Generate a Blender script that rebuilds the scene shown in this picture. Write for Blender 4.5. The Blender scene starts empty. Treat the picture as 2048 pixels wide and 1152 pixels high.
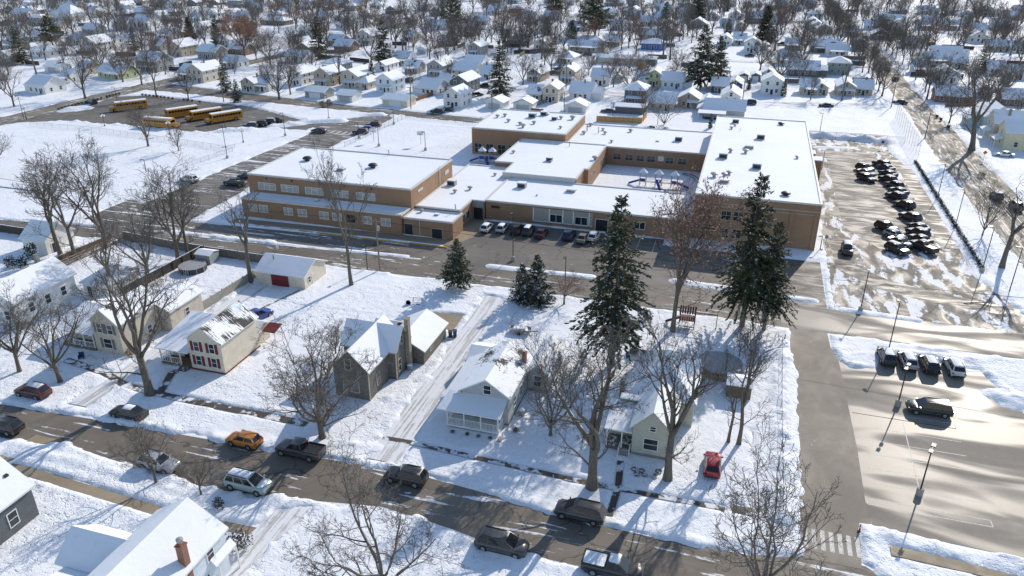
import bpy, math, random
import numpy as np
from mathutils import Vector, Matrix

scene = bpy.context.scene
COL = scene.collection
RAD = math.radians
# ---------------------------------------------------------------- camera
# world axes follow the town's street grid: +x along the near street, +y away from it
FPX, PITCH, CAMH, YAW = 1527.0, 25.14, 54.0, 17.0
cam_data = bpy.data.cameras.new("camera")
cam_data.sensor_width = 36.0
cam_data.lens = 36.0 * FPX / 2048.0
cam_data.clip_start = 0.5
cam_data.clip_end = 6000.0
cam = bpy.data.objects.new("camera", cam_data)
cam.location = (0, 0, CAMH)
cam.rotation_euler = (RAD(90 - PITCH), 0, RAD(YAW))
COL.objects.link(cam)
scene.camera = cam
# ---------------------------------------------------------------- light
SUN_EL, SUN_AZ = 29.0, 72.0          # azimuth counted from +x towards +y
world = bpy.data.worlds.new("World")
scene.world = world
world.use_nodes = True
wn = world.node_tree.nodes
sky = wn.new("ShaderNodeTexSky")
sky.sky_type = 'NISHITA'
sky.sun_disc = False
sky.sun_elevation = RAD(SUN_EL)
sky.sun_rotation = RAD(90 - SUN_AZ)
sky.altitude = 250
sky.air_density = 1.0
sky.dust_density = 0.4
sky.ozone_density = 1.3
world.node_tree.links.new(sky.outputs[0], wn["Background"].inputs[0])
wn["Background"].inputs[1].default_value = 0.15
sl = bpy.data.lights.new("sun", 'SUN')
sl.energy = 3.5
sl.angle = RAD(0.55)
sl.color = (1.0, 0.91, 0.79)
sun = bpy.data.objects.new("sun", sl)
sun.rotation_euler = (RAD(90 - SUN_EL), 0, RAD(SUN_AZ + 90))
sun.location = (60, 200, 200)
COL.objects.link(sun)
scene.view_settings.view_transform = 'Standard'
scene.view_settings.look = 'None'
scene.view_settings.exposure = 0.34
scene.view_settings.gamma = 1.0
scene.cycles.max_bounces = 6
scene.cycles.diffuse_bounces = 4
scene.cycles.glossy_bounces = 2
scene.cycles.transmission_bounces = 2
scene.cycles.transparent_max_bounces = 12
scene.cycles.caustics_reflective = False
scene.cycles.caustics_refractive = False
# ---------------------------------------------------------------- surveying: photo point -> ground point
_ct, _st = math.cos(RAD(PITCH)), math.sin(RAD(PITCH))
_ca, _sa = math.cos(RAD(YAW)), math.sin(RAD(YAW))
def ray(px, py):
    x = (px - 1024) / FPX; y = (576 - py) / FPX
    a, b, c = x, _ct + y * _st, -_st + y * _ct
    return a * _ca - b * _sa, a * _sa + b * _ca, c
def G(px, py, z=0.0):
    d = ray(px, py); t = (z - CAMH) / d[2]
    return d[0] * t, d[1] * t
def pxm(x, y, z=0.0):
    """photo pixels per metre at a place"""
    xx = x * _ca + y * _sa; yy = -x * _sa + y * _ca
    return FPX / (yy * _ct - (z - CAMH) * _st)
def proj(X, Y, Z=0.0):
    x = X * _ca + Y * _sa; y = -X * _sa + Y * _ca; z = Z - CAMH
    w = y * _ct - z * _st
    return 1024 + FPX * x / w, 576 - FPX * (y * _st + z * _ct) / w
def tallness(bx, by, tx, ty):
    b = G(bx, by); d = ray(tx, ty)
    t = (b[0] * d[0] + b[1] * d[1]) / (d[0] ** 2 + d[1] ** 2)
    return CAMH + t * d[2]
# ---------------------------------------------------------------- materials
MATS = {}
def nodes(name):
    m = bpy.data.materials.new(name); m.use_nodes = True
    nt = m.node_tree
    return m, nt, nt.nodes, nt.links, nt.nodes["Principled BSDF"]
def pos(N):
    return N.new("ShaderNodeNewGeometry").outputs["Position"]
def vmul(N, L, v, s):
    n = N.new("ShaderNodeVectorMath"); n.operation = 'MULTIPLY'
    L.new(v, n.inputs[0]); n.inputs[1].default_value = s
    return n.outputs[0]
def noise(N, L, v, scale, detail=4, rough=0.55, dist=0.0):
    n = N.new("ShaderNodeTexNoise"); L.new(v, n.inputs["Vector"])
    n.inputs["Scale"].default_value = scale; n.inputs["Detail"].default_value = detail
    n.inputs["Roughness"].default_value = rough; n.inputs["Distortion"].default_value = dist
    return n.outputs[0]
def remap(N, L, v, a, b, c=0.0, d=1.0, smooth=False):
    n = N.new("ShaderNodeMapRange"); L.new(v, n.inputs[0])
    n.inputs[1].default_value = a; n.inputs[2].default_value = b
    n.inputs[3].default_value = c; n.inputs[4].default_value = d
    if smooth: n.interpolation_type = 'SMOOTHSTEP'
    return n.outputs[0]
def mixc(N, L, f, a, b):
    n = N.new("ShaderNodeMix"); n.data_type = 'RGBA'
    if isinstance(f, float): n.inputs[0].default_value = f
    else: L.new(f, n.inputs[0])
    for i, c in ((6, a), (7, b)):
        if isinstance(c, tuple): n.inputs[i].default_value = (*c[:3], 1)
        else: L.new(c, n.inputs[i])
    return n.outputs[2]
def math2(N, L, op, a, b):
    n = N.new("ShaderNodeMath"); n.operation = op
    for i, v in ((0, a), (1, b)):
        if isinstance(v, (int, float)): n.inputs[i].default_value = v
        else: L.new(v, n.inputs[i])
    return n.outputs[0]
def bump(N, L, P, h, strength, dist):
    n = N.new("ShaderNodeBump"); L.new(h, n.inputs["Height"])
    n.inputs["Strength"].default_value = strength; n.inputs["Distance"].default_value = dist
    L.new(n.outputs[0], P.inputs["Normal"])
SNOW = (0.83, 0.85, 0.88)
def upness(N, L):
    g = N.new("ShaderNodeNewGeometry"); s = N.new("ShaderNodeSeparateXYZ")
    L.new(g.outputs["Normal"], s.inputs[0]); return s.outputs[2]
def snow_mat(name, lump, fine, str_=0.5, dirt=0.0):
    m, nt, N, L, P = nodes(name)
    p = pos(N)
    a = noise(N, L, p, lump, 3); b = noise(N, L, p, fine, 5, 0.65)
    h = math2(N, L, 'ADD', math2(N, L, 'MULTIPLY', a, 1.0), math2(N, L, 'MULTIPLY', b, 0.25))
    if lump > 0.5:
        pr = noise(N, L, p, 2.6, 2, 0.5, 0.6)     # footprints and clods, in trodden stretches
        tr = remap(N, L, noise(N, L, p, 0.07, 3), 0.40, 0.60, 0.22, 1.0)
        h = math2(N, L, 'MULTIPLY', math2(N, L, 'ADD', h, remap(N, L, pr, 0.56, 0.68, 0.0, -0.6)), tr)
    bump(N, L, P, h, str_, 0.35)
    big = noise(N, L, p, 0.09, 4, 0.6)
    c = mixc(N, L, remap(N, L, big, 0.35, 0.7), SNOW, (0.78, 0.8, 0.83))
    if dirt:
        d = remap(N, L, noise(N, L, p, 1.3, 6, 0.7), 0.56, 0.72, 0.0, dirt)
        c = mixc(N, L, d, c, (0.35, 0.31, 0.26))
    L.new(c, P.inputs["Base Color"]); P.inputs["Roughness"].default_value = 0.75
    P.inputs["Specular IOR Level"].default_value = 0.25
    return m
def paint(name, col, rough=0.6, var=0.12, scale=1.5, spec=0.4, lines=0.0, metal=0.0, snow=0.0):
    """plain painted, weathered surface; lines = board spacing of siding in metres"""
    if name in MATS: return MATS[name]
    m, nt, N, L, P = nodes(name)
    p = pos(N)
    n = noise(N, L, p, scale, 5, 0.6)
    d = tuple(max(0, c * (1 - var * 1.6)) for c in col); u = tuple(min(1, c * (1 + var)) for c in col)
    c = mixc(N, L, remap(N, L, n, 0.3, 0.7), d, u)
    if lines:
        s = N.new("ShaderNodeSeparateXYZ"); L.new(p, s.inputs[0])
        f = math2(N, L, 'FRACT', math2(N, L, 'MULTIPLY', s.outputs[2], 1.0 / lines), 0)
        bump(N, L, P, f, 0.5, 0.03)
        c = mixc(N, L, remap(N, L, f, 0.0, 0.14, 0.3, 0.0), c, tuple(x * 0.4 for x in col))
    if snow:
        sm = math2(N, L, 'MULTIPLY', remap(N, L, upness(N, L), 0.35, 0.6), remap(N, L, noise(N, L, p, 2.2, 4, 0.6), 0.62 - snow, 0.66 - snow))
        c = mixc(N, L, sm, c, SNOW)
    L.new(c, P.inputs["Base Color"])
    P.inputs["Roughness"].default_value = rough; P.inputs["Specular IOR Level"].default_value = spec
    P.inputs["Metallic"].default_value = metal
    MATS[name] = m
    return m
def pave_mat(name, col, snow_f, streak, rough=(0.25, 0.6), wet=1.0, soft=False, crack=True):
    """asphalt or concrete, salt-dried and wet in patches, with thin snow left in streaks along `streak`"""
    m, nt, N, L, P = nodes(name)
    p = pos(N)
    big = noise(N, L, p, 0.11, 5, 0.6, 0.6); med = noise(N, L, p, 0.9, 5, 0.65); fine = noise(N, L, p, 9.0, 4, 0.7)
    c = mixc(N, L, remap(N, L, big, 0.35, 0.65), tuple(x * (0.86 if soft else 0.72) for x in col), tuple(x * 1.12 for x in col))
    c = mixc(N, L, remap(N, L, med, 0.35, 0.75, 0.0, 0.45), c, tuple(x * 0.7 for x in col))
    c = mixc(N, L, remap(N, L, fine, 0.4, 0.8, 0.0, 0.35), c, tuple(min(1, x * 1.5) for x in col))
    if crack:
        v = N.new("ShaderNodeTexVoronoi"); v.feature = 'DISTANCE_TO_EDGE'
        dn = N.new("ShaderNodeVectorMath"); dn.operation = 'ADD'; L.new(p, dn.inputs[0])
        nn = N.new("ShaderNodeTexNoise"); nn.inputs["Scale"].default_value = 0.5; L.new(p, nn.inputs["Vector"])
        L.new(vmul(N, L, nn.outputs[1], (3, 3, 0)), dn.inputs[1])
        L.new(dn.outputs[0], v.inputs["Vector"]); v.inputs["Scale"].default_value = 0.16
        k = remap(N, L, v.outputs["Distance"], 0.006, 0.016, 0.55, 0.0)
        c = mixc(N, L, k, c, (0.03, 0.028, 0.026))
    st = noise(N, L, vmul(N, L, p, streak), 1.0, 5, 0.62, 0.4)
    sm = remap(N, L, math2(N, L, 'ADD', st, math2(N, L, 'MULTIPLY', math2(N, L, 'SUBTRACT', med, 0.5), 0.28)), 0.74 - snow_f, 0.79 - snow_f)
    c = mixc(N, L, sm, c, (0.74, 0.75, 0.77))
    L.new(c, P.inputs["Base Color"])
    r = remap(N, L, noise(N, L, vmul(N, L, p, tuple(0.5*s + 0.12 for s in streak)), 1.0, 4, 0.55, 0.8), 0.32, 0.62, rough[0], rough[1], True)
    r = math2(N, L, 'MAXIMUM', r, math2(N, L, 'MULTIPLY', sm, 0.7))
    if soft:
        r = remap(N, L, noise(N, L, vmul(N, L, p, (0.055, 0.17, 0.1)), 1.0, 2, 0.45, 1.2), 0.40, 0.66, rough[0], rough[1], True)
    L.new(r, P.inputs["Roughness"])
    P.inputs["Specular IOR Level"].default_value = 0.22 * wet
    bump(N, L, P, math2(N, L, 'ADD', math2(N, L, 'MULTIPLY', fine, 0.06), sm), 0.25, 0.02)
    return m
def bark_mat(name, col, snow=0.15):
    m, nt, N, L, P = nodes(name)
    p = pos(N)
    n = noise(N, L, vmul(N, L, p, (6, 6, 1.2)), 1.0, 5, 0.7)
    c = mixc(N, L, remap(N, L, n, 0.3, 0.7), tuple(x * 0.55 for x in col), tuple(x * 1.35 for x in col))
    k = math2(N, L, 'MULTIPLY', remap(N, L, upness(N, L), 0.45, 0.7), remap(N, L, noise(N, L, p, 0.9, 3), 0.66 - snow, 0.72 - snow))
    c = mixc(N, L, k, c, SNOW)
    L.new(c, P.inputs["Base Color"]); P.inputs["Roughness"].default_value = 0.85
    P.inputs["Specular IOR Level"].default_value = 0.2
    return m
def leaf_mat(name, a, b, snow=0.0, scale=0.8):
    m, nt, N, L, P = nodes(name)
    p = pos(N)
    c = mixc(N, L, remap(N, L, noise(N, L, p, scale, 4, 0.6), 0.35, 0.65), a, b)
    if snow:
        k = math2(N, L, 'MULTIPLY', remap(N, L, math2(N, L, 'ABSOLUTE', upness(N, L), 0), 0.6, 0.75), remap(N, L, noise(N, L, p, 1.1, 4, 0.6), 0.7 - snow, 0.74 - snow))
        c = mixc(N, L, k, c, SNOW)
    L.new(c, P.inputs["Base Color"]); P.inputs["Roughness"].default_value = 0.7
    P.inputs["Specular IOR Level"].default_value = 0.2
    return m
def brick_mat(name, a, b, mortar):
    m, nt, N, L, P = nodes(name)
    p = pos(N); s = N.new("ShaderNodeSeparateXYZ"); L.new(p, s.inputs[0])
    cb = N.new("ShaderNodeCombineXYZ")
    L.new(math2(N, L, 'ADD', s.outputs[0], s.outputs[1]), cb.inputs[0]); L.new(s.outputs[2], cb.inputs[1])
    t = N.new("ShaderNodeTexBrick"); L.new(cb.outputs[0], t.inputs["Vector"])
    t.inputs["Color1"].default_value = (*a, 1); t.inputs["Color2"].default_value = (*b, 1); t.inputs["Mortar"].default_value = (*mortar, 1)
    t.inputs["Scale"].default_value = 1.0; t.inputs["Brick Width"].default_value = 0.24; t.inputs["Row Height"].default_value = 0.085
    t.inputs["Mortar Size"].default_value = 0.010
    w = noise(N, L, p, 0.35, 5, 0.65)
    c = mixc(N, L, remap(N, L, w, 0.3, 0.72, 0.0, 0.4), t.outputs[0], tuple(x * 0.55 for x in a))
    L.new(c, P.inputs["Base Color"]); P.inputs["Roughness"].default_value = 0.85
    return m
def glass_mat(name, col, rough=0.12):
    m, nt, N, L, P = nodes(name)
    p = pos(N)
    c = mixc(N, L, remap(N, L, noise(N, L, p, 0.7, 3), 0.35, 0.7), tuple(x * 0.5 for x in col), tuple(x * 1.4 for x in col))
    L.new(c, P.inputs["Base Color"]); P.inputs["Roughness"].default_value = rough
    P.inputs["Specular IOR Level"].default_value = 0.6
    return m
def carpaint(name, col, snow=0.0, rough=0.28):
    k = name
    if k in MATS: return MATS[k]
    m, nt, N, L, P = nodes(name)
    p = pos(N)
    s = N.new("ShaderNodeSeparateXYZ"); L.new(p, s.inputs[0])
    grime = math2(N, L, 'MULTIPLY', remap(N, L, s.outputs[2], 0.3, 0.9, 0.55, 0.08), remap(N, L, noise(N, L, p, 3.0, 5, 0.65), 0.3, 0.7))
    c = mixc(N, L, grime, col, (0.30, 0.28, 0.26))
    L.new(c, P.inputs["Base Color"])
    P.inputs["Roughness"].default_value = rough; P.inputs["Metallic"].default_value = 0.15
    P.inputs["Coat Weight"].default_value = 0.25; P.inputs["Coat Roughness"].default_value = 0.25
    MATS[k] = m
    return m
def roof_mat(name, bare, shingle=(0.035, 0.032, 0.03), streak=(0.5, 5.0, 5.0)):
    """snowed-in roof where part of the snow has slid off and shingles show in rows"""
    m, nt, N, L, P = nodes(name)
    p = pos(N)
    st = noise(N, L, vmul(N, L, p, streak), 1.0, 3, 0.5)
    bl = noise(N, L, p, 0.28, 4, 0.55, 0.3)
    v = math2(N, L, 'ADD', math2(N, L, 'MULTIPLY', bl, 1.0), math2(N, L, 'MULTIPLY', math2(N, L, 'SUBTRACT', st, 0.5), 0.55))
    k = remap(N, L, v, bare, bare + 0.02)
    sh = mixc(N, L, noise(N, L, p, 3.0, 4), tuple(x * 0.6 for x in shingle), tuple(x * 1.5 for x in shingle))
    c = mixc(N, L, k, sh, SNOW)
    L.new(c, P.inputs["Base Color"]); P.inputs["Roughness"].default_value = 0.8
    bump(N, L, P, math2(N, L, 'ADD', k, noise(N, L, p, 1.1, 4)), 0.45, 0.12)
    return m

M_GROUND = snow_mat("snow_ground", 1.0, 4.0, 0.55)
M_BANK = snow_mat("snow_ploughed", 1.6, 5.0, 0.9, dirt=0.25)
M_ROOF = snow_mat("snow_roof", 0.35, 2.4, 0.22, dirt=0.10)
M_CAP = snow_mat("snow_cap", 1.5, 6.0, 0.3)
M_BARK = bark_mat("bark", (0.16, 0.135, 0.108), 0.08)
M_BARKSNOW = bark_mat("bark_snowy", (0.165, 0.14, 0.112), 0.17)
M_TWIG = bark_mat("twigs", (0.155, 0.135, 0.118), 0.0)
M_TWIGR = bark_mat("twigs_reddish", (0.23, 0.145, 0.115), 0.0)
M_BRICK = brick_mat("tan_brick", (0.325, 0.175, 0.092), (0.385, 0.212, 0.116), (0.34, 0.26, 0.18))
M_BRICKR = brick_mat("red_brick", (0.26, 0.085, 0.045), (0.32, 0.12, 0.06), (0.35, 0.3, 0.26))
M_GLASS = glass_mat("window_glass", (0.035, 0.04, 0.045))
M_CARGLASS = glass_mat("car_glass", (0.012, 0.013, 0.015), 0.08)
M_BLIND = paint("window_blind", (0.43, 0.42, 0.385), 0.5)
M_WHITE = paint("white_trim", (0.74, 0.74, 0.72), 0.5, 0.05)
M_PARAPET = paint("parapet_metal", (0.62, 0.60, 0.56), 0.5, 0.06)
M_DARK = paint("dark_metal", (0.03, 0.03, 0.032), 0.45, 0.2)
M_GREYM = paint("grey_metal", (0.32, 0.32, 0.32), 0.45, 0.15)
M_CONC = paint("concrete", (0.40, 0.37, 0.33), 0.85, 0.15)
M_TYRE = paint("tyre_rubber", (0.018, 0.018, 0.018), 0.8, 0.2)
M_RIM = paint("wheel_rim", (0.40, 0.40, 0.41), 0.35, 0.1, metal=0.6)
M_LAMPL = paint("headlight_lens", (0.55, 0.56, 0.56), 0.15, 0.05, spec=0.7)
M_LAMPR = paint("taillight_lens", (0.35, 0.015, 0.012), 0.2, 0.05, spec=0.6)
M_WOODG = paint("weathered_wood", (0.17, 0.145, 0.12), 0.85, 0.25, 3.0, snow=0.08)
M_WOODB = paint("brown_boards", (0.21, 0.125, 0.072), 0.8, 0.22, 3.0)
M_WOODY = paint("yellow_pine_boards", (0.48, 0.26, 0.075), 0.7, 0.15, 3.0)
M_POLE = paint("pole_wood", (0.24, 0.195, 0.15), 0.85, 0.25, 3.0)
M_ROADPAINT = paint("road_paint_white", (0.52, 0.51, 0.48), 0.6, 0.25, 4.0)
M_YELLOWPAINT = paint("kerb_paint_yellow", (0.55, 0.36, 0.035), 0.6, 0.2, 4.0)

# ---------------------------------------------------------------- mesh tools
class MB:
    def __init__(s): s.v = []; s.f = []; s.m = []
    def add(s, vs, fs, mi=0):
        o = len(s.v); s.v.extend(vs)
        for f in fs: s.f.append([i + o for i in f]); s.m.append(mi)
        return s
    def box(s, x0, x1, y0, y1, z0, z1, mi=0):
        v = [(x0,y0,z0),(x1,y0,z0),(x1,y1,z0),(x0,y1,z0),(x0,y0,z1),(x1,y0,z1),(x1,y1,z1),(x0,y1,z1)]
        return s.add(v, [(3,2,1,0),(4,5,6,7),(0,1,5,4),(1,2,6,5),(2,3,7,6),(3,0,4,7)], mi)
    def taper(s, x0, x1, y0, y1, z0, z1, k, mi=0):
        cx, cy = (x0+x1)/2, (y0+y1)/2; a, b = (x1-x0)/2*k, (y1-y0)/2*k
        v = [(x0,y0,z0),(x1,y0,z0),(x1,y1,z0),(x0,y1,z0),(cx-a,cy-b,z1),(cx+a,cy-b,z1),(cx+a,cy+b,z1),(cx-a,cy+b,z1)]
        return s.add(v, [(3,2,1,0),(4,5,6,7),(0,1,5,4),(1,2,6,5),(2,3,7,6),(3,0,4,7)], mi)
    def prism(s, poly, axis, a0, a1, mi=0):
        """extrude a 2D polygon: axis 'y' -> poly in (x,z); 'x' -> poly in (y,z); 'z' -> poly in (x,y)"""
        def P(u, w, a): return {'y': (u, a, w), 'x': (a, u, w), 'z': (u, w, a)}[axis]
        n = len(poly)
        v = [P(u, w, a0) for u, w in poly] + [P(u, w, a1) for u, w in poly]
        f = [tuple(range(n)), tuple(range(2*n-1, n-1, -1))] + [(i, i+n, (i+1) % n + n, (i+1) % n) for i in range(n)]
        return s.add(v, f, mi)
    def tube(s, pts, radii, n=6, mi=0, cap=True):
        pts = [Vector(p) for p in pts]; rings = []
        for i, p in enumerate(pts):
            d = (pts[min(i+1, len(pts)-1)] - pts[max(i-1, 0)])
            d = d.normalized() if d.length > 1e-9 else Vector((0,0,1))
            u = d.cross(Vector((0,0,1)) if abs(d.z) < 0.95 else Vector((1,0,0))).normalized(); w = d.cross(u)
            r = radii[i] if hasattr(radii, '__len__') else radii
            rings.append([tuple(p + u*r*math.cos(2*math.pi*k/n) + w*r*math.sin(2*math.pi*k/n)) for k in range(n)])
        v = [q for R in rings for q in R]; f = []
        for i in range(len(rings)-1):
            for k in range(n):
                f.append((i*n+k, i*n+(k+1) % n, (i+1)*n+(k+1) % n, (i+1)*n+k))
        if cap: f += [tuple(range(n-1, -1, -1)), tuple(range((len(rings)-1)*n, len(rings)*n))]
        return s.add(v, f, mi)
    def lathe(s, prof, n=12, mi=0, axis='z', c=(0,0,0)):
        v = []
        for r, h in prof:
            for k in range(n):
                a = 2*math.pi*k/n; p = (r*math.cos(a), r*math.sin(a))
                v.append({'z': (c[0]+p[0], c[1]+p[1], c[2]+h), 'y': (c[0]+p[0], c[1]+h, c[2]+p[1]), 'x': (c[0]+h, c[1]+p[0], c[2]+p[1])}[axis])
        f = []
        for i in range(len(prof)-1):
            for k in range(n): f.append((i*n+k, i*n+(k+1) % n, (i+1)*n+(k+1) % n, (i+1)*n+k))
        f += [tuple(range(n-1, -1, -1)), tuple(range((len(prof)-1)*n, len(prof)*n))]
        return s.add(v, f, mi)
    def quad(s, a, b, c, d, mi=0): return s.add([a, b, c, d], [(0,1,2,3)], mi)
    def mesh(s, name, mats, smooth=False, fix=True):
        me = bpy.data.meshes.new(name); me.from_pydata(s.v, [], s.f)
        for m in (mats if isinstance(mats, (list, tuple)) else [mats]): me.materials.append(m)
        me.polygons.foreach_set("material_index", s.m)
        if fix:
            import bmesh
            b = bmesh.new(); b.from_mesh(me); bmesh.ops.recalc_face_normals(b, faces=b.faces); b.to_mesh(me); b.free()
        if smooth:
            me.polygons.foreach_set("use_smooth", [True]*len(me.polygons))
            if smooth != 2: me.set_sharp_from_angle(angle=RAD(38))
        me.update()
        return me
def put(name, me, parent=None, loc=(0,0,0), rz=0.0, scale=None):
    o = bpy.data.objects.new(name, me); COL.objects.link(o)
    o.location = loc; o.rotation_euler = (0, 0, rz)
    if scale is not None: o.scale = (scale,)*3 if not hasattr(scale, '__len__') else scale
    if parent is not None: o.parent = parent
    return o
def tag(o, label=None, cat=None, group=None, kind=None):
    if label: o["label"] = label
    if cat: o["category"] = cat
    if group: o["group"] = group
    if kind: o["kind"] = kind
    return o
def thing(name, label, cat, loc=(0,0,0), rz=0.0, group=None):
    o = bpy.data.objects.new(name, None); COL.objects.link(o)
    o.empty_display_size = 0.5
    o.location = loc; o.rotation_euler = (0, 0, rz)
    return tag(o, label, cat, group)
def structure(name, me, loc=(0,0,0)): return tag(put(name, me, None, loc), kind="structure")
CACHE = {}
def cached(key, fn):
    if key not in CACHE: CACHE[key] = fn()
    return CACHE[key]
# ================================================================ ground, roads, snow cover
rng = np.random.default_rng(7)
def vnoise(x, y, scale, seed):
    """smooth value noise on arrays"""
    r = np.random.default_rng(seed); T = r.random((256, 256))
    u = x / scale; v = y / scale
    iu = np.floor(u).astype(int); iv = np.floor(v).astype(int); fu = u - iu; fv = v - iv
    fu = fu*fu*(3-2*fu); fv = fv*fv*(3-2*fv)
    g = lambda a, b: T[a % 256, b % 256]
    return (g(iu, iv)*(1-fu)*(1-fv) + g(iu+1, iv)*fu*(1-fv) + g(iu, iv+1)*(1-fu)*fv + g(iu+1, iv+1)*fu*fv)
def fbm(x, y, scale, seed, octv=3):
    s = 0; a = 0.5
    for k in range(octv):
        s = s + a*(vnoise(x, y, scale/2**k, seed+k) - 0.5)*2; a *= 0.5
    return s
def px(*pts): return [G(a, b) for a, b in pts]
ASPH = (0.185, 0.16, 0.13)
M_ROAD = pave_mat("road_asphalt", ASPH, 0.135, (0.10, 1.1, 1), (0.48, 0.75))
M_ROADY = pave_mat("road_asphalt_north", (0.23, 0.205, 0.165), 0.16, (1.1, 0.10, 1), (0.58, 0.85), 0.8)
M_LOT = pave_mat("lot_asphalt", (0.175, 0.155, 0.13), 0.07, (0.16, 0.9, 1), (0.45, 0.75))
M_LOTWET = pave_mat("lot_asphalt_wet", (0.27, 0.24, 0.2), 0.0, (0.16, 0.6, 1), (0.43, 0.85), 0.7, soft=True, crack=False)
M_LOTDRY = pave_mat("lot_asphalt_dry", (0.34, 0.295, 0.24), 0.05, (0.6, 0.12, 1), (0.7, 0.9), 0.6, crack=False)
M_DRIVE = pave_mat("drive_packed_snow", (0.56, 0.55, 0.53), 0.30, (2.2, 0.07, 1), (0.6, 0.9), 0.5, crack=False)
M_LOTSNOW = pave_mat("lot_asphalt_slushy", (0.22, 0.195, 0.16), 0.225, (0.5, 0.16, 1), (0.46, 0.8), 0.75)
M_LANE = pave_mat("lane_asphalt_icy", (0.175, 0.155, 0.13), 0.17, (0.07, 0.9, 1), (0.48, 0.75))
M_WALK = pave_mat("walk_concrete", (0.33, 0.27, 0.19), 0.03, (0.5, 0.5, 1), (0.5, 0.8), 0.7, crack=False)
M_WALKWET = pave_mat("walk_concrete_wet", (0.10, 0.085, 0.07), 0.235, (0.5, 0.5, 1), (0.4, 0.7), 0.8, crack=False)
M_SNOWROAD = pave_mat("road_packed_snow", (0.24, 0.22, 0.19), 0.33, (0.06, 0.7, 1), (0.5, 0.8), 0.6, crack=False)
M_SNOWROADY = pave_mat("road_packed_snow_north", (0.24, 0.22, 0.19), 0.33, (0.7, 0.06, 1), (0.5, 0.8), 0.6, crack=False)

PAVE = []      # (polygon, jitter, bank)
PZ = {}
def pave(name, mat, poly, jit=0.45, bank=0.25, lift=None):
    z = 0.012 + 0.0026 * len(PAVE)
    mb = MB(); mb.add([(x, y, 0) for x, y in poly], [tuple(range(len(poly)))])
    me = mb.mesh(name, mat)
    if me.polygons[0].normal.z < 0: me.flip_normals()
    structure(name, me, (0, 0, z))
    PAVE.append((np.array(poly), jit, bank)); PZ[name] = z
def rect(x0, x1, y0, y1): return [(x0, y0), (x1, y0), (x1, y1), (x0, y1)]

pave("street", M_ROAD, [(-150,57.3),(-85,58.4),(-66,59.4),(-46,60.1),(-31.6,61.2),(-20,60.2),(-13.7,59.2),(-3.8,59.0),(5.6,59.3),(10.5,61),(16,61),(18,59.5),(90,59.5),
      (90,53),(-17,53.2),(-23,54.3),(-31,55.2),(-38.6,53.9),(-49,52.4),(-61,53.2),(-72,54.2),(-76,53),(-150,52.5)], 0.6, 0.2)
pave("cross_street", M_ROAD, [(-320,99),(-138,105.3),(-111,109),(-30,109.8),(19,108.6),(62,108.4),(62,117.6),(38,117.2),(19,117.2),(-29,117.6),(-57,116.6),(-98,114.6),(-116,114.4),(-144,110.8),(-320,106)], 0.6, 0.12)
pave("boulevard", M_ROADY, [(49.8,20),(61,20),(60.5,225),(59,280),(58,760),(50,760),(50.2,280),(49,212),(50.2,150)], 0.7, 0.25)
pave("driveway", M_WALK, [(-79,46),(-76.2,50),(-75.4,54.6),(-72.4,54.6),(-74,50),(-76.6,46)], 0.2, 0.15)
pave("pavement", M_WALK, [(-77,49.4),(-71.5,49.7),(-50.8,48.4),(-38.8,48.9),(-38.6,47.7),(-50.8,47.2),(-71.5,48.4),(-77,48.2)], 0.08, 0.12)
pave("parking_aisle", M_LOTDRY, [(10.3,60.5),(15.6,60.5),(16.1,66.9),(17.3,66.9),(17.0,80),(16.6,100.6),(15.7,104),(15.5,109),(10.2,109),(10.3,85)], 0.35, 0.35)
pave("parking_lot", M_LOTWET, [(16.9,66.9),(31,66.4),(75,65),(75,91)] + px((2048,815),(1990,775),(1960,742),(1930,712),(1765,697),(1752,738),(1700,738)) + [(16.5,101),(17.0,80)], 0.3, 0.35)
pave("cross_street_east", M_LOTWET, [(9,108.8),(62,108.4),(62,117.6),(38,117.2),(9,117.2)], 0.4, 0.12)
pave("school_apron", M_LOT, [(-53,116.8),(16,116.8),(16,136.5),(-12,136.5),(-12,139.6),(-47.8,139.6),(-51,127)], 0.35, 0.06)
pave("school_lane", M_LANE, [(-128,116.2),(-53,117.2),(-51,123.4),(-60,123.4),(-100,121.6),(-107,121.2),(-128,130)], 0.5, 0.1)
pave("school_walk", M_WALK, [(-98,123.6),(-50.2,124.6),(-46.5,132),(-48.8,140),(-51.5,140),(-52,127.4),(-98,125.9)], 0.15, 0.03)
pave("school_drive", M_LANE, [(-125,115),(-118,113),(-106,115.5),(-107.6,144.7),(-108.9,159),(-106.4,220),(-111.4,226),(-124.5,209),(-121,193),(-122.6,160),(-122.6,132)], 0.5, 0.25)
pave("bus_lot", M_LOT, [(-226,168),(-219,176),(-203,187),(-183,187),(-167,187.5),(-152.9,185.8),(-136.7,197),(-124,197),(-122,207),(-133.4,209.5),(-160,222),(-190,226),(-206.5,227.8),(-216.5,222),(-212,200),(-222,190),(-230,181)], 0.6, 0.45)
pave("school_parking", M_LOTSNOW, [(17.2,117),(48,117),(44,128),(41,140),(41.3,152),(41,205),(38,222),(40,240),(17.2,240)], 0.7, 0.2)
pave("school_ring_drive", M_LOT, [(21,137.5),(27,131.5),(36,128),(44,126),(44,122.6),(33,124),(24,127.5),(18.5,135),(18.2,150),(21,150)], 0.4, 0.05)
pave("school_bays", M_LOT, [(21.5,218),(21.5,157),(27,146.5),(34,146.5),(37.5,160),(36,205),(33,219)], 0.9, 0.05)
pave("ring_drive_far", M_LOT, [(38,150),(41.2,150),(41.3,205),(36,222),(31,226),(30,223.4),(35,219.5),(38,204)], 0.4, 0.05)
pave("back_street", M_ROAD, [(-226,243),(-215,236.4),(-170,230.6),(-124,225.5),(-80,221),(-58,219),(-56,226),(-82,228),(-128,233),(-178,242),(-222,250.5)], 0.6, 0.2)
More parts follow.
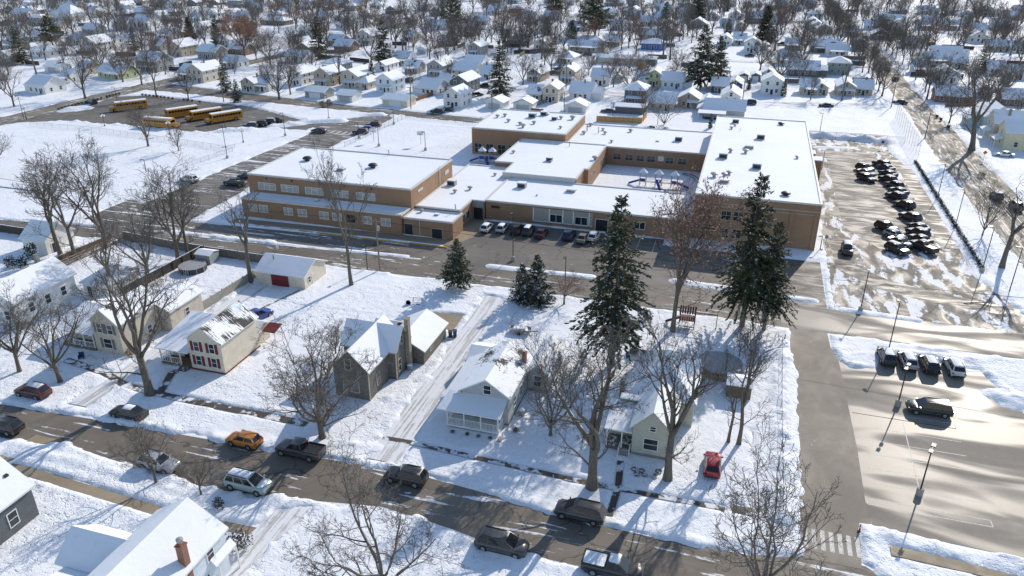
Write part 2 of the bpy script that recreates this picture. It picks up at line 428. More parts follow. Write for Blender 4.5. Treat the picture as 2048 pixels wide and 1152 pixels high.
pave("west_street", M_ROADY, [(-228,60),(-218,60),(-217,150),(-216,211),(-213,276),(-205,420),(-212,420),(-222,276),(-226,222),(-226,150)], 0.6, 0.2)
pave("north_street", M_SNOWROAD, [(-210,268),(-84,275.5),(-42,275),(-2.4,269.5),(48.6,280.5),(49.8,288.5),(-2.3,277),(-42,281.5),(-84,281.5),(-211,276)], 0.6, 0.2)
pave("side_street", M_SNOWROADY, [(-38,282),(-31,282),(-27,360),(-20,520),(-26,520),(-34,360)], 0.5, 0.1)
pave("snowy_driveway", M_DRIVE, [(-36.0,62),(-32.4,62),(-33.0,92),(-33.4,106),(-36.8,106),(-36.6,92)], 0.75, 0.1)
pave("snowy_driveway", M_DRIVE, [(-77.0,61),(-74.2,61),(-73.6,84),(-73.0,98.8),(-76.2,98.8),(-76.3,84)], 0.75, 0.1)
pave("snowy_driveway", M_DRIVE, [(-41,51.5),(-37.8,53),(-41.4,30),(-44.6,30)], 0.75, 0.1)
pave("snowy_driveway", M_DRIVE, [(5.8,61),(9.0,61),(8.4,80),(5.4,80)], 0.5, 0.05)
pave("patio_slab", M_WALK, [(-42.9,97.8),(-37.8,98.3),(-37.6,93),(-42.9,94.2)], 0.12, 0.05)
for nm, pts, wd in [("front_walk", [(-86,69.5),(-78.2,68.3),(-73.5,66.6)], 0.55), ("front_walk", [(-72.8,66.5),(-66,66),(-56.1,65.9),(-46,65.8)], 0.55), ("front_walk", [(-67.6,66.2),(-69.8,71.6)], 0.5),
                    ("front_walk", [(-36,66.0),(-32.6,66.1),(-12.8,65.1),(-6.8,65.1),(3,65.2)], 0.35), ("front_walk", [(-8.6,69.8),(-8.1,65.2),(-8.2,60.6)], 0.36), ("front_walk", [(3.8,65.5),(10.2,65.5)], 0.55)]:
    pl = [(a, b) for a, b in pts]; up = []; dn = []
    for i, (a, b) in enumerate(pl):
        q = pl[min(i+1, len(pl)-1)]; r = pl[max(i-1, 0)]; dx, dy = q[0]-r[0], q[1]-r[1]; l = math.hypot(dx, dy)
        up.append((a-dy/l*wd, b+dx/l*wd)); dn.append((a+dy/l*wd, b-dx/l*wd))
    pave(nm, M_WALKWET, dn + up[::-1], 0.18, 0.05)
pave("crossing_walk", M_WALK, [(18.5,63.2),(60,61.2),(60,62.6),(18.5,64.6)], 0.12, 0.1)
NPAVE = len(PAVE)
for k, (yy, nm) in enumerate(((372, "far_street"), (455, "far_street"), (545, "far_street"), (640, "far_street"))):
    structure(nm, MB().quad((-600, yy-3, 0), (420, yy-3, 0), (420, yy+3, 0), (-600, yy+3, 0)).mesh(nm, M_SNOWROAD), (0, 0, 0.1 + 0.004*k))
for k, xx in enumerate((-330, -122, 138, 235)):
    structure("far_street", MB().quad((xx-3, 285, 0), (xx+3, 285, 0), (xx+3, 800, 0), (xx-3, 800, 0)).mesh("far_street", M_SNOWROADY), (0, 0, 0.12 + 0.004*k))

# ploughed heaps: (x0, y0, x1, y1, radius, height)
HEAPS = [(19.5,234.6,39,232.6,2.6,1.9),(8.6,66,8.9,100,1.9,0.75),(6.5,70,7.2,98,1.4,0.3),(-136,199,-131,204,2.4,1.3),(-147,189,-141,193,2.6,1.5),(-131,205.5,-120,211.5,2.0,1.1),
         (-214,199,-211,203,3,1.2),(-117,222,-112,223,2.0,1.0),(19,103,21,104,1.6,0.35),(23.5,105.2,35,106,1.3,0.7),(36,97,42,95,2.4,0.8),(17,66,30,64.8,1.2,0.5),(30,64.8,60,63.6,1.4,0.6),
         (18,60.8,40,60.2,1.2,0.45),(-76,52,-60,51.6,1.6,0.45),(-60,51.4,-44,50.4,1.4,0.35),(-44,63.0,-36,64.0,1.0,0.4),(-39,73.5,-36.4,79.5,1.2,0.5),(-36.8,80,-36.4,84,0.8,0.4),
         (3.3,60.7,9.4,61.4,1.3,0.5),(-8,120.8,14,119.4,1.1,0.45),(-40,117.6,-22,118.3,1.0,0.35),(-70,116.6,-56,117.4,0.7,0.25),(18.5,117.6,29,117.0,0.9,0.45),(-98,127,-102,140,1.3,0.3),
         (-200,183,-185,184,1.6,0.5),(20,221,28,223,1.4,0.5),(44,140,45,205,1.6,0.3),(62.5,150,61.8,260,1.0,0.4),(48.6,150,47.6,260,0.8,0.3),(30,105,36,104.6,1.3,0.5),(-96,214,-60,214,1.2,0.4)]
TRACKS = [(-33.8,64,-34.6,105,0.0),(-75.6,61,-74.8,98,0.0),(8,60,7.6,69,0.0),(-39.5,50,-43,30,0.0),(-88,61,-89,80,0.0)]
def snowfield(name, x0, x1, y0, y1, st, fine):
    nx = int((x1-x0)/st)+1; ny = int((y1-y0)/st)+1
    xs = np.linspace(x0, x1, nx); ys = np.linspace(y0, y1, ny)
    X, Y = np.meshgrid(xs, ys); X = X.ravel(); Y = Y.ravel()
    n1 = fbm(X, Y, 3.0, 11); n2 = fbm(X, Y, 1.1, 23, 2); n3 = fbm(X, Y, 14.0, 31, 2); n4 = fbm(X, Y, 0.6, 51, 1)
    D = np.full(X.shape, 1e3); B = np.zeros(X.shape)
    for poly, jit, bank in PAVE[:NPAVE]:
        lo = poly.min(0) - 4; hi = poly.max(0) + 4
        sel = np.where((X > lo[0]) & (X < hi[0]) & (Y > lo[1]) & (Y < hi[1]))[0]
        if not len(sel): continue
        qx = X[sel]; qy = Y[sel]; d2 = np.full(qx.shape, 1e9); ins = np.zeros(qx.shape, bool)
        for i in range(len(poly)):
            ax, ay = poly[i]; bx, by = poly[(i+1) % len(poly)]
            ex, ey = bx-ax, by-ay; t = np.clip(((qx-ax)*ex+(qy-ay)*ey)/(ex*ex+ey*ey+1e-9), 0, 1)
            d2 = np.minimum(d2, (qx-ax-t*ex)**2+(qy-ay-t*ey)**2)
            c = (ay > qy) != (by > qy)
            if ay != by: ins ^= c & (qx < (bx-ax)*(qy-ay)/(by-ay)+ax)
        d = np.sqrt(d2) * np.where(ins, -1, 1) + jit*(n1[sel]*1.5+n2[sel]*0.8)
        upd = d < D[sel]; s2 = sel[upd]; D[s2] = d[upd]; B[s2] = bank
    z = 0.20 + 0.05*n3 + fine*(0.06*n1 + 0.05*n2 + 0.03*n4)
    z += 0.75*B*np.exp(-((D-0.9)/0.6)**2)*(0.4+1.2*n1+1.2*n2+0.6*n4).clip(0, 2)
    for ax, ay, bx, by, w in TRACKS:
        if w == 0: continue
        ex, ey = bx-ax, by-ay; t = np.clip(((X-ax)*ex+(Y-ay)*ey)/(ex*ex+ey*ey), 0, 1)
        d = np.sqrt((X-ax-t*ex)**2+(Y-ay-t*ey)**2)
        z -= 0.06*np.exp(-((d-w*0.8)/0.35)**2)*(0.7+n2); z += 0.10*np.exp(-((d-w*1.9)/0.4)**2)*(0.6+n1+n2).clip(0, 2)
    k = np.clip(D/0.45, -0.15, 1); k = np.where(k > 0, k*k*(3-2*k), k)
    z = np.where(D < 0, -0.12, 0.006 + k*(z-0.006))
    for ax, ay, bx, by, r, h in HEAPS:
        lo = (min(ax, bx)-r*2, min(ay, by)-r*2); hi = (max(ax, bx)+r*2, max(ay, by)+r*2)
        s = np.where((X > lo[0]) & (X < hi[0]) & (Y > lo[1]) & (Y < hi[1]))[0]
        if not len(s): continue
        ex, ey = bx-ax, by-ay; t = np.clip(((X[s]-ax)*ex+(Y[s]-ay)*ey)/(ex*ex+ey*ey+1e-9), 0, 1)
        d = np.sqrt((X[s]-ax-t*ex)**2+(Y[s]-ay-t*ey)**2)/r + 0.35*n1[s] + 0.3*n2[s]
        bmp = h*np.clip(1-d*d, -0.4, 1)*(0.75+0.7*n1[s]+0.5*n2[s])
        z[s] = np.maximum(z[s], np.where(d < 1.15, bmp, z[s]))
    me = bpy.data.meshes.new(name)
    V = np.column_stack([X, Y, z]).astype(np.float32)
    ii = (np.arange(ny-1)[:, None]*nx + np.arange(nx-1)[None, :]).ravel()
    F = np.column_stack([ii, ii+1, ii+nx+1, ii+nx]).astype(np.int32)
    keep = (z[F] > -0.115).any(1); F = F[keep]
    me.vertices.add(len(V)); me.vertices.foreach_set("co", V.ravel())
    me.loops.add(F.size); me.loops.foreach_set("vertex_index", F.ravel())
    me.polygons.add(len(F)); me.polygons.foreach_set("loop_start", np.arange(0, F.size, 4, dtype=np.int32))
    me.polygons.foreach_set("use_smooth", np.ones(len(F), bool))
    me.materials.append(M_GROUND); me.update(calc_edges=True); me.validate()
    return structure(name, me)
snowfield("snow_cover", -96, 42, 34, 104, 0.27, 1.0)
snowfield("snow_cover", -152, -96, 34, 104, 0.4, 1.0)
snowfield("snow_cover", 42, 62, 34, 104, 0.4, 1.0)
snowfield("snow_cover", -152, 62, 104, 128, 0.4, 1.0)
snowfield("snow_cover", -262, 112, 128, 302, 0.85, 0.9)
structure("ground", MB().quad((-2600,-300,0),(2600,-300,0),(2600,4200,0),(-2600,4200,0)).mesh("ground", M_GROUND))

# painted lines, 4 mm above their own pavement
def line(a, b, w=0.12):
    dx, dy = b[0]-a[0], b[1]-a[1]; l = math.hypot(dx, dy); nx, ny = -dy/l*w/2, dx/l*w/2
    mb.quad((a[0]-nx, a[1]-ny, 0), (b[0]-nx, b[1]-ny, 0), (b[0]+nx, b[1]+ny, 0), (a[0]+nx, a[1]+ny, 0))
def lines_done(nm, on, mat=None): structure(nm, mb.mesh(nm, mat or M_ROADPAINT, fix=False), (0, 0, PZ[on]+0.004))
mb = MB()
for k in range(6): line((17.1, 74.0+2.73*k), (28.7, 74.0+2.73*k), 0.10)
for y in (70.3, 71.3, 87.65, 88.65): line((17.1, y), (28.7, y), 0.10)
for y in (70.3, 87.65): line((17.1, y), (17.1, y+1), 0.10); line((28.7, y), (28.7, y+1), 0.10)
line((22.6, 71.5), (22.8, 87.5), 0.10); lines_done("parking_lines", "parking_lot")
mb = MB()
for k in range(12): line((-33.8-12.6+3.0*k, 132.4), (-33.9-12.6+3.0*k, 138.4), 0.13)
lines_done("parking_lines", "school_apron"); mb = MB()
for k in range(24): line((-122, 140+2.75*k), (-116.6, 141.2+2.75*k), 0.13)
for k in range(12): line((-109.2, 160+2.75*k), (-114, 161.2+2.75*k), 0.13)
lines_done("parking_lines", "school_drive"); mb = MB()
for k in range(14): line((26, 160+2.8*k), (31.5, 158.4+2.8*k), 0.12)
lines_done("parking_lines", "school_bays"); mb = MB()
for a, b in (((52.7,225),(52.9,140)), ((56.2,225),(56.4,140)), ((52.7,205),(56.2,203)), ((53,180),(56.3,178))): line(a, b, 0.14)
lines_done("road_lines", "boulevard"); mb = MB()
for k in range(7): line((10.75+0.8*k, 62.0), (10.75+0.8*k, 64.8), 0.42)
lines_done("zebra_crossing", "parking_aisle"); mb = MB()
for k in range(7): line((-121.9+2.0*k, 196.5), (-121.9+2.0*k, 199.5), 0.9)
lines_done("zebra_crossing", "bus_lot")
mb = MB().box(-58, -50.3, 123.2, 123.5, 0, 0.22).box(-100, -58, 122.9, 123.2, 0, 0.22)
structure("yellow_kerb", mb.mesh("yellow_kerb", M_YELLOWPAINT))
# ================================================================ builders
def facing(face): return {'S': 0.0, 'E': RAD(90), 'N': RAD(180), 'W': RAD(-90)}[face]
def window_mesh(w, h, trim, glass, mull, sill, sep):
    def mk():
        a = MB(); t = 0.09
        a.box(-w/2-t, w/2+t, -0.06, 0.02, h/2, h/2+t).box(-w/2-t, w/2+t, -0.06, 0.02, -h/2-t, -h/2).box(-w/2-t, -w/2, -0.06, 0.02, -h/2, h/2).box(w/2, w/2+t, -0.06, 0.02, -h/2, h/2)
        if mull in ('h', '+'): a.box(-w/2, w/2, -0.05, 0.02, -0.03, 0.03)
        if mull == '+': a.box(-0.03, 0.03, -0.05, 0.02, -h/2, -0.03).box(-0.03, 0.03, -0.05, 0.02, 0.03, h/2)
        if mull == 'v': a.box(-0.04, 0.04, -0.05, 0.02, -h/2, h/2)
        if mull == '3': a.box(-w/6-0.04, -w/6+0.04, -0.05, 0.02, -h/2, h/2).box(w/6-0.04, w/6+0.04, -0.05, 0.02, -h/2, h/2).box(-w/6+0.04, w/6-0.04, -0.05, 0.02, h*0.18, h*0.24)
        if sill: a.box(-w/2-0.16, w/2+0.16, -0.14, 0.02, -h/2-0.17, -h/2-t)
        g = a if not sep else MB()
        g.box(-w/2, w/2, -0.025, 0.015, -h/2, h/2, 0 if sep else 1)
        m1 = a.mesh("window", [trim, glass] if not sep else [trim]); m2 = g.mesh("pane", [glass]) if sep else None
        return m1, m2
    return cached(("win", w, h, trim.name, glass.name, mull, sill, sep), mk)
def window(root, face, u, z, w, h, at, trim=None, glass=None, mull='h', sep=True, sill=False, name="window"):
    """u along the wall, `at` the wall's own coordinate"""
    m1, m2 = window_mesh(w, h, trim or M_WHITE, glass or M_GLASS, mull, sill, sep)
    loc = {'S': (u, at, z), 'N': (u, at, z), 'E': (at, u, z), 'W': (at, u, z)}[face]
    o = put(name, m1, root, loc, facing(face))
    if m2: put("pane", m2, o)
    return o
def slab_gable(x0, x1, y0, y1, he, hr, orient, o=0.35, t=0.20, ridge=None):
    """gable roof slab with snow on the two slopes (slot 0) and trim on edges (slot 1)"""
    mb = MB()
    if orient == 'y': a0, a1, b0, b1 = x0, x1, y0, y1
    else: a0, a1, b0, b1 = y0, y1, x0, x1
    am = (a0+a1)/2 if ridge is None else ridge
    s0 = (hr-he)/(am-a0); s1 = (hr-he)/(a1-am); e = 0.02
    lo = [(a0-o, he-o*s0+e), (am, hr+e), (a1+o, he-o*s1+e)]; up = [(u, w+t) for u, w in lo]
    P = (lambda u, w, b: (u, b, w)) if orient == 'y' else (lambda u, w, b: (b, u, w))
    n = 5; bs = [b0-o + (b1-b0+2*o)*i/n for i in range(n+1)]
    v = []
    for b in bs:
        v += [P(*q, b) for q in lo] + [P(*q, b) for q in up]
    f = []; mi = []
    for i in range(n):
        k = i*6; q = k+6
        f += [(k+3, k+4, q+4, q+3), (k+4, k+5, q+5, q+4)]; mi += [0, 0]
        f += [(k, k+1, q+1, q), (k+1, k+2, q+2, q+1), (k, k+3, q+3, q), (k+2, k+5, q+5, q+2)]; mi += [1]*4
    k = n*6
    f += [(0, 1, 4, 3), (1, 2, 5, 4), (k, k+1, k+4, k+3), (k+1, k+2, k+5, k+4)]; mi += [1]*4
    mb.v = v; mb.f = f; mb.m = mi
    return mb
def slab_hip(x0, x1, y0, y1, he, hr, o=0.4, t=0.2):
    mb = MB(); X0, X1, Y0, Y1 = x0-o, x1+o, y0-o, y1+o
    W, L = X1-X0, Y1-Y0; cx, cy = (X0+X1)/2, (Y0+Y1)/2
    if W >= L: r = [(X0+L/2, cy), (X1-L/2, cy)]
    else: r = [(cx, Y0+W/2), (cx, Y1-W/2)]
    if abs(r[0][0]-r[1][0])+abs(r[0][1]-r[1][1]) < 0.3: r[1] = (r[0][0]+0.15, r[0][1]+0.15)
    z = he+0.01
    v = [(X0,Y0,z),(X1,Y0,z),(X1,Y1,z),(X0,Y1,z),(X0,Y0,z+t),(X1,Y0,z+t),(X1,Y1,z+t),(X0,Y1,z+t),(*r[0],hr+t),(*r[1],hr+t)]
    f = [(3,2,1,0),(0,1,5,4),(1,2,6,5),(2,3,7,6),(3,0,4,7)]; m = [1]*5
    if W >= L: f += [(4,5,9,8),(6,7,8,9),(5,6,9),(7,4,8)]
    else: f += [(4,5,8),(5,6,9,8),(6,7,9),(7,4,8,9)]
    mb.v = v; mb.f = f; mb.m = m + [0]*4
    return mb
def walls(x0, x1, y0, y1, he, hr=None, orient='y', ridge=None, z0=-0.3):
    mb = MB()
    v = [(x0,y0,z0),(x1,y0,z0),(x1,y1,z0),(x0,y1,z0),(x0,y0,he),(x1,y0,he),(x1,y1,he),(x0,y1,he)]
    f = [(0,1,5,4),(1,2,6,5),(2,3,7,6),(3,0,4,7)]
    if hr and orient == 'y':
        xm = (x0+x1)/2 if ridge is None else ridge
        v += [(xm,y0,hr),(xm,y1,hr)]; f[0] = (0,1,5,8,4); f[2] = (2,3,7,9,6)
    elif hr and orient == 'x':
        ym = (y0+y1)/2 if ridge is None else ridge
        v += [(x0,ym,hr),(x1,ym,hr)]; f[1] = (1,2,6,9,5); f[3] = (3,0,4,8,7)
    else: f.append((4,5,6,7))
    return mb.add(v, f)
def volume(root, x0, x1, y0, y1, he, hr, orient, wall, roofm=None, trim=None, ridge=None, wname="wall", rname="roof", z0=-0.3, o=0.35, t=0.2):
    """one wing of a house in its root's coordinates; orient: 'x'/'y' ridge direction, 'h' hipped"""
    ox, oy = root.location.x, root.location.y
    if orient == 'h': w = walls(x0, x1, y0, y1, he, z0=z0); r = slab_hip(x0, x1, y0, y1, he, hr, o, t)
    else: w = walls(x0, x1, y0, y1, he, hr, orient, ridge, z0); r = slab_gable(x0, x1, y0, y1, he, hr, orient, o, t, ridge)
    a = put(wname, w.mesh(wname, wall), root); b = put(rname, r.mesh(rname, [roofm or M_ROOF, trim or M_WHITE]), root)
    return a, b
def shed_roof(root, pts_lo, pts_hi, t=0.16, name="porch_roof", roofm=None, trim=None):
    """single slope: two low corners, two high corners"""
    a, b = pts_lo; c, d = pts_hi
    mb = MB(); lo = [a, b, d, c]; up = [(x, y, z+t) for x, y, z in lo]
    mb.add(lo + up, [(3,2,1,0),(0,1,5,4),(1,2,6,5),(2,3,7,6),(3,0,4,7)], 1); mb.add(up, [(0,1,2,3)], 0)
    return put(name, mb.mesh(name, [roofm or M_ROOF, trim or M_WHITE], fix=False), root)
def post(root, x, y, z0, z1, w=0.14, m=None, name="porch_post"):
    me = cached(("post", w, round(z1-z0, 2), (m or M_WHITE).name), lambda: MB().box(-w/2, w/2, -w/2, w/2, 0, z1-z0).mesh(name, m or M_WHITE))
    return put(name, me, root, (x, y, z0))
def chimney(root, x, y, z0, z1, w=0.6, m=None):
    mb = MB().box(-w/2, w/2, -w/2, w/2, z0, z1-0.12).box(-w/2-0.06, w/2+0.06, -w/2-0.06, w/2+0.06, z1-0.12, z1).box(-w/2+0.1, w/2-0.1, -w/2+0.1, w/2-0.1, z1, z1+0.12)
    return put("chimney", mb.mesh("chimney", m or M_BRICKR), root, (x, y, 0))
def door(root, face, u, z, w, h, at, m, trim=None, name="door"):
    mb = MB().box(-w/2, w/2, -0.05, 0.02, 0, h).box(-w/2-0.1, -w/2, -0.07, 0.02, 0, h+0.1, 1).box(w/2, w/2+0.1, -0.07, 0.02, 0, h+0.1, 1).box(-w/2, w/2, -0.07, 0.02, h, h+0.1, 1)
    loc = {'S': (u, at, z), 'E': (at, u, z), 'W': (at, u, z), 'N': (u, at, z)}[face]
    return put(name, mb.mesh(name, [m, trim or M_WHITE]), root, loc, facing(face))

# ---------------------------------------------------------------- bare trees
def tube_arrays(lines):
    """many tapered tubes at once: list of (points, radii, sides)"""
    V = []; F = []; off = 0
    for pts, rad, n in lines:
        P = np.array(pts); k = len(P)
        T = np.gradient(P, axis=0); T /= np.linalg.norm(T, axis=1)[:, None] + 1e-9
        ref = np.where(np.abs(T[:, 2:3]) < 0.9, np.array([[0, 0, 1.0]]), np.array([[1.0, 0, 0]]))
        U = np.cross(T, ref); U /= np.linalg.norm(U, axis=1)[:, None] + 1e-9
        W = np.cross(T, U); a = np.arange(n)*2*math.pi/n
        R = np.array(rad)[:, None, None]
        V.append((P[:, None, :] + R*(U[:, None, :]*np.cos(a)[None, :, None] + W[:, None, :]*np.sin(a)[None, :, None])).reshape(-1, 3))
        i = np.arange(k-1)[:, None]*n; j = np.arange(n)[None, :]; jn = (j+1) % n
        F.append(np.stack([i+j, i+jn, i+n+jn, i+n+j], -1).reshape(-1, 4) + off); off += k*n
    return np.concatenate(V), np.concatenate(F)
def quads_mesh(name, V, F, mats, smooth=True):
    me = bpy.data.meshes.new(name)
    me.vertices.add(len(V)); me.vertices.foreach_set("co", V.astype(np.float32).ravel())
    me.loops.add(F.size); me.loops.foreach_set("vertex_index", F.astype(np.int32).ravel())
    me.polygons.add(len(F)); me.polygons.foreach_set("loop_start", np.arange(0, F.size, 4, dtype=np.int32))
    if smooth: me.polygons.foreach_set("use_smooth", np.ones(len(F), bool))
    for m in mats: me.materials.append(m)
    me.update(calc_edges=True)
    return me
def bare_tree(seed, fork=0.3, limbs=5, spread=38, twig=0.016, r0=0.028, dens=1.0, lean=0.0, up=0.35, levels=4, leader=True, barkm=None, twigm=None, leaves=0.0):
    """unit-height bare tree (1 m): trunk + main limbs as one mesh, branches and twigs as another"""
    R = random.Random(seed); big = []; small = []; tips = []
    def vec(d, ang, az):
        d = d.normalized(); u = d.cross(Vector((0,0,1)) if abs(d.z) < 0.9 else Vector((1,0,0))).normalized(); w = d.cross(u)
        return (d*math.cos(ang) + (u*math.cos(az)+w*math.sin(az))*math.sin(ang)).normalized()
    def branch(p, d, L, r, lev, rend=None):
        n = {1: 7, 2: 5, 3: 4, 4: 3, 5: 2}[lev]; pts = [p]; rad = [r]; q = p; dd = d
        wig = {1: 0.13, 2: 0.2, 3: 0.26, 4: 0.3, 5: 0.3}[lev]
        for i in range(n):
            dd = (dd + Vector((R.gauss(0, wig), R.gauss(0, wig), R.gauss(0, wig*0.7))) + Vector((0, 0, up*0.25 if lev < 4 else up*0.12))).normalized()
            q = q + dd*L/n; pts.append(q); rad.append(max(r*(1-(i+1)/n*0.8), twig*0.055 if lev > 2 else 0.0012))
        (big if lev == 1 else small).append(([tuple(x) for x in pts], rad, {1: 6, 2: 5, 3: 3, 4: 3, 5: 3}[lev]))
        if lev >= levels:
            tips.append(tuple(q)); return
        kids = {1: 9, 2: 7, 3: 6, 4: 4}[lev]*dens
        kids = int(kids) + (R.random() < kids % 1)
        for k in range(kids):
            t = 0.28 + 0.72*(k+R.random())/kids if lev > 1 else 0.3+0.7*(k+R.random())/kids
            fi = min(t, 0.999)*n; i = int(fi); f = fi-i
            a = pts[i].lerp(pts[i+1], f); dir_ = (pts[i+1]-pts[i]).normalized()
            c = vec(dir_, RAD(R.uniform(28, 58)), R.uniform(0, 6.283))
            if lev == 1 and c.z < -0.15: c.z = abs(c.z)*0.3
            branch(a, c, L*R.uniform(0.34, 0.62)*(1.15-0.5*t), max(rad[i]*0.55, 0.0012), lev+1)
    # trunk
    n = 6; pts = []; q = Vector((0, 0, -0.01)); d = Vector((lean, 0, 1)).normalized()
    for i in range(n+1):
        pts.append(q.copy()); d = (d + Vector((R.gauss(0, .03), R.gauss(0, .03), 0.03))).normalized(); q = q + d*fork/n
    rad = [r0*(1.35 if i == 0 else 1.08 if i == 1 else 1-0.04*i) for i in range(n+1)]
    top = pts[-1]
    big.append(([tuple(x) for x in pts], rad, 9))
    az0 = R.uniform(0, 6.28)
    for k in range(limbs):
        if leader and k == 0: c = vec(Vector((lean*0.4, 0, 1)), RAD(R.uniform(2, 10)), R.uniform(0, 6.28)); L = (1-fork)*R.uniform(0.82, 0.98); a = top
        else:
            c = vec(Vector((lean*0.4, 0, 1)), RAD(R.uniform(spread*0.6, spread*1.35)), az0 + 6.283*k/limbs + R.uniform(-0.4, 0.4)); L = (1-fork)*R.uniform(0.6, 0.92)
            a = pts[-1-(k % 3 if k > 2 else 0)]
        branch(a, c, L, r0*R.uniform(0.48, 0.68), 1)
    if leader:
        # side branches low on the stem
        for k in range(2):
            a = pts[3+k]; branch(a, vec(Vector((0,0,1)), RAD(R.uniform(55, 75)), R.uniform(0, 6.28)), (1-fork)*R.uniform(0.25, 0.45), r0*0.25, 2)
    V, F = tube_arrays(big); me1 = quads_mesh("trunk", V, F, [barkm or M_BARK])
    V, F = tube_arrays(small); 
    me2 = quads_mesh("crown", V, F, [twigm or M_TWIG])
    me3 = None
    if leaves:
        Vs = []; k = 0
        for t in tips:
            for _ in range(3):
                if R.random() > leaves: continue
                c = np.array(t) + np.array([R.gauss(0, .012), R.gauss(0, .012), R.gauss(-0.004, .01)])
                a = np.array([R.gauss(0, 1), R.gauss(0, 1), R.gauss(0, 1)]); a /= np.linalg.norm(a); b = np.cross(a, [R.gauss(0,1), R.gauss(0,1), 1]); b /= np.linalg.norm(b)+1e-9
                s = R.uniform(0.004, 0.0085)
                Vs += [c-a*s, c+b*s*0.8, c+a*s, c-b*s*0.8]
        if Vs:
            V = np.array(Vs); F = np.arange(len(V)).reshape(-1, 4); me3 = quads_mesh("dry_leaves", V, F, [leaves_m], False)
    return me1, me2, me3
leaves_m = leaf_mat("dry_leaves", (0.36, 0.18, 0.12), (0.50, 0.29, 0.20))
oak_m = leaf_mat("oak_leaves", (0.19, 0.10, 0.06), (0.30, 0.16, 0.10))
# ---------------------------------------------------------------- conifers
M_NEEDLE = leaf_mat("needles_dark", (0.042, 0.05, 0.026), (0.105, 0.112, 0.058), 0.10, 0.6)
M_NEEDLE2 = leaf_mat("needles_snowy", (0.035, 0.046, 0.034), (0.08, 0.10, 0.075), 0.14, 0.8)
M_NEEDLE3 = leaf_mat("needles_light", (0.07, 0.085, 0.04), (0.13, 0.145, 0.065), 0.05, 0.6)
M_YEW = leaf_mat("shrub_needles", (0.018, 0.024, 0.014), (0.05, 0.058, 0.032), 0.16, 1.5)
def conifer(seed, width=0.3, base=0.1, whorls=26, per=8, spray=0.032, droop=0.25, power=0.9, mat=None, ragged=0.25, sprays=15, r0=0.016):
    """unit-height spruce: trunk mesh + needle mesh made of many small sprays along drooping boughs"""
    R = random.Random(seed)
    t = [((0, 0, -0.01), (R.gauss(0,.004), R.gauss(0,.004), 0.5), (0, 0, 0.98))]; 
    lines = [(list(t[0]), [r0*1.15, r0*0.6, 0.002], 7)]
    Vs = []
    for i in range(whorls):
        f = (i+R.random()*0.6)/whorls; z = base + (0.985-base)*f
        prof = (1-f)**power*(0.25+0.75*min(1, (f+0.06)/0.16))
        for k in range(per if f < 0.8 else max(4, per-3)):
            L = width*prof*(1+R.uniform(-ragged, ragged)) + 0.012
            az = R.uniform(0, 6.283); el = RAD(R.uniform(-4, 16) + 40*f*f)
            d = np.array([math.cos(az)*math.cos(el), math.sin(az)*math.cos(el), math.sin(el)])
            p0 = np.array([0, 0, z+R.uniform(-.012, .012)])
            pts = []
            for s in range(5):
                u = s/4; pts.append(p0 + d*L*u + np.array([0, 0, -droop*L*u*u*(1-0.7*f) + 0.10*L*max(0, u-0.75)]))
            lines.append(([tuple(q) for q in pts], [0.0026*(1-f*0.5), 0.002, 0.0016, 0.0012, 0.0008], 3))
            side = np.array([-math.sin(az), math.cos(az), 0])
            ns = max(4, int(sprays*(0.35+L/width)))
            for s in range(ns):
                u = 0.12+0.9*(s+R.random())/ns; u = min(u, 1.0); j = min(3, int(u*4)); g = u*4-j
                c = pts[j]*(1-g)+pts[j+1]*g
                sg = 1 if s % 2 else -1
                a = d*R.uniform(0.35, 1.0)+side*sg*R.uniform(0.2, 1.0)*(1.2-u)+np.array([0, 0, R.uniform(-0.75, 0.12)])
                a /= np.linalg.norm(a); ln = spray*R.uniform(0.7, 1.5)*(1-0.35*f)
                b = np.cross(a, [R.gauss(0, .5), R.gauss(0, .5), 1]); b /= np.linalg.norm(b)+1e-9; w = ln*R.uniform(0.16, 0.30)
                Vs += [c-b*w*0.5, c+a*ln*0.55-b*w, c+a*ln, c+a*ln*0.5+b*w]
    V, F = tube_arrays(lines); m1 = quads_mesh("trunk", V, F, [M_BARK])
    V = np.array(Vs); m2 = quads_mesh("crown", V, np.arange(len(V)).reshape(-1, 4), [mat or M_NEEDLE], False)
    return m1, m2, None
def shrub(seed, mat=None, n=420, flat=1.0, size=0.11):
    """unit shrub: many small leaf faces through a lumpy dome"""
    R = random.Random(seed); Vs = []
    lobes = [(R.uniform(-.22, .22), R.uniform(-.22, .22), R.uniform(0.3, 0.6), R.uniform(0.25, 0.42)) for _ in range(6)]
    for i in range(n):
        lx, ly, lz, lr = R.choice(lobes); a = np.array([R.gauss(0, 1), R.gauss(0, 1), R.gauss(0, 1)]); a /= np.linalg.norm(a)
        c = np.array([lx, ly, lz]) + a*lr*R.uniform(0.55, 1.05); c[2] = max(0.02, c[2])*flat
        d = a + np.array([R.gauss(0, .5), R.gauss(0, .5), R.gauss(0.2, .5)]); d /= np.linalg.norm(d); b = np.cross(d, [R.gauss(0, 1), R.gauss(0, 1), .5]); b /= np.linalg.norm(b)+1e-9
        s = size*R.uniform(0.6, 1.3); Vs += [c, c+d*s*0.5+b*s*0.35, c+d*s, c+d*s*0.5-b*s*0.35]
    V = np.array(Vs)
    return quads_mesh("shrub", V, np.arange(len(V)).reshape(-1, 4), [mat or M_YEW], False)
PROTO = {}
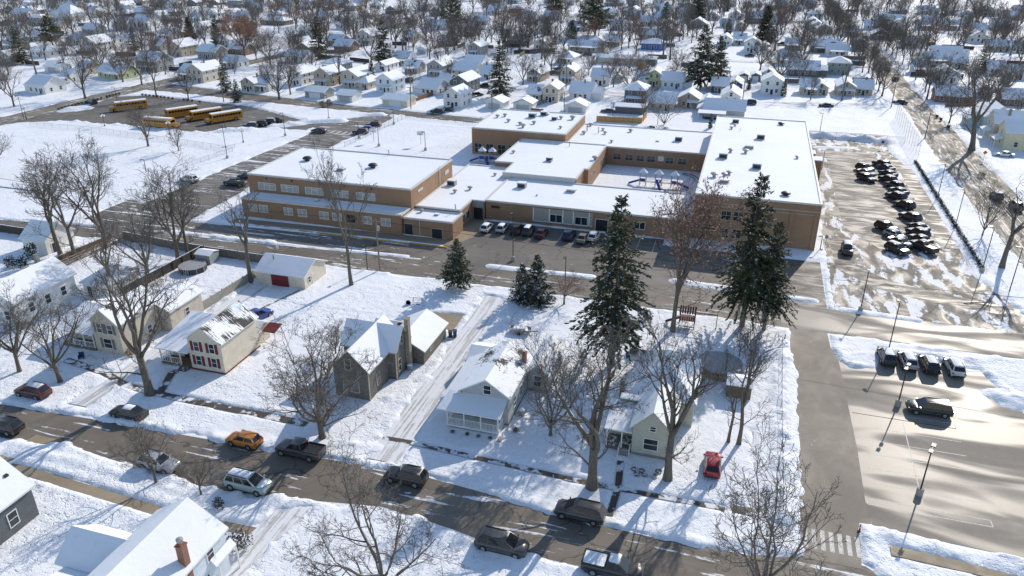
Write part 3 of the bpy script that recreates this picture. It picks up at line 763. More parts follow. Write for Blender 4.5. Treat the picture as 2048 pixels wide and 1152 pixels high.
def proto(kind):
    if kind in PROTO: return PROTO[kind]
    k, s = kind.split(':') if ':' in kind else (kind, '0'); s = int(s)
    if k == 'maple': r = bare_tree(100+s, 0.24, 6, 36, 0.018, 0.020, 0.95)
    elif k == 'mapler': r = bare_tree(140+s, 0.24, 5, 34, 0.02, 0.02, 1.0, twigm=M_TWIGR)
    elif k == 'round': r = bare_tree(200+s, 0.2, 8, 44, 0.018, 0.022, 1.0, up=0.4, barkm=M_BARKSNOW)
    elif k == 'tall': r = bare_tree(300+s, 0.34, 4, 24, 0.018, 0.019, 0.95, up=0.5)
    elif k == 'vase': r = bare_tree(400+s, 0.12, 8, 30, 0.02, 0.014, 0.8, up=0.6, leader=False)
    elif k == 'big': r = bare_tree(500+s, 0.30, 5, 30, 0.011, 0.027, 0.78, up=0.45, barkm=M_BARKSNOW, levels=5)
    elif k == 'broad': r = bare_tree(520+s, 0.22, 6, 44, 0.011, 0.022, 0.85, up=0.4, barkm=M_BARKSNOW, levels=5)
    elif k == 'nround': r = bare_tree(540+s, 0.17, 9, 50, 0.011, 0.024, 0.82, up=0.36, barkm=M_BARKSNOW, levels=5)
    elif k == 'ntall': r = bare_tree(560+s, 0.34, 4, 24, 0.011, 0.021, 0.8, up=0.5, levels=5)
    elif k == 'sparse': r = bare_tree(600+s, 0.4, 4, 24, 0.02, 0.022, 0.6, up=0.5, barkm=M_BARKSNOW)
    elif k == 'oak': r = bare_tree(700+s, 0.25, 6, 40, 0.02, 0.02, 1.05, twigm=M_TWIGR, leaves=0.75)
    elif k == 'leafy': r = bare_tree(720+s, 0.36, 8, 22, 0.014, 0.017, 0.95, barkm=M_BARKSNOW, leaves=0.36)
    elif k == 'bush': r = bare_tree(800+s, 0.05, 11, 34, 0.03, 0.009, 0.75, up=0.4, leader=False, levels=3)
    elif k == 'spruce': r = conifer(900+s, 0.20, 0.05, 32, 8, 0.04, 0.3, 0.75)
    elif k == 'bigspruce': r = conifer(930+s, 0.21, 0.2, 36, 9, 0.026, 0.62, 0.68, M_NEEDLE, 0.5, 34, 0.018)
    elif k == 'fatspruce': r = conifer(950+s, 0.33, 0.12, 26, 10, 0.055, 0.2, 0.85, M_NEEDLE, 0.25, 16)
    elif k == 'pine': r = conifer(960+s, 0.30, 0.16, 20, 9, 0.07, 0.0, 0.55, M_NEEDLE3, 0.45, 14)
    elif k == 'cone': r = conifer(970+s, 0.36, 0.015, 24, 11, 0.06, 0.15, 0.9, M_NEEDLE2, 0.15, 16)
    elif k == 'slim': r = conifer(980+s, 0.17, 0.0, 24, 10, 0.055, 0.0, 0.5, M_NEEDLE, 0.15, 12)
    elif k == 'dense': r = conifer(990+s, 0.27, 0.0, 34, 13, 0.05, 0.1, 0.65, M_NEEDLE, 0.12, 20)
    PROTO[kind] = r
    return r
def plant_tree(kind, x, y, h, label, cat="tree", group=None, rz=None, wide=1.0, name=None, z=0.1):
    m = proto(kind)
    con = kind.split(':')[0] in ('spruce', 'bigspruce', 'fatspruce', 'pine', 'cone', 'slim', 'dense')
    nm = name or ("spruce_tree" if con else "bush" if kind.startswith('bush') else "bare_tree")
    t = thing(nm, label, cat, (x, y, z), rz if rz is not None else (x*12.9898+y*78.233) % 6.283, group)
    t.scale = (h*wide, h*wide, h)
    put("trunk", m[0], t); put("crown", m[1], t)
    if m[2]: put("dry_leaves", m[2], t)
    return t
# ---------------------------------------------------------------- cars
KIND = {  # L, W, H, belt, hood z, (cabin base rear, front, top rear, front), ground clearance, wheel r, tail z
    'sedan': (4.75, 1.82, 1.45, 0.93, 0.86, (-1.75, 1.15, -1.05, 0.35), 0.22, 0.33, 0.98),
    'hatch': (4.2, 1.78, 1.52, 0.95, 0.90, (-2.02, 1.05, -1.55, 0.3), 0.22, 0.33, 0.95),
    'suv': (4.7, 1.88, 1.72, 1.05, 1.00, (-2.25, 1.0, -1.85, 0.3), 0.28, 0.37, 1.05),
    'van': (5.1, 1.98, 1.76, 1.02, 0.98, (-2.45, 1.55, -2.1, 0.55), 0.24, 0.35, 1.02),
    'jeep': (4.3, 1.85, 1.85, 1.12, 1.10, (-2.05, 0.75, -1.95, 0.45), 0.32, 0.40, 1.12),
    'pickup': (5.7, 1.98, 1.88, 1.18, 1.12, (-0.65, 1.45, -0.45, 0.65), 0.34, 0.40, 1.12),
}
def car_meshes(kind):
    def mk():
        L, W, H, belt, hz, (br, bf, tr, tf), gc, wr, tz = KIND[kind]
        hw = W/2; mb = MB()
        st = [(-L/2, gc+0.12, tz-0.12, .86), (-L/2+0.10, gc+0.02, tz, .95), (-L/2+0.55, gc, belt, 1.0), (br, gc, belt, 1.0), (0, gc, belt, 1.0), (bf, gc, belt-0.02, 1.0),
              ((bf+L/2)/2, gc, hz, .985), (L/2-0.35, gc+0.02, hz-0.06, .95), (L/2-0.08, gc+0.04, hz-0.2, .88), (L/2, gc+0.12, hz-0.36, .80)]
        st = sorted(st)
        ring = []
        for x, zb, zt, k in st:
            w = hw*k; h = zt-zb
            ring.append([(x, -w*0.93, zb), (x, -w, zb+h*0.35), (x, -w, zb+h*0.62), (x, -w*0.96, zb+h*0.88), (x, -w*0.86, zt), (x, 0, zt+0.03), (x, w*0.86, zt), (x, w*0.96, zb+h*0.88), (x, w, zb+h*0.62), (x, w, zb+h*0.35), (x, w*0.93, zb)])
        n = 11; v = [p for r in ring for p in r]; f = []
        for i in range(len(ring)-1):
            for j in range(n): f.append((i*n+j, i*n+(j+1) % n, (i+1)*n+(j+1) % n, (i+1)*n+j))
        f += [tuple(range(n)), tuple(range((len(ring)-1)*n, len(ring)*n))]
        mb.add(v, f, 0)
        # cabin frame
        bw = hw*0.90; tw = hw*0.70; z0 = belt-0.03; z1 = H
        c = [(br, -bw, z0), (bf, -bw, z0), (bf, bw, z0), (br, bw, z0), (tr, -tw, z1-0.05), (tf, -tw, z1-0.05), (tf, tw, z1-0.05), (tr, tw, z1-0.05), (tr+0.12, 0, z1), (tf-0.12, 0, z1)]
        mb.add(c, [(0,1,5,4), (1,2,6,5), (2,3,7,6), (3,0,4,7), (4,5,9,8), (6,7,8,9), (5,6,9), (7,4,8)], 0)
        # dark lower trim, wheel arches, grille
        wx = (-L/2+0.95 if kind != 'pickup' else -L/2+1.15, L/2-0.92)
        mb.box(-L/2+0.35, L/2-0.4, -hw*0.955, hw*0.955, gc-0.06, gc+0.06, 1)
        for x in wx:
            for sgn in (-1, 1): mb.lathe([(wr+0.075, -0.012), (wr+0.075, 0.012)], 16, 1, 'y', (x, sgn*(hw+0.003), wr+0.02))
        mb.box(L/2-0.06, L/2+0.012, -hw*0.5, hw*0.5, gc+0.2, hz-0.42, 1); mb.box(-L/2-0.02, -L/2+0.1, -hw*0.8, hw*0.8, gc+0.05, gc+0.24, 1)
        if kind in ('suv', 'van'):
            for sgn in (-1, 1): mb.box(tr+0.2, tf-0.25, sgn*tw*0.92-0.025, sgn*tw*0.92+0.025, H-0.02, H+0.045, 1)
        if kind == 'jeep': mb.lathe([(0.36, 0), (0.36, 0.22)], 14, 1, 'x', (-L/2-0.24, 0, 0.95))
        if kind == 'pickup':   # bed: side walls, tailgate, dark floor
            mb.box(-L/2+0.02, br-0.02, -hw*0.95, -hw*0.86, belt-0.05, belt+0.16, 0).box(-L/2+0.02, br-0.02, hw*0.86, hw*0.95, belt-0.05, belt+0.16, 0).box(-L/2, -L/2+0.09, -hw*0.86, hw*0.86, belt-0.05, belt+0.16, 0)
            mb.box(-L/2+0.09, br-0.02, -hw*0.86, hw*0.86, belt, belt+0.04, 1)
        body = mb
        def lerp(a, b, t): return tuple(a[i]+(b[i]-a[i])*t for i in range(3))
        def pane(a, b, c_, d, s0, s1, t0, t1, off):
            """sub-rectangle of a bilinear face, pushed out by off"""
            def q(s, t): return Vector(lerp(lerp(a, b, s), lerp(d, c_, s), t))
            P = [q(s0, t0), q(s1, t0), q(s1, t1), q(s0, t1)]; nrm = (P[1]-P[0]).cross(P[3]-P[0]).normalized()*off
            return [tuple(x+nrm) for x in P]
        ws = MB(); ws.quad(*pane(c[1], c[2], c[6], c[5], .05, .95, .08, .94, 0.01))
        rw = MB(); rw.quad(*pane(c[3], c[0], c[4], c[7], .08, .92, .12, .90, 0.01))
        sides = []
        for a, b, c_, d in ((c[0], c[1], c[5], c[4]), (c[2], c[3], c[7], c[6])):
            m = MB()
            cuts = ((.06, .46), (.50, .92)) if kind in ('sedan', 'hatch', 'pickup') else ((.05, .31), (.345, .63), (.66, .93))
            for s0, s1 in cuts:
                if a == c[2]: s0, s1 = 1-s1, 1-s0
                m.quad(*pane(a, b, c_, d, s0, s1, .10, .90, 0.01))
            sides.append(m)
        wheel = MB().lathe([(wr-0.08, -0.11), (wr-0.02, -0.105), (wr, -0.06), (wr, 0.06), (wr-0.02, 0.105), (wr-0.08, 0.11)], 18, 0, 'y')
        rim = MB().lathe([(wr*0.62, -0.125), (wr*0.62, 0.125)], 10, 0, 'y')
        hl = MB().box(-0.10, 0.03, -0.2, 0.2, -0.07, 0.07); tl = MB().box(-0.03, 0.06, -0.13, 0.13, -0.12, 0.12)
        mir = MB().box(-0.05, 0.07, -0.12, 0.12, -0.07, 0.08)
        cap = MB()   # snow lying on the roof
        m = 6
        for i in range(m+1):
            t = i/m; x = tr+0.08+(tf-tr-0.14)*t
            e = 0.05 if i in (0, m) else 0.0
            cap.v += [(x, -tw*0.86+e, z1-0.045), (x, -tw*0.7, z1+0.03-e*0.6), (x, 0, z1+0.085-e), (x, tw*0.7, z1+0.03-e*0.6), (x, tw*0.86-e, z1-0.045)]
        for i in range(m):
            for j in range(4): cap.f.append([i*5+j, i*5+j+1, i*5+j+6, i*5+j+5]); cap.m.append(0)
        hood = MB(); 
        for i in range(4):
            t = i/3; x = bf+0.1+(L/2-0.5-bf)*t; z = belt+(hz-0.06-belt)*t
            hood.v += [(x, -hw*0.78, z+0.005), (x, -hw*0.4, z+0.06), (x, hw*0.4, z+0.06), (x, hw*0.78, z+0.005)]
        for i in range(3):
            for j in range(3): hood.f.append([i*4+j, i*4+j+1, i*4+j+5, i*4+j+4]); hood.m.append(0)
        bed = MB().box(-L/2+0.14, br-0.08, -hw*0.83, hw*0.83, belt+0.045, belt+0.11) if kind == 'pickup' else None
        blank = lambda mbx, nm, mat, sm=False: mbx.mesh(nm, mat, sm)
        return dict(body=body, ws=blank(ws, "windshield", M_CARGLASS), rw=blank(rw, "rear_window", M_CARGLASS), sides=[blank(s, "side_windows", M_CARGLASS) for s in sides],
                    wheel=blank(wheel, "wheel", M_TYRE, True), rim=blank(rim, "rim", M_RIM, True), hl=blank(hl, "headlight", M_LAMPL), tl=blank(tl, "taillight", M_LAMPR), mir=mir,
                    cap=blank(cap, "roof_snow", M_CAP, 2), hood=blank(hood, "hood_snow", M_CAP, 2), bed=blank(bed, "bed_snow", M_CAP) if bed else None, wx=wx)
    return cached(("carparts", kind), mk)
def car(kind, paintname, col, x, y, rz, label, snow="", z=0.04, cat=None, group=None, name="parked_car"):
    """snow: letters r (roof) h (hood) b (bed)"""
    P = car_meshes(kind); L, W, H, belt, hz, (br, bf, tr, tf), gc, wr, tz = KIND[kind]; hw = W/2
    pm = carpaint(paintname, col)
    t = thing(name, label, cat or {'sedan': 'car', 'hatch': 'car', 'suv': 'car', 'van': 'minivan', 'jeep': 'car', 'pickup': 'pickup truck'}[kind], (x, y, z), rz, group)
    put("body", cached(("body", kind, paintname), lambda: P['body'].mesh("body", [pm, M_DARK], True)), t)
    put("windshield", P['ws'], t); put("rear_window", P['rw'], t)
    for s in P['sides']: put("side_windows", s, t)
    for wx in P['wx']:
        for sg in (-1, 1):
            w = put("wheel", P['wheel'], t, (wx, sg*(hw-0.085), wr)); put("rim", P['rim'], w)
    for sg in (-1, 1):
        put("headlight", P['hl'], t, (L/2-0.10, sg*hw*0.62, hz-0.27)); put("taillight", P['tl'], t, (-L/2+0.03, sg*hw*0.76, tz-0.22))
        put("mirror", cached(("mir", kind, paintname), lambda: P['mir'].mesh("mirror", pm)), t, (bf-0.25, sg*(hw+0.06), belt+0.08))
    if 'r' in snow: put("roof_snow", P['cap'], t)
    if 'h' in snow: put("hood_snow", P['hood'], t)
    if 'b' in snow and P['bed']: put("bed_snow", P['bed'], t)
    return t
def bus(x, y, rz, label):
    P = cached("bus", _busm)
    t = thing("school_bus", label, "school bus", (x, y, 0.06), rz, "yellow school buses")
    for k, nm in (('body', 'body'), ('hood', 'hood'), ('roof', 'roof_snow'), ('fw', 'windshield'), ('rw', 'rear_window')): put(nm, P[k], t)
    for sg in (-1, 1): put("side_windows", P['side'], t, (0, sg*1.228, 0))
    for wx in (-3.3, 4.5):
        for sg in (-1, 1):
            w = put("wheel", P['wheel'], t, (wx, sg*(1.08 if wx < 0 else 0.95), 0.5)); put("rim", P['rim'], w)
    for sg in (-1, 1): put("headlight", P['hl'], t, (5.76, sg*0.8, 1.1))
    return t
def _busm():
    yel = carpaint("bus_yellow", (0.62, 0.27, 0.02)); L0, L1, hw = -5.6, 4.2, 1.22
    prof = [(-hw, .5), (-hw, 2.5), (-hw*0.9, 2.86), (-hw*0.5, 3.05), (hw*0.5, 3.05), (hw*0.9, 2.86), (hw, 2.5), (hw, .5)]
    body = MB().prism(prof, 'x', L0, L1)
    hood = MB().prism([(-1.05, .55), (-1.05, 1.35), (-0.85, 1.62), (0.85, 1.62), (1.05, 1.35), (1.05, .55)], 'x', L1, L1+1.55)
    for z in (0.85, 1.2, 1.5): body.box(L0+0.1, L1-0.1, -hw-0.015, hw+0.015, z, z+0.06, 1)
    body.box(L0-0.12, L0, -hw, hw, 0.45, 0.75, 1); hood.box(L1+1.55, L1+1.7, -1.15, 1.15, 0.45, 0.75, 1)
    body.lathe([(0.58, -1.232), (0.58, 1.232)], 16, 1, 'y', (-3.3, 0, 0.5)); hood.lathe([(0.58, -1.06), (0.58, 1.06)], 16, 1, 'y', (4.62, 0, 0.5))
    sw = MB()
    for k in range(10): sw.box(L0+0.5+0.9*k, L0+1.28+0.9*k, -0.008, 0.008, 1.78, 2.42)
    roof = MB().prism([(-hw*0.93, 2.83), (-hw*0.5, 3.08), (hw*0.5, 3.08), (hw*0.93, 2.83), (hw*0.5, 2.95), (-hw*0.5, 2.95)], 'x', L0+0.02, L1-0.02)
    fw = MB().box(L1+0.005, L1+0.02, -1.0, 1.0, 1.68, 2.5); rw = MB().box(L0-0.02, L0-0.005, -0.9, 0.9, 1.7, 2.4)
    wheel = MB().lathe([(0.4, -0.16), (0.5, -0.13), (0.5, 0.13), (0.4, 0.16)], 18, 0, 'y'); rim = MB().lathe([(0.27, -0.17), (0.27, 0.17)], 10, 0, 'y')
    hl = MB().box(-0.03, 0.03, -0.13, 0.13, -0.12, 0.12)
    return dict(body=body.mesh("body", [yel, M_DARK]), hood=hood.mesh("hood", [yel, M_DARK]), side=sw.mesh("side_windows", M_CARGLASS), roof=roof.mesh("roof_snow", M_CAP),
                fw=fw.mesh("windshield", M_CARGLASS), rw=rw.mesh("rear_window", M_CARGLASS), wheel=wheel.mesh("wheel", M_TYRE, True), rim=rim.mesh("rim", M_RIM), hl=hl.mesh("headlight", M_LAMPL))
# ---------------------------------------------------------------- street furniture
def lamp_post(x, y, h, label, heads=1, base=True, rz=0.0, group="parking lot lamp posts"):
    t = thing("street_lamp", label, "street lamp", (x, y, 0), rz, group)
    zb = 0.85 if base else 0.15
    if base: put("base", cached("lampbase", lambda: MB().lathe([(0.36, -0.1), (0.36, 0.85), (0.30, 0.9)], 14).mesh("base", M_CONC, True)), t)
    put("pole", cached(("lamppole", round(h, 1), base), lambda: MB().tube([(0,0,zb-0.05), (0,0,h)], [0.085, 0.06], 8).mesh("pole", M_DARK, True)), t)
    for k in range(heads):
        a = RAD(180*k)
        hd = put("lamp_head", cached("lamphead", lambda: MB().box(0.02, 0.35, -0.035, 0.035, -0.05, 0.02).box(0.3, 0.95, -0.2, 0.2, -0.06, 0.07).mesh("lamp_head", M_DARK)), t, (0, 0, h-0.02), a)
        put("lens", cached("lamplens", lambda: MB().box(0.38, 0.88, -0.15, 0.15, -0.085, -0.062).mesh("lens", M_LAMPL)), hd)
    return t
def globe_lamp(x, y, h, label):
    t = thing("globe_lamp", label, "street lamp", (x, y, 0), 0, "globe lamps along the bus lot path")
    put("pole", cached(("globepole", h), lambda: MB().lathe([(0.22, 0), (0.22, 0.5), (0.09, 0.7), (0.07, h-0.5), (0.1, h-0.45)], 10).box(-0.6, 0.6, -0.03, 0.03, h-0.5, h-0.44).box(-0.03, 0.03, -0.6, 0.6, h-0.56, h-0.505).mesh("pole", M_DARK)), t)
    gm = cached("globe", lambda: MB().lathe([(0.01, -0.26), (0.18, -0.18), (0.26, 0), (0.18, 0.18), (0.01, 0.26)], 12).mesh("globe", M_WHITE, True))
    for gx, gy, gz in ((-.55, 0, h-0.2), (.55, 0, h-0.2), (0, -.55, h-0.2), (0, .55, h-0.2), (0, 0, h+0.15)): put("globe", gm, t, (gx, gy, gz))
    return t
def utility_pole(x, y, h, label, arms=1, box=False, rz=0.0):
    t = thing("utility_pole", label, "utility pole", (x, y, 0), rz, "wooden utility poles")
    put("pole", cached(("upole", round(h)), lambda: MB().tube([(0,0,-0.1), (0,0,h)], [0.17, 0.11], 8).mesh("pole", M_POLE, True)), t, scale=(1, 1, h/round(h)))
    for k in range(arms):
        put("cross_arm", cached("xarm", lambda: MB().box(-1.1, 1.1, -0.16, -0.06, -0.06, 0.06).box(-1.0, -0.95, -0.13, -0.09, 0.06, 0.2).box(0.95, 1.0, -0.13, -0.09, 0.06, 0.2).box(-0.45, -0.4, -0.13, -0.09, 0.06, 0.2).mesh("cross_arm", M_POLE)), t, (0, 0, h-0.5-0.9*k))
    if box: put("transformer", cached("xfmr", lambda: MB().lathe([(0.22, 0), (0.24, 0.1), (0.24, 0.75), (0.18, 0.85)], 12).mesh("transformer", M_GREYM, True)), t, (0.3, 0, h-2.2))
    return t
def wires(pts, label, sag=0.6, r=0.02, n=3, dx=0.8):
    """a run of overhead wires between pole tops"""
    mb = MB()
    for w in range(n):
        for a, b in zip(pts[:-1], pts[1:]):
            P = []
            for i in range(9):
                t = i/8; P.append((a[0]+(b[0]-a[0])*t+(w-(n-1)/2)*dx, a[1]+(b[1]-a[1])*t, a[2]+(b[2]-a[2])*t - sag*4*t*(1-t)))
            mb.tube(P, r, 3, cap=False)
    o = put("overhead_wires", mb.mesh("overhead_wires", M_DARK, fix=False)); return tag(o, label, "power line")
def board_fence(pts, h, m, label, postm=None, step=2.4, t=0.06, slats=False, cap_snow=True):
    """solid board fence: panels as one part, posts as parts"""
    x0, y0 = pts[0]; f = thing("board_fence", label, "fence", (x0, y0, 0)); mb = MB(); sm = MB()
    pm = MB().box(-0.07, 0.07, -0.07, 0.07, -0.1, h+0.1).mesh("fence_post", postm or m); k = 0
    for a, b in zip(pts[:-1], pts[1:]):
        dx, dy = b[0]-a[0], b[1]-a[1]; L = math.hypot(dx, dy); ux, uy = dx/L, dy/L; n = max(1, int(L/step))
        def P(s, o, z): return (a[0]-x0+ux*s-uy*o, a[1]-y0+uy*s+ux*o, z)
        nb = max(2, int(L/0.3)) if not slats else 0
        def slab(m_, s0, s1, z0, z1, o0, o1):
            m_.add([P(s0,o0,z0),P(s1,o0,z0),P(s1,o1,z0),P(s0,o1,z0),P(s0,o0,z1),P(s1,o0,z1),P(s1,o1,z1),P(s0,o1,z1)], [(3,2,1,0),(4,5,6,7),(0,1,5,4),(1,2,6,5),(2,3,7,6),(3,0,4,7)])
        if slats:
            for z in np.arange(0.15, h-0.1, 0.42): slab(mb, 0, L, z, z+0.2, -t/2, t/2)
        else:
            for i in range(nb): 
                j = 0.015*((i*7919) % 5-2); slab(mb, L*i/nb+0.008, L*(i+1)/nb-0.008, 0.02, h+j, -t/2, t/2)
            slab(mb, 0, L, h*0.75, h*0.75+0.09, t/2, t/2+0.05); slab(mb, 0, L, 0.35, 0.44, t/2, t/2+0.05)
        if cap_snow: slab(sm, 0.1, L-0.1, h+0.03, h+0.09, -t, t)
        for i in range(n+1):
            if k < 60: q = P(L*i/n, 0.09, 0); put("fence_post", pm, f, q, math.atan2(dy, dx)); k += 1
    put("fence_boards", mb.mesh("fence_boards", m), f)
    if cap_snow: put("snow_cap", sm.mesh("snow_cap", M_CAP), f)
    return f
def mesh_link():
    m, nt, N, L, P = nodes("chain_link")
    P.inputs["Base Color"].default_value = (0.16, 0.16, 0.16, 1); P.inputs["Roughness"].default_value = 0.5
    t = N.new("ShaderNodeBsdfTransparent"); mx = N.new("ShaderNodeMixShader")
    mx.inputs[0].default_value = 0.13      # woven wire far finer than it can be seen from here
    L.new(t.outputs[0], mx.inputs[1]); L.new(P.outputs[0], mx.inputs[2])
    L.new(mx.outputs[0], nt.nodes["Material Output"].inputs[0])
    return m
M_LINK = mesh_link()
def chain_fence(pts, h, label, step=3.0, dark=True, r=0.03):
    x0, y0 = pts[0]; f = thing("chain_link_fence", label, "fence", (x0, y0, 0)); mm = M_DARK if dark else M_GREYM; k = 0
    pm = cached(("clpost", h, mm.name, r), lambda: MB().tube([(0,0,-0.1), (0,0,h)], r, 6).mesh("fence_post", mm)); rail = MB(); net = MB()
    for a, b in zip(pts[:-1], pts[1:]):
        L = math.hypot(b[0]-a[0], b[1]-a[1]); n = max(1, round(L/step))
        A = (a[0]-x0, a[1]-y0); B = (b[0]-x0, b[1]-y0)
        rail.tube([(*A, h-0.03), (*B, h-0.03)], r*0.8, 5); net.quad((*A, 0.05), (*B, 0.05), (*B, h-0.05), (*A, h-0.05))
        for i in range(n+1):
            if k < 90: put("fence_post", pm, f, (A[0]+(B[0]-A[0])*i/n, A[1]+(B[1]-A[1])*i/n, 0)); k += 1
    put("top_rail", rail.mesh("top_rail", mm), f); put("wire_mesh", net.mesh("wire_mesh", M_LINK, fix=False), f)
    return f
# ================================================================ the school
class Bld:
    """a building whose parts are given in town coordinates"""
    def __init__(s, name, label, cat, ox, oy, rz=0.0, group=None):
        s.r = thing(name, label, cat, (ox, oy, 0), rz, group); s.ox = ox; s.oy = oy
    def vol(s, x0, x1, y0, y1, he, hr, orient, wall, **k):
        if 'ridge' in k and k['ridge'] is not None: k['ridge'] -= s.ox if orient == 'y' else s.oy
        return volume(s.r, x0-s.ox, x1-s.ox, y0-s.oy, y1-s.oy, he, hr, orient, wall, **k)
    def win(s, face, u, z, w, h, at, parent=None, **k):
        if face in 'SN': a = (u-s.ox, z, w, h, at-s.oy)
        else: a = (u-s.oy, z, w, h, at-s.ox)
        return window(parent or s.r, face, *a, **k)
    def door(s, face, u, z, w, h, at, m, parent=None, **k):
        if face in 'SN': a = (u-s.ox, z, w, h, at-s.oy)
        else: a = (u-s.oy, z, w, h, at-s.ox)
        return door(parent or s.r, face, *a, m, **k)
    def box(s, name, m, *bs, parent=None, bev=None):
        mb = MB()
        for b in bs: mb.box(b[0]-s.ox, b[1]-s.ox, b[2]-s.oy, b[3]-s.oy, b[4], b[5], b[6] if len(b) > 6 else 0)
        return put(name, mb.mesh(name, m), parent or s.r)
    def shed(s, lo, hi, **k):
        sh = lambda P: [(x-s.ox, y-s.oy, z) for x, y, z in P]
        return shed_roof(s.r, sh(lo), sh(hi), **k)
    def post(s, x, y, z0, z1, *a, **k): return post(s.r, x-s.ox, y-s.oy, z0, z1, *a, **k)
    def chim(s, x, y, z0, z1, *a): return chimney(s.r, x-s.ox, y-s.oy, z0, z1, *a)

M_SIGN = paint("white_lettering", (0.66, 0.64, 0.6), 0.6, 0.05)
M_STONE = paint("limestone_band", (0.45, 0.40, 0.33), 0.8, 0.1)
M_PANEL = paint("grey_panels", (0.36, 0.345, 0.31), 0.6, 0.06)
M_DOORD = paint("dark_door", (0.025, 0.026, 0.03), 0.4, 0.2)
S = Bld("school_building", "low brick school with several flat snowy roofs and two playgrounds among its wings", "school", -48, 140)
def wing(name, x0, x1, y0, y1, h, poly=None, parapet=0.35, wall=None, band=0.3):
    """flat-roofed brick wing: walls, light metal parapet, snow-filled roof"""
    ox, oy = S.ox, S.oy
    P = [(x-ox, y-oy) for x, y in (poly or rect(x0, x1, y0, y1))]
    mb = MB(); n = len(P)
    mb.add([(x, y, -0.3) for x, y in P] + [(x, y, h-band) for x, y in P], [(i, (i+1) % n, (i+1) % n+n, i+n) for i in range(n)] + [tuple(range(n, 2*n))])
    w = put(name, mb.mesh(name, wall or M_BRICK), S.r)
    # parapet ring, a touch proud of the wall
    def off(d):
        out = []
        for i in range(n):
            a, b, c = Vector(P[i-1]), Vector(P[i]), Vector(P[(i+1) % n]); e1 = (b-a).normalized(); e2 = (c-b).normalized()
            n1 = Vector((e1.y, -e1.x)); n2 = Vector((e2.y, -e2.x)); m = n1+n2; k = d/max(0.3, 1+n1.dot(n2))
            out.append(tuple(b + m*k))
        return out
    o = off(0.06); i_ = off(-0.28)
    pm = MB(); v = [(x, y, h-band) for x, y in o] + [(x, y, h+0.04) for x, y in o] + [(x, y, h+0.04) for x, y in i_] + [(x, y, h-parapet) for x, y in i_] + [(x, y, h-band) for x, y in P]
    f = []
    for i in range(n):
        j = (i+1) % n; f += [(i, j, j+n, i+n), (i+n, j+n, j+2*n, i+2*n), (i+2*n, j+2*n, j+3*n, i+3*n), (i, i+4*n, j+4*n, j)]
    pm.add(v, f); put("parapet", pm.mesh("parapet", M_PARAPET, fix=False), w)
    sm = MB(); sm.add([(x, y, 0) for x, y in off(-0.27)], [tuple(range(n))]); me = sm.mesh("roof_snow", M_ROOF)
    if me.polygons[0].normal.z < 0: me.flip_normals()
    put("roof_snow", me, w, (0, 0, h-parapet*0.45))
    return w
GYM = wing("gym_wall", -98, -61, 131.5, 154, 8.0)
LOW = wing("front_wing_wall", -97, -61.2, 127.0, 131.3, 4.2)
KIT = wing("kitchen_wall", -61, -50.8, 127.5, 133.0, 3.6)
LNK = wing("link_wing_wall", 0, 0, 0, 0, 4.1, poly=[(-60.9,133.2),(-51.3,133.2),(-51.3,139.9),(-48.6,139.9),(-48.6,156.3),(-50.2,156.3),(-50.2,164.5),(-60.9,164.5)])
CLS = wing("classroom_wing_wall", -48.4, -7.4, 140.0, 156.3, 4.3)
MID = wing("middle_wing_wall", 0, 0, 0, 0, 5.3, poly=[(-50,156.5),(-33.3,156.5),(-33.3,164.5),(-32.3,164.5),(-32.3,186.8),(-54.5,186.8),(-54.5,164.7),(-50,164.7)])
BCK = wing("rear_wing_wall", -42.8, -7.4, 187.0, 209.5, 4.9)
REA = wing("rear_hall_wall", -68.2, -43.0, 187.0, 211.0, 7.2)
RGT = wing("two_storey_wing_wall", -7.2, 15.2, 141.5, 210.5, 9.2)
# white stucco on the lower front of the middle wing
S.box("white_wall_band", M_PARAPET, (-50.03, -33.5, 156.40, 156.47, 4.05, 5.0), parent=MID)
# gym windows: upper row of five broad ones, lower row of pairs
for u in (-93.6, -88.2, -82.5, -76.8, -70.9): S.win('S', u, 5.55, 4.0, 1.35, 131.5, parent=GYM, glass=M_BLIND, mull='3', sep=False)
for u in (-94.5, -92.0, -86.2, -83.0, -78.1, -75.2, -68.6, -64.6): S.win('S', u, 2.3, 1.9, 1.45, 127.0, parent=LOW, glass=M_BLIND, mull='v', sep=False)
S.box("dark_window", [M_GLASS, M_WHITE], (-73.0, -71.0, 126.94, 127.02, 1.5, 3.0), parent=LOW)
for u in (-93.5, -87.5, -81.0, -75.5, -69.5): S.box("wall_vent", M_DARK, (u-0.18, u+0.18, 131.42, 131.52, 7.1, 7.45), parent=GYM)
S.box("wall_sign", M_SIGN, *[(-60.98, -60.92, 135.0+0.5*k, 135.36+0.5*k, 6.2, 6.75) for k in range(5)], parent=GYM)
S.box("wall_sign", M_SIGN, *[(-60.98, -60.92, 149.6+0.55*k, 150.0+0.55*k, 5.6+0.02*k, 6.5) for k in range(4)], parent=GYM)
S.box("ladder", M_WHITE, (-60.97, -60.9, 146.2, 146.26, 4.2, 8.6), (-60.97, -60.9, 146.74, 146.8, 4.2, 8.6), *[(-60.96, -60.91, 146.26, 146.74, 4.5+0.35*k, 4.54+0.35*k) for k in range(12)], parent=GYM)
S.door('S', -60.0, 0, 1.7, 2.3, 127.5, M_DOORD, parent=KIT, trim=M_STONE)
S.door('S', -54.1, 0, 2.1, 1.9, 127.5, M_DOORD, parent=KIT, trim=M_STONE)
S.box("downpipe", M_PARAPET, (-57.7, -57.6, 127.4, 127.48, 0, 3.3), parent=KIT)
S.door('S', -50.0, 0, 2.0, 2.5, 139.9, M_DOORD, parent=LNK, trim=M_GREYM)
for u in (134.8, 137.2): S.win('E', u, 1.8, 1.5, 1.5, -51.3, parent=LNK, mull='v', sep=False, trim=M_GREYM)
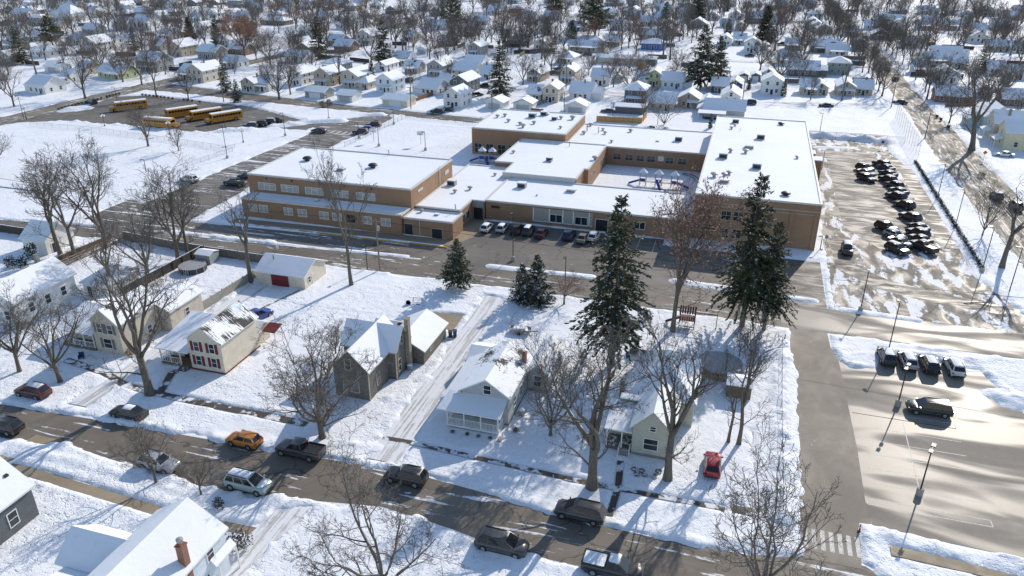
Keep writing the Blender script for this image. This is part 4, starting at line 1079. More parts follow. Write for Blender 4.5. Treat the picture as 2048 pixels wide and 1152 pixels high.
S.box("canopy_panel", M_GREYM, (-51.2, -48.7, 139.7, 139.85, 2.7, 3.9), parent=LNK)
S.box("vent_grille", M_DARK, (-47.2, -45.4, 139.93, 140.02, 2.75, 3.3), parent=CLS)
# glazed grey panel strip of the classrooms
S.box("panel_strip", [M_PANEL, M_WHITE], (-38.4, -26.2, 139.90, 139.97, 1.0, 3.7), *[(x-0.12, x+0.12, 139.86, 139.897, 0.9, 3.8, 1) for x in (-38.3, -35.0, -32.2, -30.1, -26.9)], (-38.3, -26.2, 139.86, 139.897, 0.9, 1.05, 1), parent=CLS)
for u in (-33.6, -28.5): S.win('S', u, 1.9, 2.4, 1.5, 139.9, parent=CLS, mull='v', sep=False)
S.door('S', -24.4, 0.1, 2.4, 2.5, 140.0, M_DOORD, parent=CLS)
S.win('S', -17, 2.2, 2.0, 1.4, 140.0, parent=CLS, mull='v', sep=False)
for u in (-29.6, -26.6, -16.6, -13.5, -3.4): 
    if u < -8: S.win('S', u, 2.5, 1.9, 1.5, 187.0, parent=BCK, mull='+', sep=False, trim=M_STONE)
for u in (-23.6, -20.9): S.win('S', u-0.2, 2.5, 1.9, 1.5, 187.0, parent=BCK, mull='+', sep=False, trim=M_STONE)
S.box("white_board", M_SIGN, (-20.0+0.6, -18.6+0.6, 186.93, 187.0, 2.2, 3.4), parent=BCK)
for u in (168.0, 171.0, 180.5, 183.2): S.win('E', u, 2.3, 1.3, 1.6, -32.3, parent=MID, mull='+', sep=False, trim=M_STONE)
for u in (-66.5, -63.3, -60.0, -57.0, -54.0, -51.0): S.win('S', u, 1.9, 2.0, 2.4, 187.0, parent=REA, mull='+', sep=False, trim=M_STONE)
# two-storey wing: stone bands, piers, paired windows
S.box("stone_band", M_STONE, (-7.2, 15.2, 141.43, 141.5, 7.55, 7.72), (-7.2, 15.2, 141.43, 141.5, 6.95, 7.05), (-7.27, -7.2, 141.5, 210, 7.55, 7.72), (15.2, 15.27, 141.5, 210, 7.55, 7.72), parent=RGT)
for x in (-6.6, -2.6, 6.2, 10.4, 14.6): S.box("brick_pier", M_BRICK, (x-0.35, x+0.35, 141.36, 141.425, -0.2, 7.5), parent=RGT)
for u in (-4.6, -1.2, 1.0, 4.0):
    for z in (5.4, 1.9): S.win('S', u, z, 1.7, 1.7, 141.5, parent=RGT, mull='+', sep=False, trim=M_STONE)
S.box("stair_tower", [M_BRICK, M_CAP], (15.3, 18.0, 183.0, 186.5, -0.2, 6.2), (15.3, 18.0, 183.0, 186.5, 6.2, 6.4, 1), parent=RGT)
S.box("wall_unit", [M_GREYM, M_CAP], (15.35, 16.9, 188.5, 192, 4.0, 6.3), (15.35, 16.9, 188.5, 192, 6.3, 6.45, 1), parent=RGT)
# roof furniture, each piece a part of its own
def roof_bit(kind, pxx, pyy, z, s=1.0):
    x, y = G(pxx, pyy, z)
    if kind == 'dome': me = cached("rb_dome", lambda: MB().lathe([(0.5, -0.1), (0.5, 0.35), (1.0, 0.4), (1.05, 0.62), (0.75, 0.86), (0.3, 0.97)], 16).mesh("roof_fan", M_DARK, True)); nm = "roof_fan"
    elif kind == 'unit': me = cached("rb_unit", lambda: MB().box(-0.9, 0.9, -0.7, 0.7, -0.1, 1.1).box(-0.7, 0.7, -0.73, -0.7, 0.2, 0.9, 1).box(-0.9, 0.9, -0.7, 0.7, 1.1, 1.22, 2).mesh("roof_unit", [M_GREYM, M_DARK, M_CAP])); nm = "roof_unit"
    elif kind == 'vent': me = cached("rb_vent", lambda: MB().lathe([(0.28, -0.1), (0.28, 0.45), (0.62, 0.5), (0.62, 0.72), (0.3, 0.85)], 12).mesh("roof_vent", M_GREYM, True)); nm = "roof_vent"
    elif kind == 'hatch': me = cached("rb_hatch", lambda: MB().box(-0.8, 0.8, -0.8, 0.8, -0.1, 0.5).box(-0.85, 0.85, -0.85, 0.85, 0.5, 0.66, 1).mesh("roof_hatch", [M_GREYM, M_CAP])); nm = "roof_hatch"
    else: me = cached("rb_pipe", lambda: MB().tube([(0,0,-0.1), (0,0,1.1)], 0.09, 8).tube([(0,0,1.1), (0.0,-0.22,1.2)], 0.09, 8).mesh("vent_pipe", M_GREYM, True)); nm = "vent_pipe"
    put(nm, me, S.r, (x-S.ox, y-S.oy, z), 0, s)
for a in [('dome',615,321,7.85),('dome',746,335,7.85),('hatch',683,340,7.85,.9),('pipe',778,310,7.85),('pipe',540,384,4.05,.6),('vent',464+172,440-58,4.05,.5),('hatch',634,402,4.05,.5),
          ('unit',904,370,3.95),('vent',910,385,3.95,.8),('vent',940,379,3.95,.9),('pipe',911,420,3.95),('unit',1044,375,4.1),('hatch',1143,383,4.1,1.1),('vent',843,424,3.45,.8),('hatch',874,430,3.45,.5),('vent',1074,392,4.1,.4),('vent',990,351,3.95,.7),
          ('unit',1099,322,5.1,.8),('vent',1027,306,5.1,.8),('vent',1190,320,5.1,1.2),('pipe',1139,293,5.1),('pipe',1194,346,5.1,.5),('vent',1101,325,5.1,.6),
          ('vent',995,235,7.0),('vent',1010,233,7.0),('vent',1017,244,7.0),('vent',1040,250,7.0),('vent',1046,255,7.0,1.2),('unit',1065,235,7.0,1.1),('unit',1088,231,7.0),('hatch',1092,230,7.0),('unit',1109,240,7.0,.8),('vent',1122,238,7.0),('vent',1145,239,7.0,1.3),('vent',1121,257,7.0,.8),('vent',1068,248,7.0),
          ('pipe',1174,262,4.7,1.5),('pipe',1197,266,4.7,1.3),('vent',1168,268,4.7),('vent',1210,268,4.7,.9),('vent',1206,261,4.7,.8),('vent',1181,252,4.7),('vent',1261,264,4.7),('unit',1357,282,4.7),('vent',1223,285,4.7,.8),('hatch',1315,283,4.7,.5),
          ('unit',1471,246,9.0,.9),('vent',1470,252,9.0,.7),('vent',1463,258,9.0,.8),('dome',1562,250,9.0,.8),('pipe',1480,262,9.0,.6),('unit',1521,278,9.0),('hatch',1498,296,9.0,1.2),('vent',1491,306,9.0,1.1),('vent',1461,304,9.0),('unit',1446,316,9.0),('unit',1513,337,9.0),('vent',1428,354,9.0,1.2),('vent',1448,353,9.0),('vent',1458,349,9.0),('hatch',1449,364,9.0),('dome',1571,391,9.0,.85),('vent',1594,317,9.0,.8)]: roof_bit(*a)

# ================================================================ houses of the near street
def siding(n, c, l=0.2): return paint(n, c, 0.65, 0.08, 1.2, 0.3, l)
W_CREAM = siding("siding_cream", (0.68, 0.61, 0.49)); W_BEIGE = siding("siding_beige", (0.56, 0.50, 0.41)); W_OLIVE = paint("shingles_olive", (0.17, 0.165, 0.145), 0.8, 0.2, 2.5, 0.2, 0.18)
W_GREYB = siding("siding_grey_blue", (0.48, 0.49, 0.49)); W_PALE = siding("siding_pale_green", (0.50, 0.49, 0.405)); W_DKGREY = siding("siding_dark_grey", (0.13, 0.14, 0.145)); W_LTBLUE = siding("siding_light_blue", (0.66, 0.71, 0.76))
W_WHITE = siding("siding_white", (0.76, 0.75, 0.72)); W_YEL = siding("siding_cream_yellow", (0.72, 0.63, 0.42)); W_TAN = siding("siding_tan", (0.48, 0.40, 0.30)); W_TEAL = siding("siding_pale_teal", (0.42, 0.52, 0.52))
W_CONC = paint("foundation", (0.24, 0.23, 0.20), 0.9, 0.2); W_REDB = paint("red_foundation", (0.20, 0.04, 0.03), 0.8, 0.2)
P_RED = paint("red_paint", (0.17, 0.018, 0.02), 0.55, 0.12); P_GRN = paint("grey_green_paint", (0.14, 0.15, 0.14), 0.6, 0.12); P_NAVY = paint("navy_paint", (0.03, 0.05, 0.13), 0.5, 0.1)
M_ROOFH1 = roof_mat("roof_half_bare", 0.45, streak=(0.7, 7.0, 0.0)); M_ROOFP = roof_mat("roof_mostly_snow", 0.36); M_TRIMY = paint("wood_trim_pale", (0.5, 0.44, 0.36), 0.7, 0.1)
def shutters(B, u, z, w, h, at, m, face='S'):
    for sg in (-1, 1): B.box("shutter", m, (u+sg*(w/2+0.33)-0.2, u+sg*(w/2+0.33)+0.2, at-0.07, at-0.005, z-h/2-0.05, z+h/2+0.05))
def railing(B, pts, z0, z1, m, step=0.16, name="railing"):
    mb = MB()
    for (ax, ay), (bx, by) in zip(pts[:-1], pts[1:]):
        L = math.hypot(bx-ax, by-ay); n = max(2, int(L/step))
        A = (ax-B.ox, ay-B.oy); D = (bx-B.ox, by-B.oy)
        mb.tube([(*A, z1), (*D, z1)], 0.05, 4); mb.tube([(*A, z0+0.1), (*D, z0+0.1)], 0.04, 4)
        for i in range(n+1):
            t = i/n; x = A[0]+(D[0]-A[0])*t; y = A[1]+(D[1]-A[1])*t
            mb.box(x-0.022, x+0.022, y-0.022, y+0.022, z0+0.1, z1)
    return put(name, mb.mesh(name, m), B.r)
def steps(B, x0, x1, y0, y1, z, n, m, name="steps"):
    mb = MB()
    for i in range(n):
        yy = y0+(y1-y0)*i/n; mb.box(x0-B.ox, x1-B.ox, yy-B.oy, y1-B.oy, z*i/n-0.1 if i == 0 else z*i/n, z*(i+1)/n)
    return put(name, mb.mesh(name, m), B.r)

# 1 cream house with red shutters
B = Bld("house", "cream two-storey house with dark red shutters and shingles showing on its half bare roof", "house", -67.3, 72.4)
B.vol(-67.3, -62.1, 72.4, 80.3, 5.0, 6.9, 'y', W_CREAM, roofm=M_ROOFH1, t=0.12)
B.box("foundation", W_REDB, (-67.36, -62.04, 72.34, 80.36, -0.2, 0.42))
for u in (-66.0, -63.6):
    for z in (3.9, 1.75):
        B.win('S', u, z, 0.75, 1.35, 72.4); shutters(B, u, z, 0.75, 1.35, 72.4, P_RED)
B.shed([(-72.6, 71.9, 2.75), (-67.25, 71.9, 2.75)], [(-72.6, 80.2, 4.3), (-67.25, 80.2, 4.3)])
B.box("wall", W_CREAM, (-71.9, -67.33, 74.3, 79.8, -0.2, 3.0)); B.box("porch_floor", [M_WOODB, M_WOODG], (-72.3, -67.4, 72.3, 74.25, 0.45, 0.6), (-72.2, -67.4, 72.4, 72.5, -0.1, 0.45, 1))
for x in (-72.2, -70.6, -69.0): B.post(x, 72.4, 0.6, 2.75)
railing(B, [(-69.3, 72.4), (-72.2, 72.4), (-72.2, 74.2)], 0.6, 1.5, M_WHITE, 0.3); steps(B, -69.0, -67.7, 71.0, 72.3, 0.6, 4, M_WOODG)
railing(B, [(-69.05, 72.3), (-69.05, 71.0)], 0.2, 1.2, M_WHITE, 0.5); B.door('S', -69.5, 0.6, 0.9, 2.0, 74.3, M_DOORD)
B.shed([(-62.0, 81.2, 2.2), (-60.0, 81.2, 2.2)], [(-62.0, 83.2, 2.6), (-60.0, 83.2, 2.6)], roofm=P_RED, trim=P_RED, name="awning")
for x, y in ((-60.1, 81.3), (-60.1, 83.1)): B.post(x, y, 0, 2.3, 0.1)
B.vol(-66.4, -62.3, 80.5, 83.2, 2.6, 3.3, 'x', W_CREAM, wname="rear_wall", rname="rear_roof")
# 2 beige house, grey shutters
B = Bld("house", "beige two-storey house with grey-green shutters behind the tall thick tree trunk", "house", -83.3, 72.6)
B.vol(-83.3, -78.7, 72.6, 80.2, 5.1, 7.0, 'y', W_BEIGE, roofm=M_ROOFP)
B.vol(-82.6, -76.9, 80.4, 87.5, 3.6, 4.9, 'y', W_BEIGE, wname="rear_wall", rname="rear_roof")
for u in (-82.0, -80.2): B.win('S', u, 4.05, 0.8, 1.35, 72.6); shutters(B, u, 4.05, 0.7, 1.35, 72.6, P_GRN)
B.win('S', -81.1, 1.75, 1.3, 1.4, 72.6); shutters(B, -81.1, 1.75, 1.3, 1.4, 72.6, P_GRN)
for u, z in ((75, 4.0), (78, 1.7)): B.win('E', u, z, 0.8, 1.2, -78.7)
B.win('E', 84, 1.9, 0.8, 1.2, -76.9)
B.shed([(-89.6, 72.3, 2.7), (-83.36, 72.3, 2.7)], [(-89.6, 78.0, 4.4), (-83.36, 78.0, 4.4)]); B.shed([(-89.6, 83.2, 2.7), (-83.36, 83.2, 2.7)], [(-89.6, 78.0, 4.4), (-83.36, 78.0, 4.4)], name="rear_porch_roof")
B.box("wall", W_BEIGE, (-88.9, -83.35, 74.5, 82.8, -0.2, 2.9)); B.box("porch_floor", M_WOODG, (-89.3, -83.4, 72.5, 74.45, 0.0, 0.5))
for x in (-89.2, -87.3, -85.4, -83.7): B.post(x, 72.7, 0.5, 2.7)
railing(B, [(-89.2, 72.7), (-83.7, 72.7)], 0.5, 1.35, M_WHITE, 0.3); B.win('S', -87, 1.7, 1.0, 1.3, 74.5); B.door('S', -85.2, 0.5, 0.9, 2.0, 74.5, M_DOORD)
# 3 olive house
B = Bld("house", "olive grey two-storey house with a cross gable and tall outside chimney by the snowy drive", "house", -45.5, 72.4)
B.vol(-45.6, -40.8, 72.4, 82.0, 4.55, 7.0, 'y', W_OLIVE, trim=M_TRIMY)
B.vol(-47.2, -39.7, 78.0, 82.1, 4.58, 6.95, 'x', W_OLIVE, trim=M_TRIMY, wname="cross_wall", rname="cross_roof")
B.vol(-43.8, -37.8, 82.6, 90.8, 2.35, 4.0, 'y', W_OLIVE, trim=M_TRIMY, wname="annex_wall", rname="annex_roof")
B.vol(-46.6, -43.9, 84.5, 89.5, 2.2, 3.6, 'x', W_OLIVE, trim=M_TRIMY, wname="shed_wall", rname="shed_roof")
B.win('S', -43.5, 5.0, 0.75, 1.5, 72.4, trim=M_TRIMY); B.win('S', -43.3, 1.9, 2.1, 1.5, 72.4, trim=M_TRIMY, glass=glass_mat('curtained_glass', (0.2, 0.2, 0.18)), mull='v')
B.win('E', 74.9, 2.0, 0.75, 1.6, -40.8, trim=M_TRIMY); B.win('E', 79.0, 1.9, 0.75, 1.7, -39.7, trim=M_TRIMY); B.win('E', 80.0, 5.2, 0.6, 1.1, -39.7, trim=M_TRIMY); B.win('E', 85.2, 1.5, 0.9, 0.8, -37.8, trim=M_TRIMY)
B.box("corner_board", M_TRIMY, (-40.86, -40.74, 72.34, 72.46, -0.1, 4.4), (-39.76, -39.64, 77.94, 78.06, -0.1, 4.4))
B.box("chimney", paint("stucco_chimney", (0.30, 0.27, 0.21), 0.85, 0.2), (-39.68, -39.1, 81.0, 81.75, -0.1, 7.6), (-39.73, -39.05, 80.95, 81.8, 7.6, 7.72))
# 4 grey house with white porch
B = Bld("house", "light grey one-and-a-half-storey house with a white-railed porch across its front", "house", -29.0, 70.1)
B.vol(-28.4, -22.6, 72.4, 82.0, 4.25, 6.1, 'y', W_GREYB, ridge=-25.3, roofm=M_ROOFP)
B.vol(-22.5, -19.9, 80.6, 88.5, 2.9, 4.2, 'y', W_GREYB, wname="side_wall", rname="side_roof")
B.vol(-31.2, -28.5, 82.2, 86.8, 2.3, 3.2, 'x', W_GREYB, wname="rear_wall", rname="rear_roof")
B.shed([(-31.0, 72.0, 2.7), (-31.0, 82.0, 2.7)], [(-28.5, 72.0, 4.0), (-28.5, 82.0, 4.0)], name="side_porch_roof")
B.shed([(-30.6, 69.6, 2.75), (-22.7, 69.6, 2.75)], [(-30.0, 72.45, 3.7), (-22.7, 72.45, 3.7)])
B.box("porch_floor", [M_WHITE, M_WOODG], (-29.6, -23.1, 70.1, 72.3, 0.35, 0.62), (-29.5, -23.2, 70.2, 72.3, -0.1, 0.35, 1))
B.box("wall", W_GREYB, (-30.0, -28.45, 72.5, 81.5, -0.1, 3.0))
for x in (-29.5, -27.4, -25.3, -23.2): B.post(x, 70.2, 0.62, 2.78)
railing(B, [(-29.5, 71.9), (-29.5, 70.2), (-23.2, 70.2), (-23.2, 72.2)], 0.6, 1.5, M_WHITE, 0.17)
B.win('S', -25.2, 4.75, 0.85, 1.15, 72.4); B.door('S', -26.4, 0.62, 0.95, 2.0, 72.4, M_DOORD); B.win('S', -24.4, 1.8, 1.5, 1.3, 72.4); B.win('S', -27.6, 1.8, 0.8, 1.2, 72.4, glass=M_BLIND)
for u in (75.0, 77.6): B.win('E', u, 2.0, 0.8, 1.3, -22.6)
B.win('S', -21.2, 1.75, 0.9, 1.5, 80.6); B.chim(-22.9, 80.2, 3.2, 6.0, 0.55); B.box("foundation", W_CONC, (-28.46, -22.54, 72.34, 82.06, -0.2, 0.4), (-22.56, -19.84, 80.54, 88.5, -0.2, 0.6))
B.box("steps", M_CONC, (-22.95, -22.4, 68.9, 70.0, -0.1, 0.3)); railing(B, [(-22.5, 70.0), (-22.3, 68.7)], 0.0, 1.0, M_WHITE, 0.5)
# 5 pale house, hipped back part
B = Bld("house", "pale green one-storey house with steep front gable and hipped rear roof behind bare trees", "house", -7.7, 71.3)
B.vol(-7.7, -3.4, 71.3, 78.2, 4.0, 6.2, 'y', W_PALE, trim=M_TRIMY)
B.vol(-9.4, -1.6, 78.4, 88.6, 3.4, 6.6, 'h', W_PALE, wname="rear_wall", rname="rear_roof", trim=M_TRIMY)
B.win('S', -5.6, 1.9, 1.5, 1.4, 71.3, mull='h'); B.win('S', -5.5, 4.0, 0.6, 0.6, 71.3)
B.shed([(-10.9, 71.3, 2.9), (-7.75, 71.3, 2.9)], [(-10.9, 76.5, 3.6), (-7.75, 76.5, 3.6)]); B.box("porch_floor", M_WOODG, (-10.7, -7.8, 71.5, 74, -0.1, 0.6)); B.box("wall", W_PALE, (-10.4, -7.75, 74.1, 78.3, -0.1, 3.1))
for x in (-10.6, -8.9): B.post(x, 71.6, 0.6, 2.95)
steps(B, -9.0, -7.9, 70.2, 71.5, 0.6, 4, M_CONC); railing(B, [(-9.05, 71.5), (-9.05, 70.2)], 0.3, 1.3, M_WHITE, 0.5); railing(B, [(-7.85, 71.5), (-7.85, 70.2)], 0.3, 1.3, M_WHITE, 0.5)
B.box("chimney", M_WOODG, (-10.35, -9.85, 78.0, 78.5, 2.5, 5.4)); B.box("dormer", [W_CONC, M_CAP], (-9.9, -7.9, 76.3, 77.2, 3.3, 4.1), (-10.0, -7.8, 76.2, 77.3, 4.1, 4.25, 1)); B.box("foundation", W_CONC, (-7.75, -3.35, 71.25, 78.2, -0.2, 0.5))
for x, y, z in ((-4.9, 73.6, 5.45), (-4.8, 76.4, 5.35), (-4.2, 82.5, 5.75)): put("roof_vent", cached("hvent", lambda: MB().box(-.2, .2, -.2, .2, -.3, .25).mesh("roof_vent", M_DARK)), B.r, (x+7.7, y-71.3, z))
# lower edge of the picture
B = Bld("house", "dark grey house with snowy roof at the lower left edge of the photo", "house", -70.2, 36.0)
B.vol(-70.2, -63.6, 36.0, 43.8, 3.9, 6.3, 'y', W_DKGREY); B.win('E', 41.2, 1.9, 0.95, 1.5, -63.6); B.win('E', 37.5, 1.9, 0.95, 1.5, -63.6)
put("roof_vent", cached("hvent", lambda: None), B.r, (4.9, 7.0, 5.2))
B = Bld("house", "light blue house with brick chimney and side wing at the bottom edge of the photo", "house", -48.0, 30.0)
B.vol(-47.7, -40.6, 30.0, 43.3, 4.9, 7.2, 'y', W_LTBLUE); B.vol(-53.4, -47.9, 37.2, 41.6, 3.2, 5.0, 'x', W_LTBLUE, wname="side_wall", rname="side_roof")
B.vol(-52.2, -47.9, 31.5, 36.9, 2.8, 3.6, 'x', W_LTBLUE, wname="rear_wall", rname="rear_roof")
B.chim(-40.9, 38.6, 0, 7.3, 0.65); put("chimney_cowl", MB().lathe([(0.16, 0), (0.16, 0.35), (0.3, 0.4), (0.3, 0.6), (0.1, 0.7)], 10).mesh("chimney_cowl", M_GREYM, True), B.r, (7.1, 8.6, 7.3))
for u, z in ((41.2, 3.9), (40.2, 1.6), (36.5, 3.9)): B.win('E', u, z, 0.8, 1.2, -40.6)
B.shed([(-40.0, 43.9, 2.6), (-40.0, 41.0, 2.6)], [(-40.55, 43.9, 3.2), (-40.55, 41.0, 3.2)]); 
for y in (41.2, 43.7): B.post(-39.9, y, 0, 2.6, 0.1)
# houses on the left
B = Bld("house", "white two-storey house with broad snowy roof behind bare trees at the left edge", "house", -107.0, 75.0)
B.vol(-106.6, -99.6, 74.8, 86.0, 4.3, 6.6, 'y', W_WHITE)
for u in (77.5, 80.5, 83.5): B.win('E', u, 2.4, 0.9, 1.4, -99.6)
B.box("chimney", W_CONC, (-105.3, -104.7, 84.6, 85.2, 5, 7.4)); B.vol(-110.5, -106.7, 76.5, 84, 2.8, 3.9, 'x', W_WHITE, wname="side_wall", rname="side_roof")
for u in (-104.8, -101.4): B.win('S', u, 2.0, 0.9, 1.4, 74.8)
B = Bld("garage", "white garage with a hipped snowy roof and narrow dark side door behind the beige house", "garage", -100.1, 86.2)
B.vol(-98.9, -94.2, 86.6, 93.5, 2.5, 4.2, 'h', W_WHITE); B.door('S', -97.7, 0, 0.8, 2.0, 86.6, M_DOORD)
B = Bld("cottage", "white cottage with a small dark window and big snowy gable roof by the brown fence", "cottage", -124.3, 99.5)
B.vol(-124.0, -118.6, 98.4, 104.8, 3.0, 5.2, 'x', W_WHITE); B.win('S', -121.6, 1.7, 0.9, 0.8, 98.4); B.door('E', 100.0, 0, 0.9, 2.0, -118.6, M_DOORD)
B = Bld("garage", "cream garage with a wide dark red door and snowy roof beside the cross street", "garage", -74.9, 99.1)
B.vol(-74.9, -66.0, 99.1, 106.0, 2.5, 4.1, 'x', W_CREAM)
B.box("garage_door", P_RED, (-72.2, -69.0, 99.0, 99.12, 0, 2.15)); B.win('E', 100.6, 1.4, 0.7, 1.0, -66.0); B.door('E', 101.9, 0, 0.8, 1.9, -66.0, W_CREAM)
put("flue", MB().tube([(0,0,0), (0,0,1.3)], 0.07, 6).mesh("flue", M_DARK), B.r, (1.9, 2.4, 3.2))
B = Bld("garden_shed", "grey metal shed with flat snowy roof beside the round swimming pool", "shed", -90.5, 103.4)
B.vol(-90.4, -87.4, 103.2, 105.8, 1.9, 2.3, 'x', paint("shed_metal", (0.33, 0.35, 0.34), 0.5, 0.1), o=0.12, t=0.12); B.door('S', -88.4, 0, 1.2, 1.7, 103.2, paint("shed_door", (0.30, 0.32, 0.31), 0.5, 0.1), trim=M_GREYM)
B = Bld("garden_shed", "small flat-roofed wooden shed under bare trees by the round covered pool", "shed", 1.8, 86.5)
B.vol(2.0, 5.0, 86.6, 89.4, 1.9, 2.25, 'x', M_WOODG, o=0.12, t=0.12); B.door('S', 3.3, 0, 0.9, 1.7, 86.6, M_WOODB, trim=M_WOODG)
# ================================================================ the town beyond: houses
RH = random.Random(42)
W_GREY = siding("siding_grey", (0.33, 0.33, 0.32)); W_BROWN = siding("siding_brown", (0.20, 0.145, 0.11)); W_NAVY = siding("siding_navy", (0.05, 0.075, 0.14)); W_BLUE = siding("siding_bright_blue", (0.09, 0.17, 0.40)); W_GRNY = siding("siding_yellow_green", (0.50, 0.52, 0.28)); W_GRN = siding("siding_grey_green", (0.30, 0.36, 0.32))
HC = {'w': ("white", W_WHITE), 'c': ("cream", W_CREAM), 'b': ("beige", W_BEIGE), 't': ("tan", W_TAN), 'g': ("grey", W_GREY), 'd': ("dark grey", W_DKGREY), 'n': ("brown", W_BROWN), 'l': ("pale blue", W_LTBLUE), 'u': ("navy blue", W_NAVY), 'U': ("bright blue", W_BLUE), 'y': ("yellow-green", W_GRNY), 'e': ("pale teal", W_TEAL), 'G': ("grey-green", W_GRN), 'r': ("brick", M_BRICKR), 'Y': ("cream yellow", W_YEL)}
LM = [((360,236), "the parked school buses"), ((283,52), "the white church-like hall"), ((1305,95), "the bright blue bungalow"), ((1412,120), "the snowy twin spruces"), ((1528,60), "the big dense spruce"), ((1000,150), "the spruce behind the school"),
      ((490,60), "the rusty-leaved tree"), ((557,160), "the big round bare oak"), ((222,150), "the long porch house"), ((1237,242), "the yellow board fence"), ((1468,180), "the navy blue house"), ((1307,165), "the yellow-green house"), ((640,90), "the spruce left of centre"),
      ((770,95), "the spruce over the small garages"), ((45,95), "the spruce at the left edge"), ((105,65), "the dark pine upper left"), ((1800,180), "the boulevard trees"), ((1960,120), "the small spruce at right"), ((1705,180), "the tan corner house"), ((1055,235), "the school's rear hall"),
      ((1250,128), "the long storage row"), ((905,200), "the tall white street house"), ((1970,40), "the upper right corner"), ((1650,95), "the large dark-roofed house"), ((60,10), "the upper left corner"), ((880,70), "the round brown evergreen"), ((330,14), "the pale hipped house"), ((1120,25), "the tall pines at the top centre"),
      ((760,20), "the top edge left of centre"), ((1330,15), "the top edge right of centre"), ((1750,20), "the top edge near the boulevard"), ((560,20), "the top edge above the rusty tree"), ((1200,70), "the bare grove at top centre"), ((1000,60), "the reddish bare tree"), ((240,110), "the dark board fence at left")]
USED = {}
FREE = []      # labels that could not be told apart get a group later
def rel(pxx, pyy, q):
    dx, dy = pxx-q[0], pyy-q[1]; ax, ay = abs(dx), abs(dy)*2.2
    far = "well " if max(ax, ay) > 130 else ""
    if ax < 22 and ay < 22: return "beside"
    h = "left of" if dx < 0 else "right of"; v = "behind" if dy < 0 else "in front of"
    if ax > 2.2*ay: return far + h
    if ay > 2.2*ax: return far + v
    return v.split(' ')[0] + " and " + h if v == "behind" else "in front and " + h
ORD = ["first", "second", "third", "fourth", "fifth", "sixth", "seventh", "eighth", "ninth", "tenth", "eleventh", "twelfth"]
def place_label(desc, pxx, pyy, own=None):
    """desc + where it stands among the photo's landmarks; never the same twice"""
    ls = sorted(LM, key=lambda l: (l[0][0]-pxx)**2 + ((l[0][1]-pyy)*2.2)**2)
    for q, nm in ls[:9]:
        if own and nm == own: continue
        s = f"{desc} {rel(pxx, pyy, q)} {nm}"
        if s not in USED and len(s.split()) <= 16:
            USED[s] = 1; return s
    q, nm = ls[0]; k = 1
    while True:
        s = f"{desc} {rel(pxx, pyy, q)} {nm}, {ORD[min(k, 11)]} nearest"
        if s not in USED: USED[s] = 1; return s
        k += 1
        if k > 11: q, nm = ls[(k) % len(ls)]
def winrow(B, face, a0, a1, at, zs, n, trim=None):
    for z in zs:
        for i in range(n):
            u = a0+(a1-a0)*(i+0.5)/n
            window(B.r, face, (u-B.ox) if face in 'SN' else (u-B.oy), z, 0.85, 1.25, (at-B.oy) if face in 'SN' else (at-B.ox), sep=False, trim=trim)
HOUSES = []
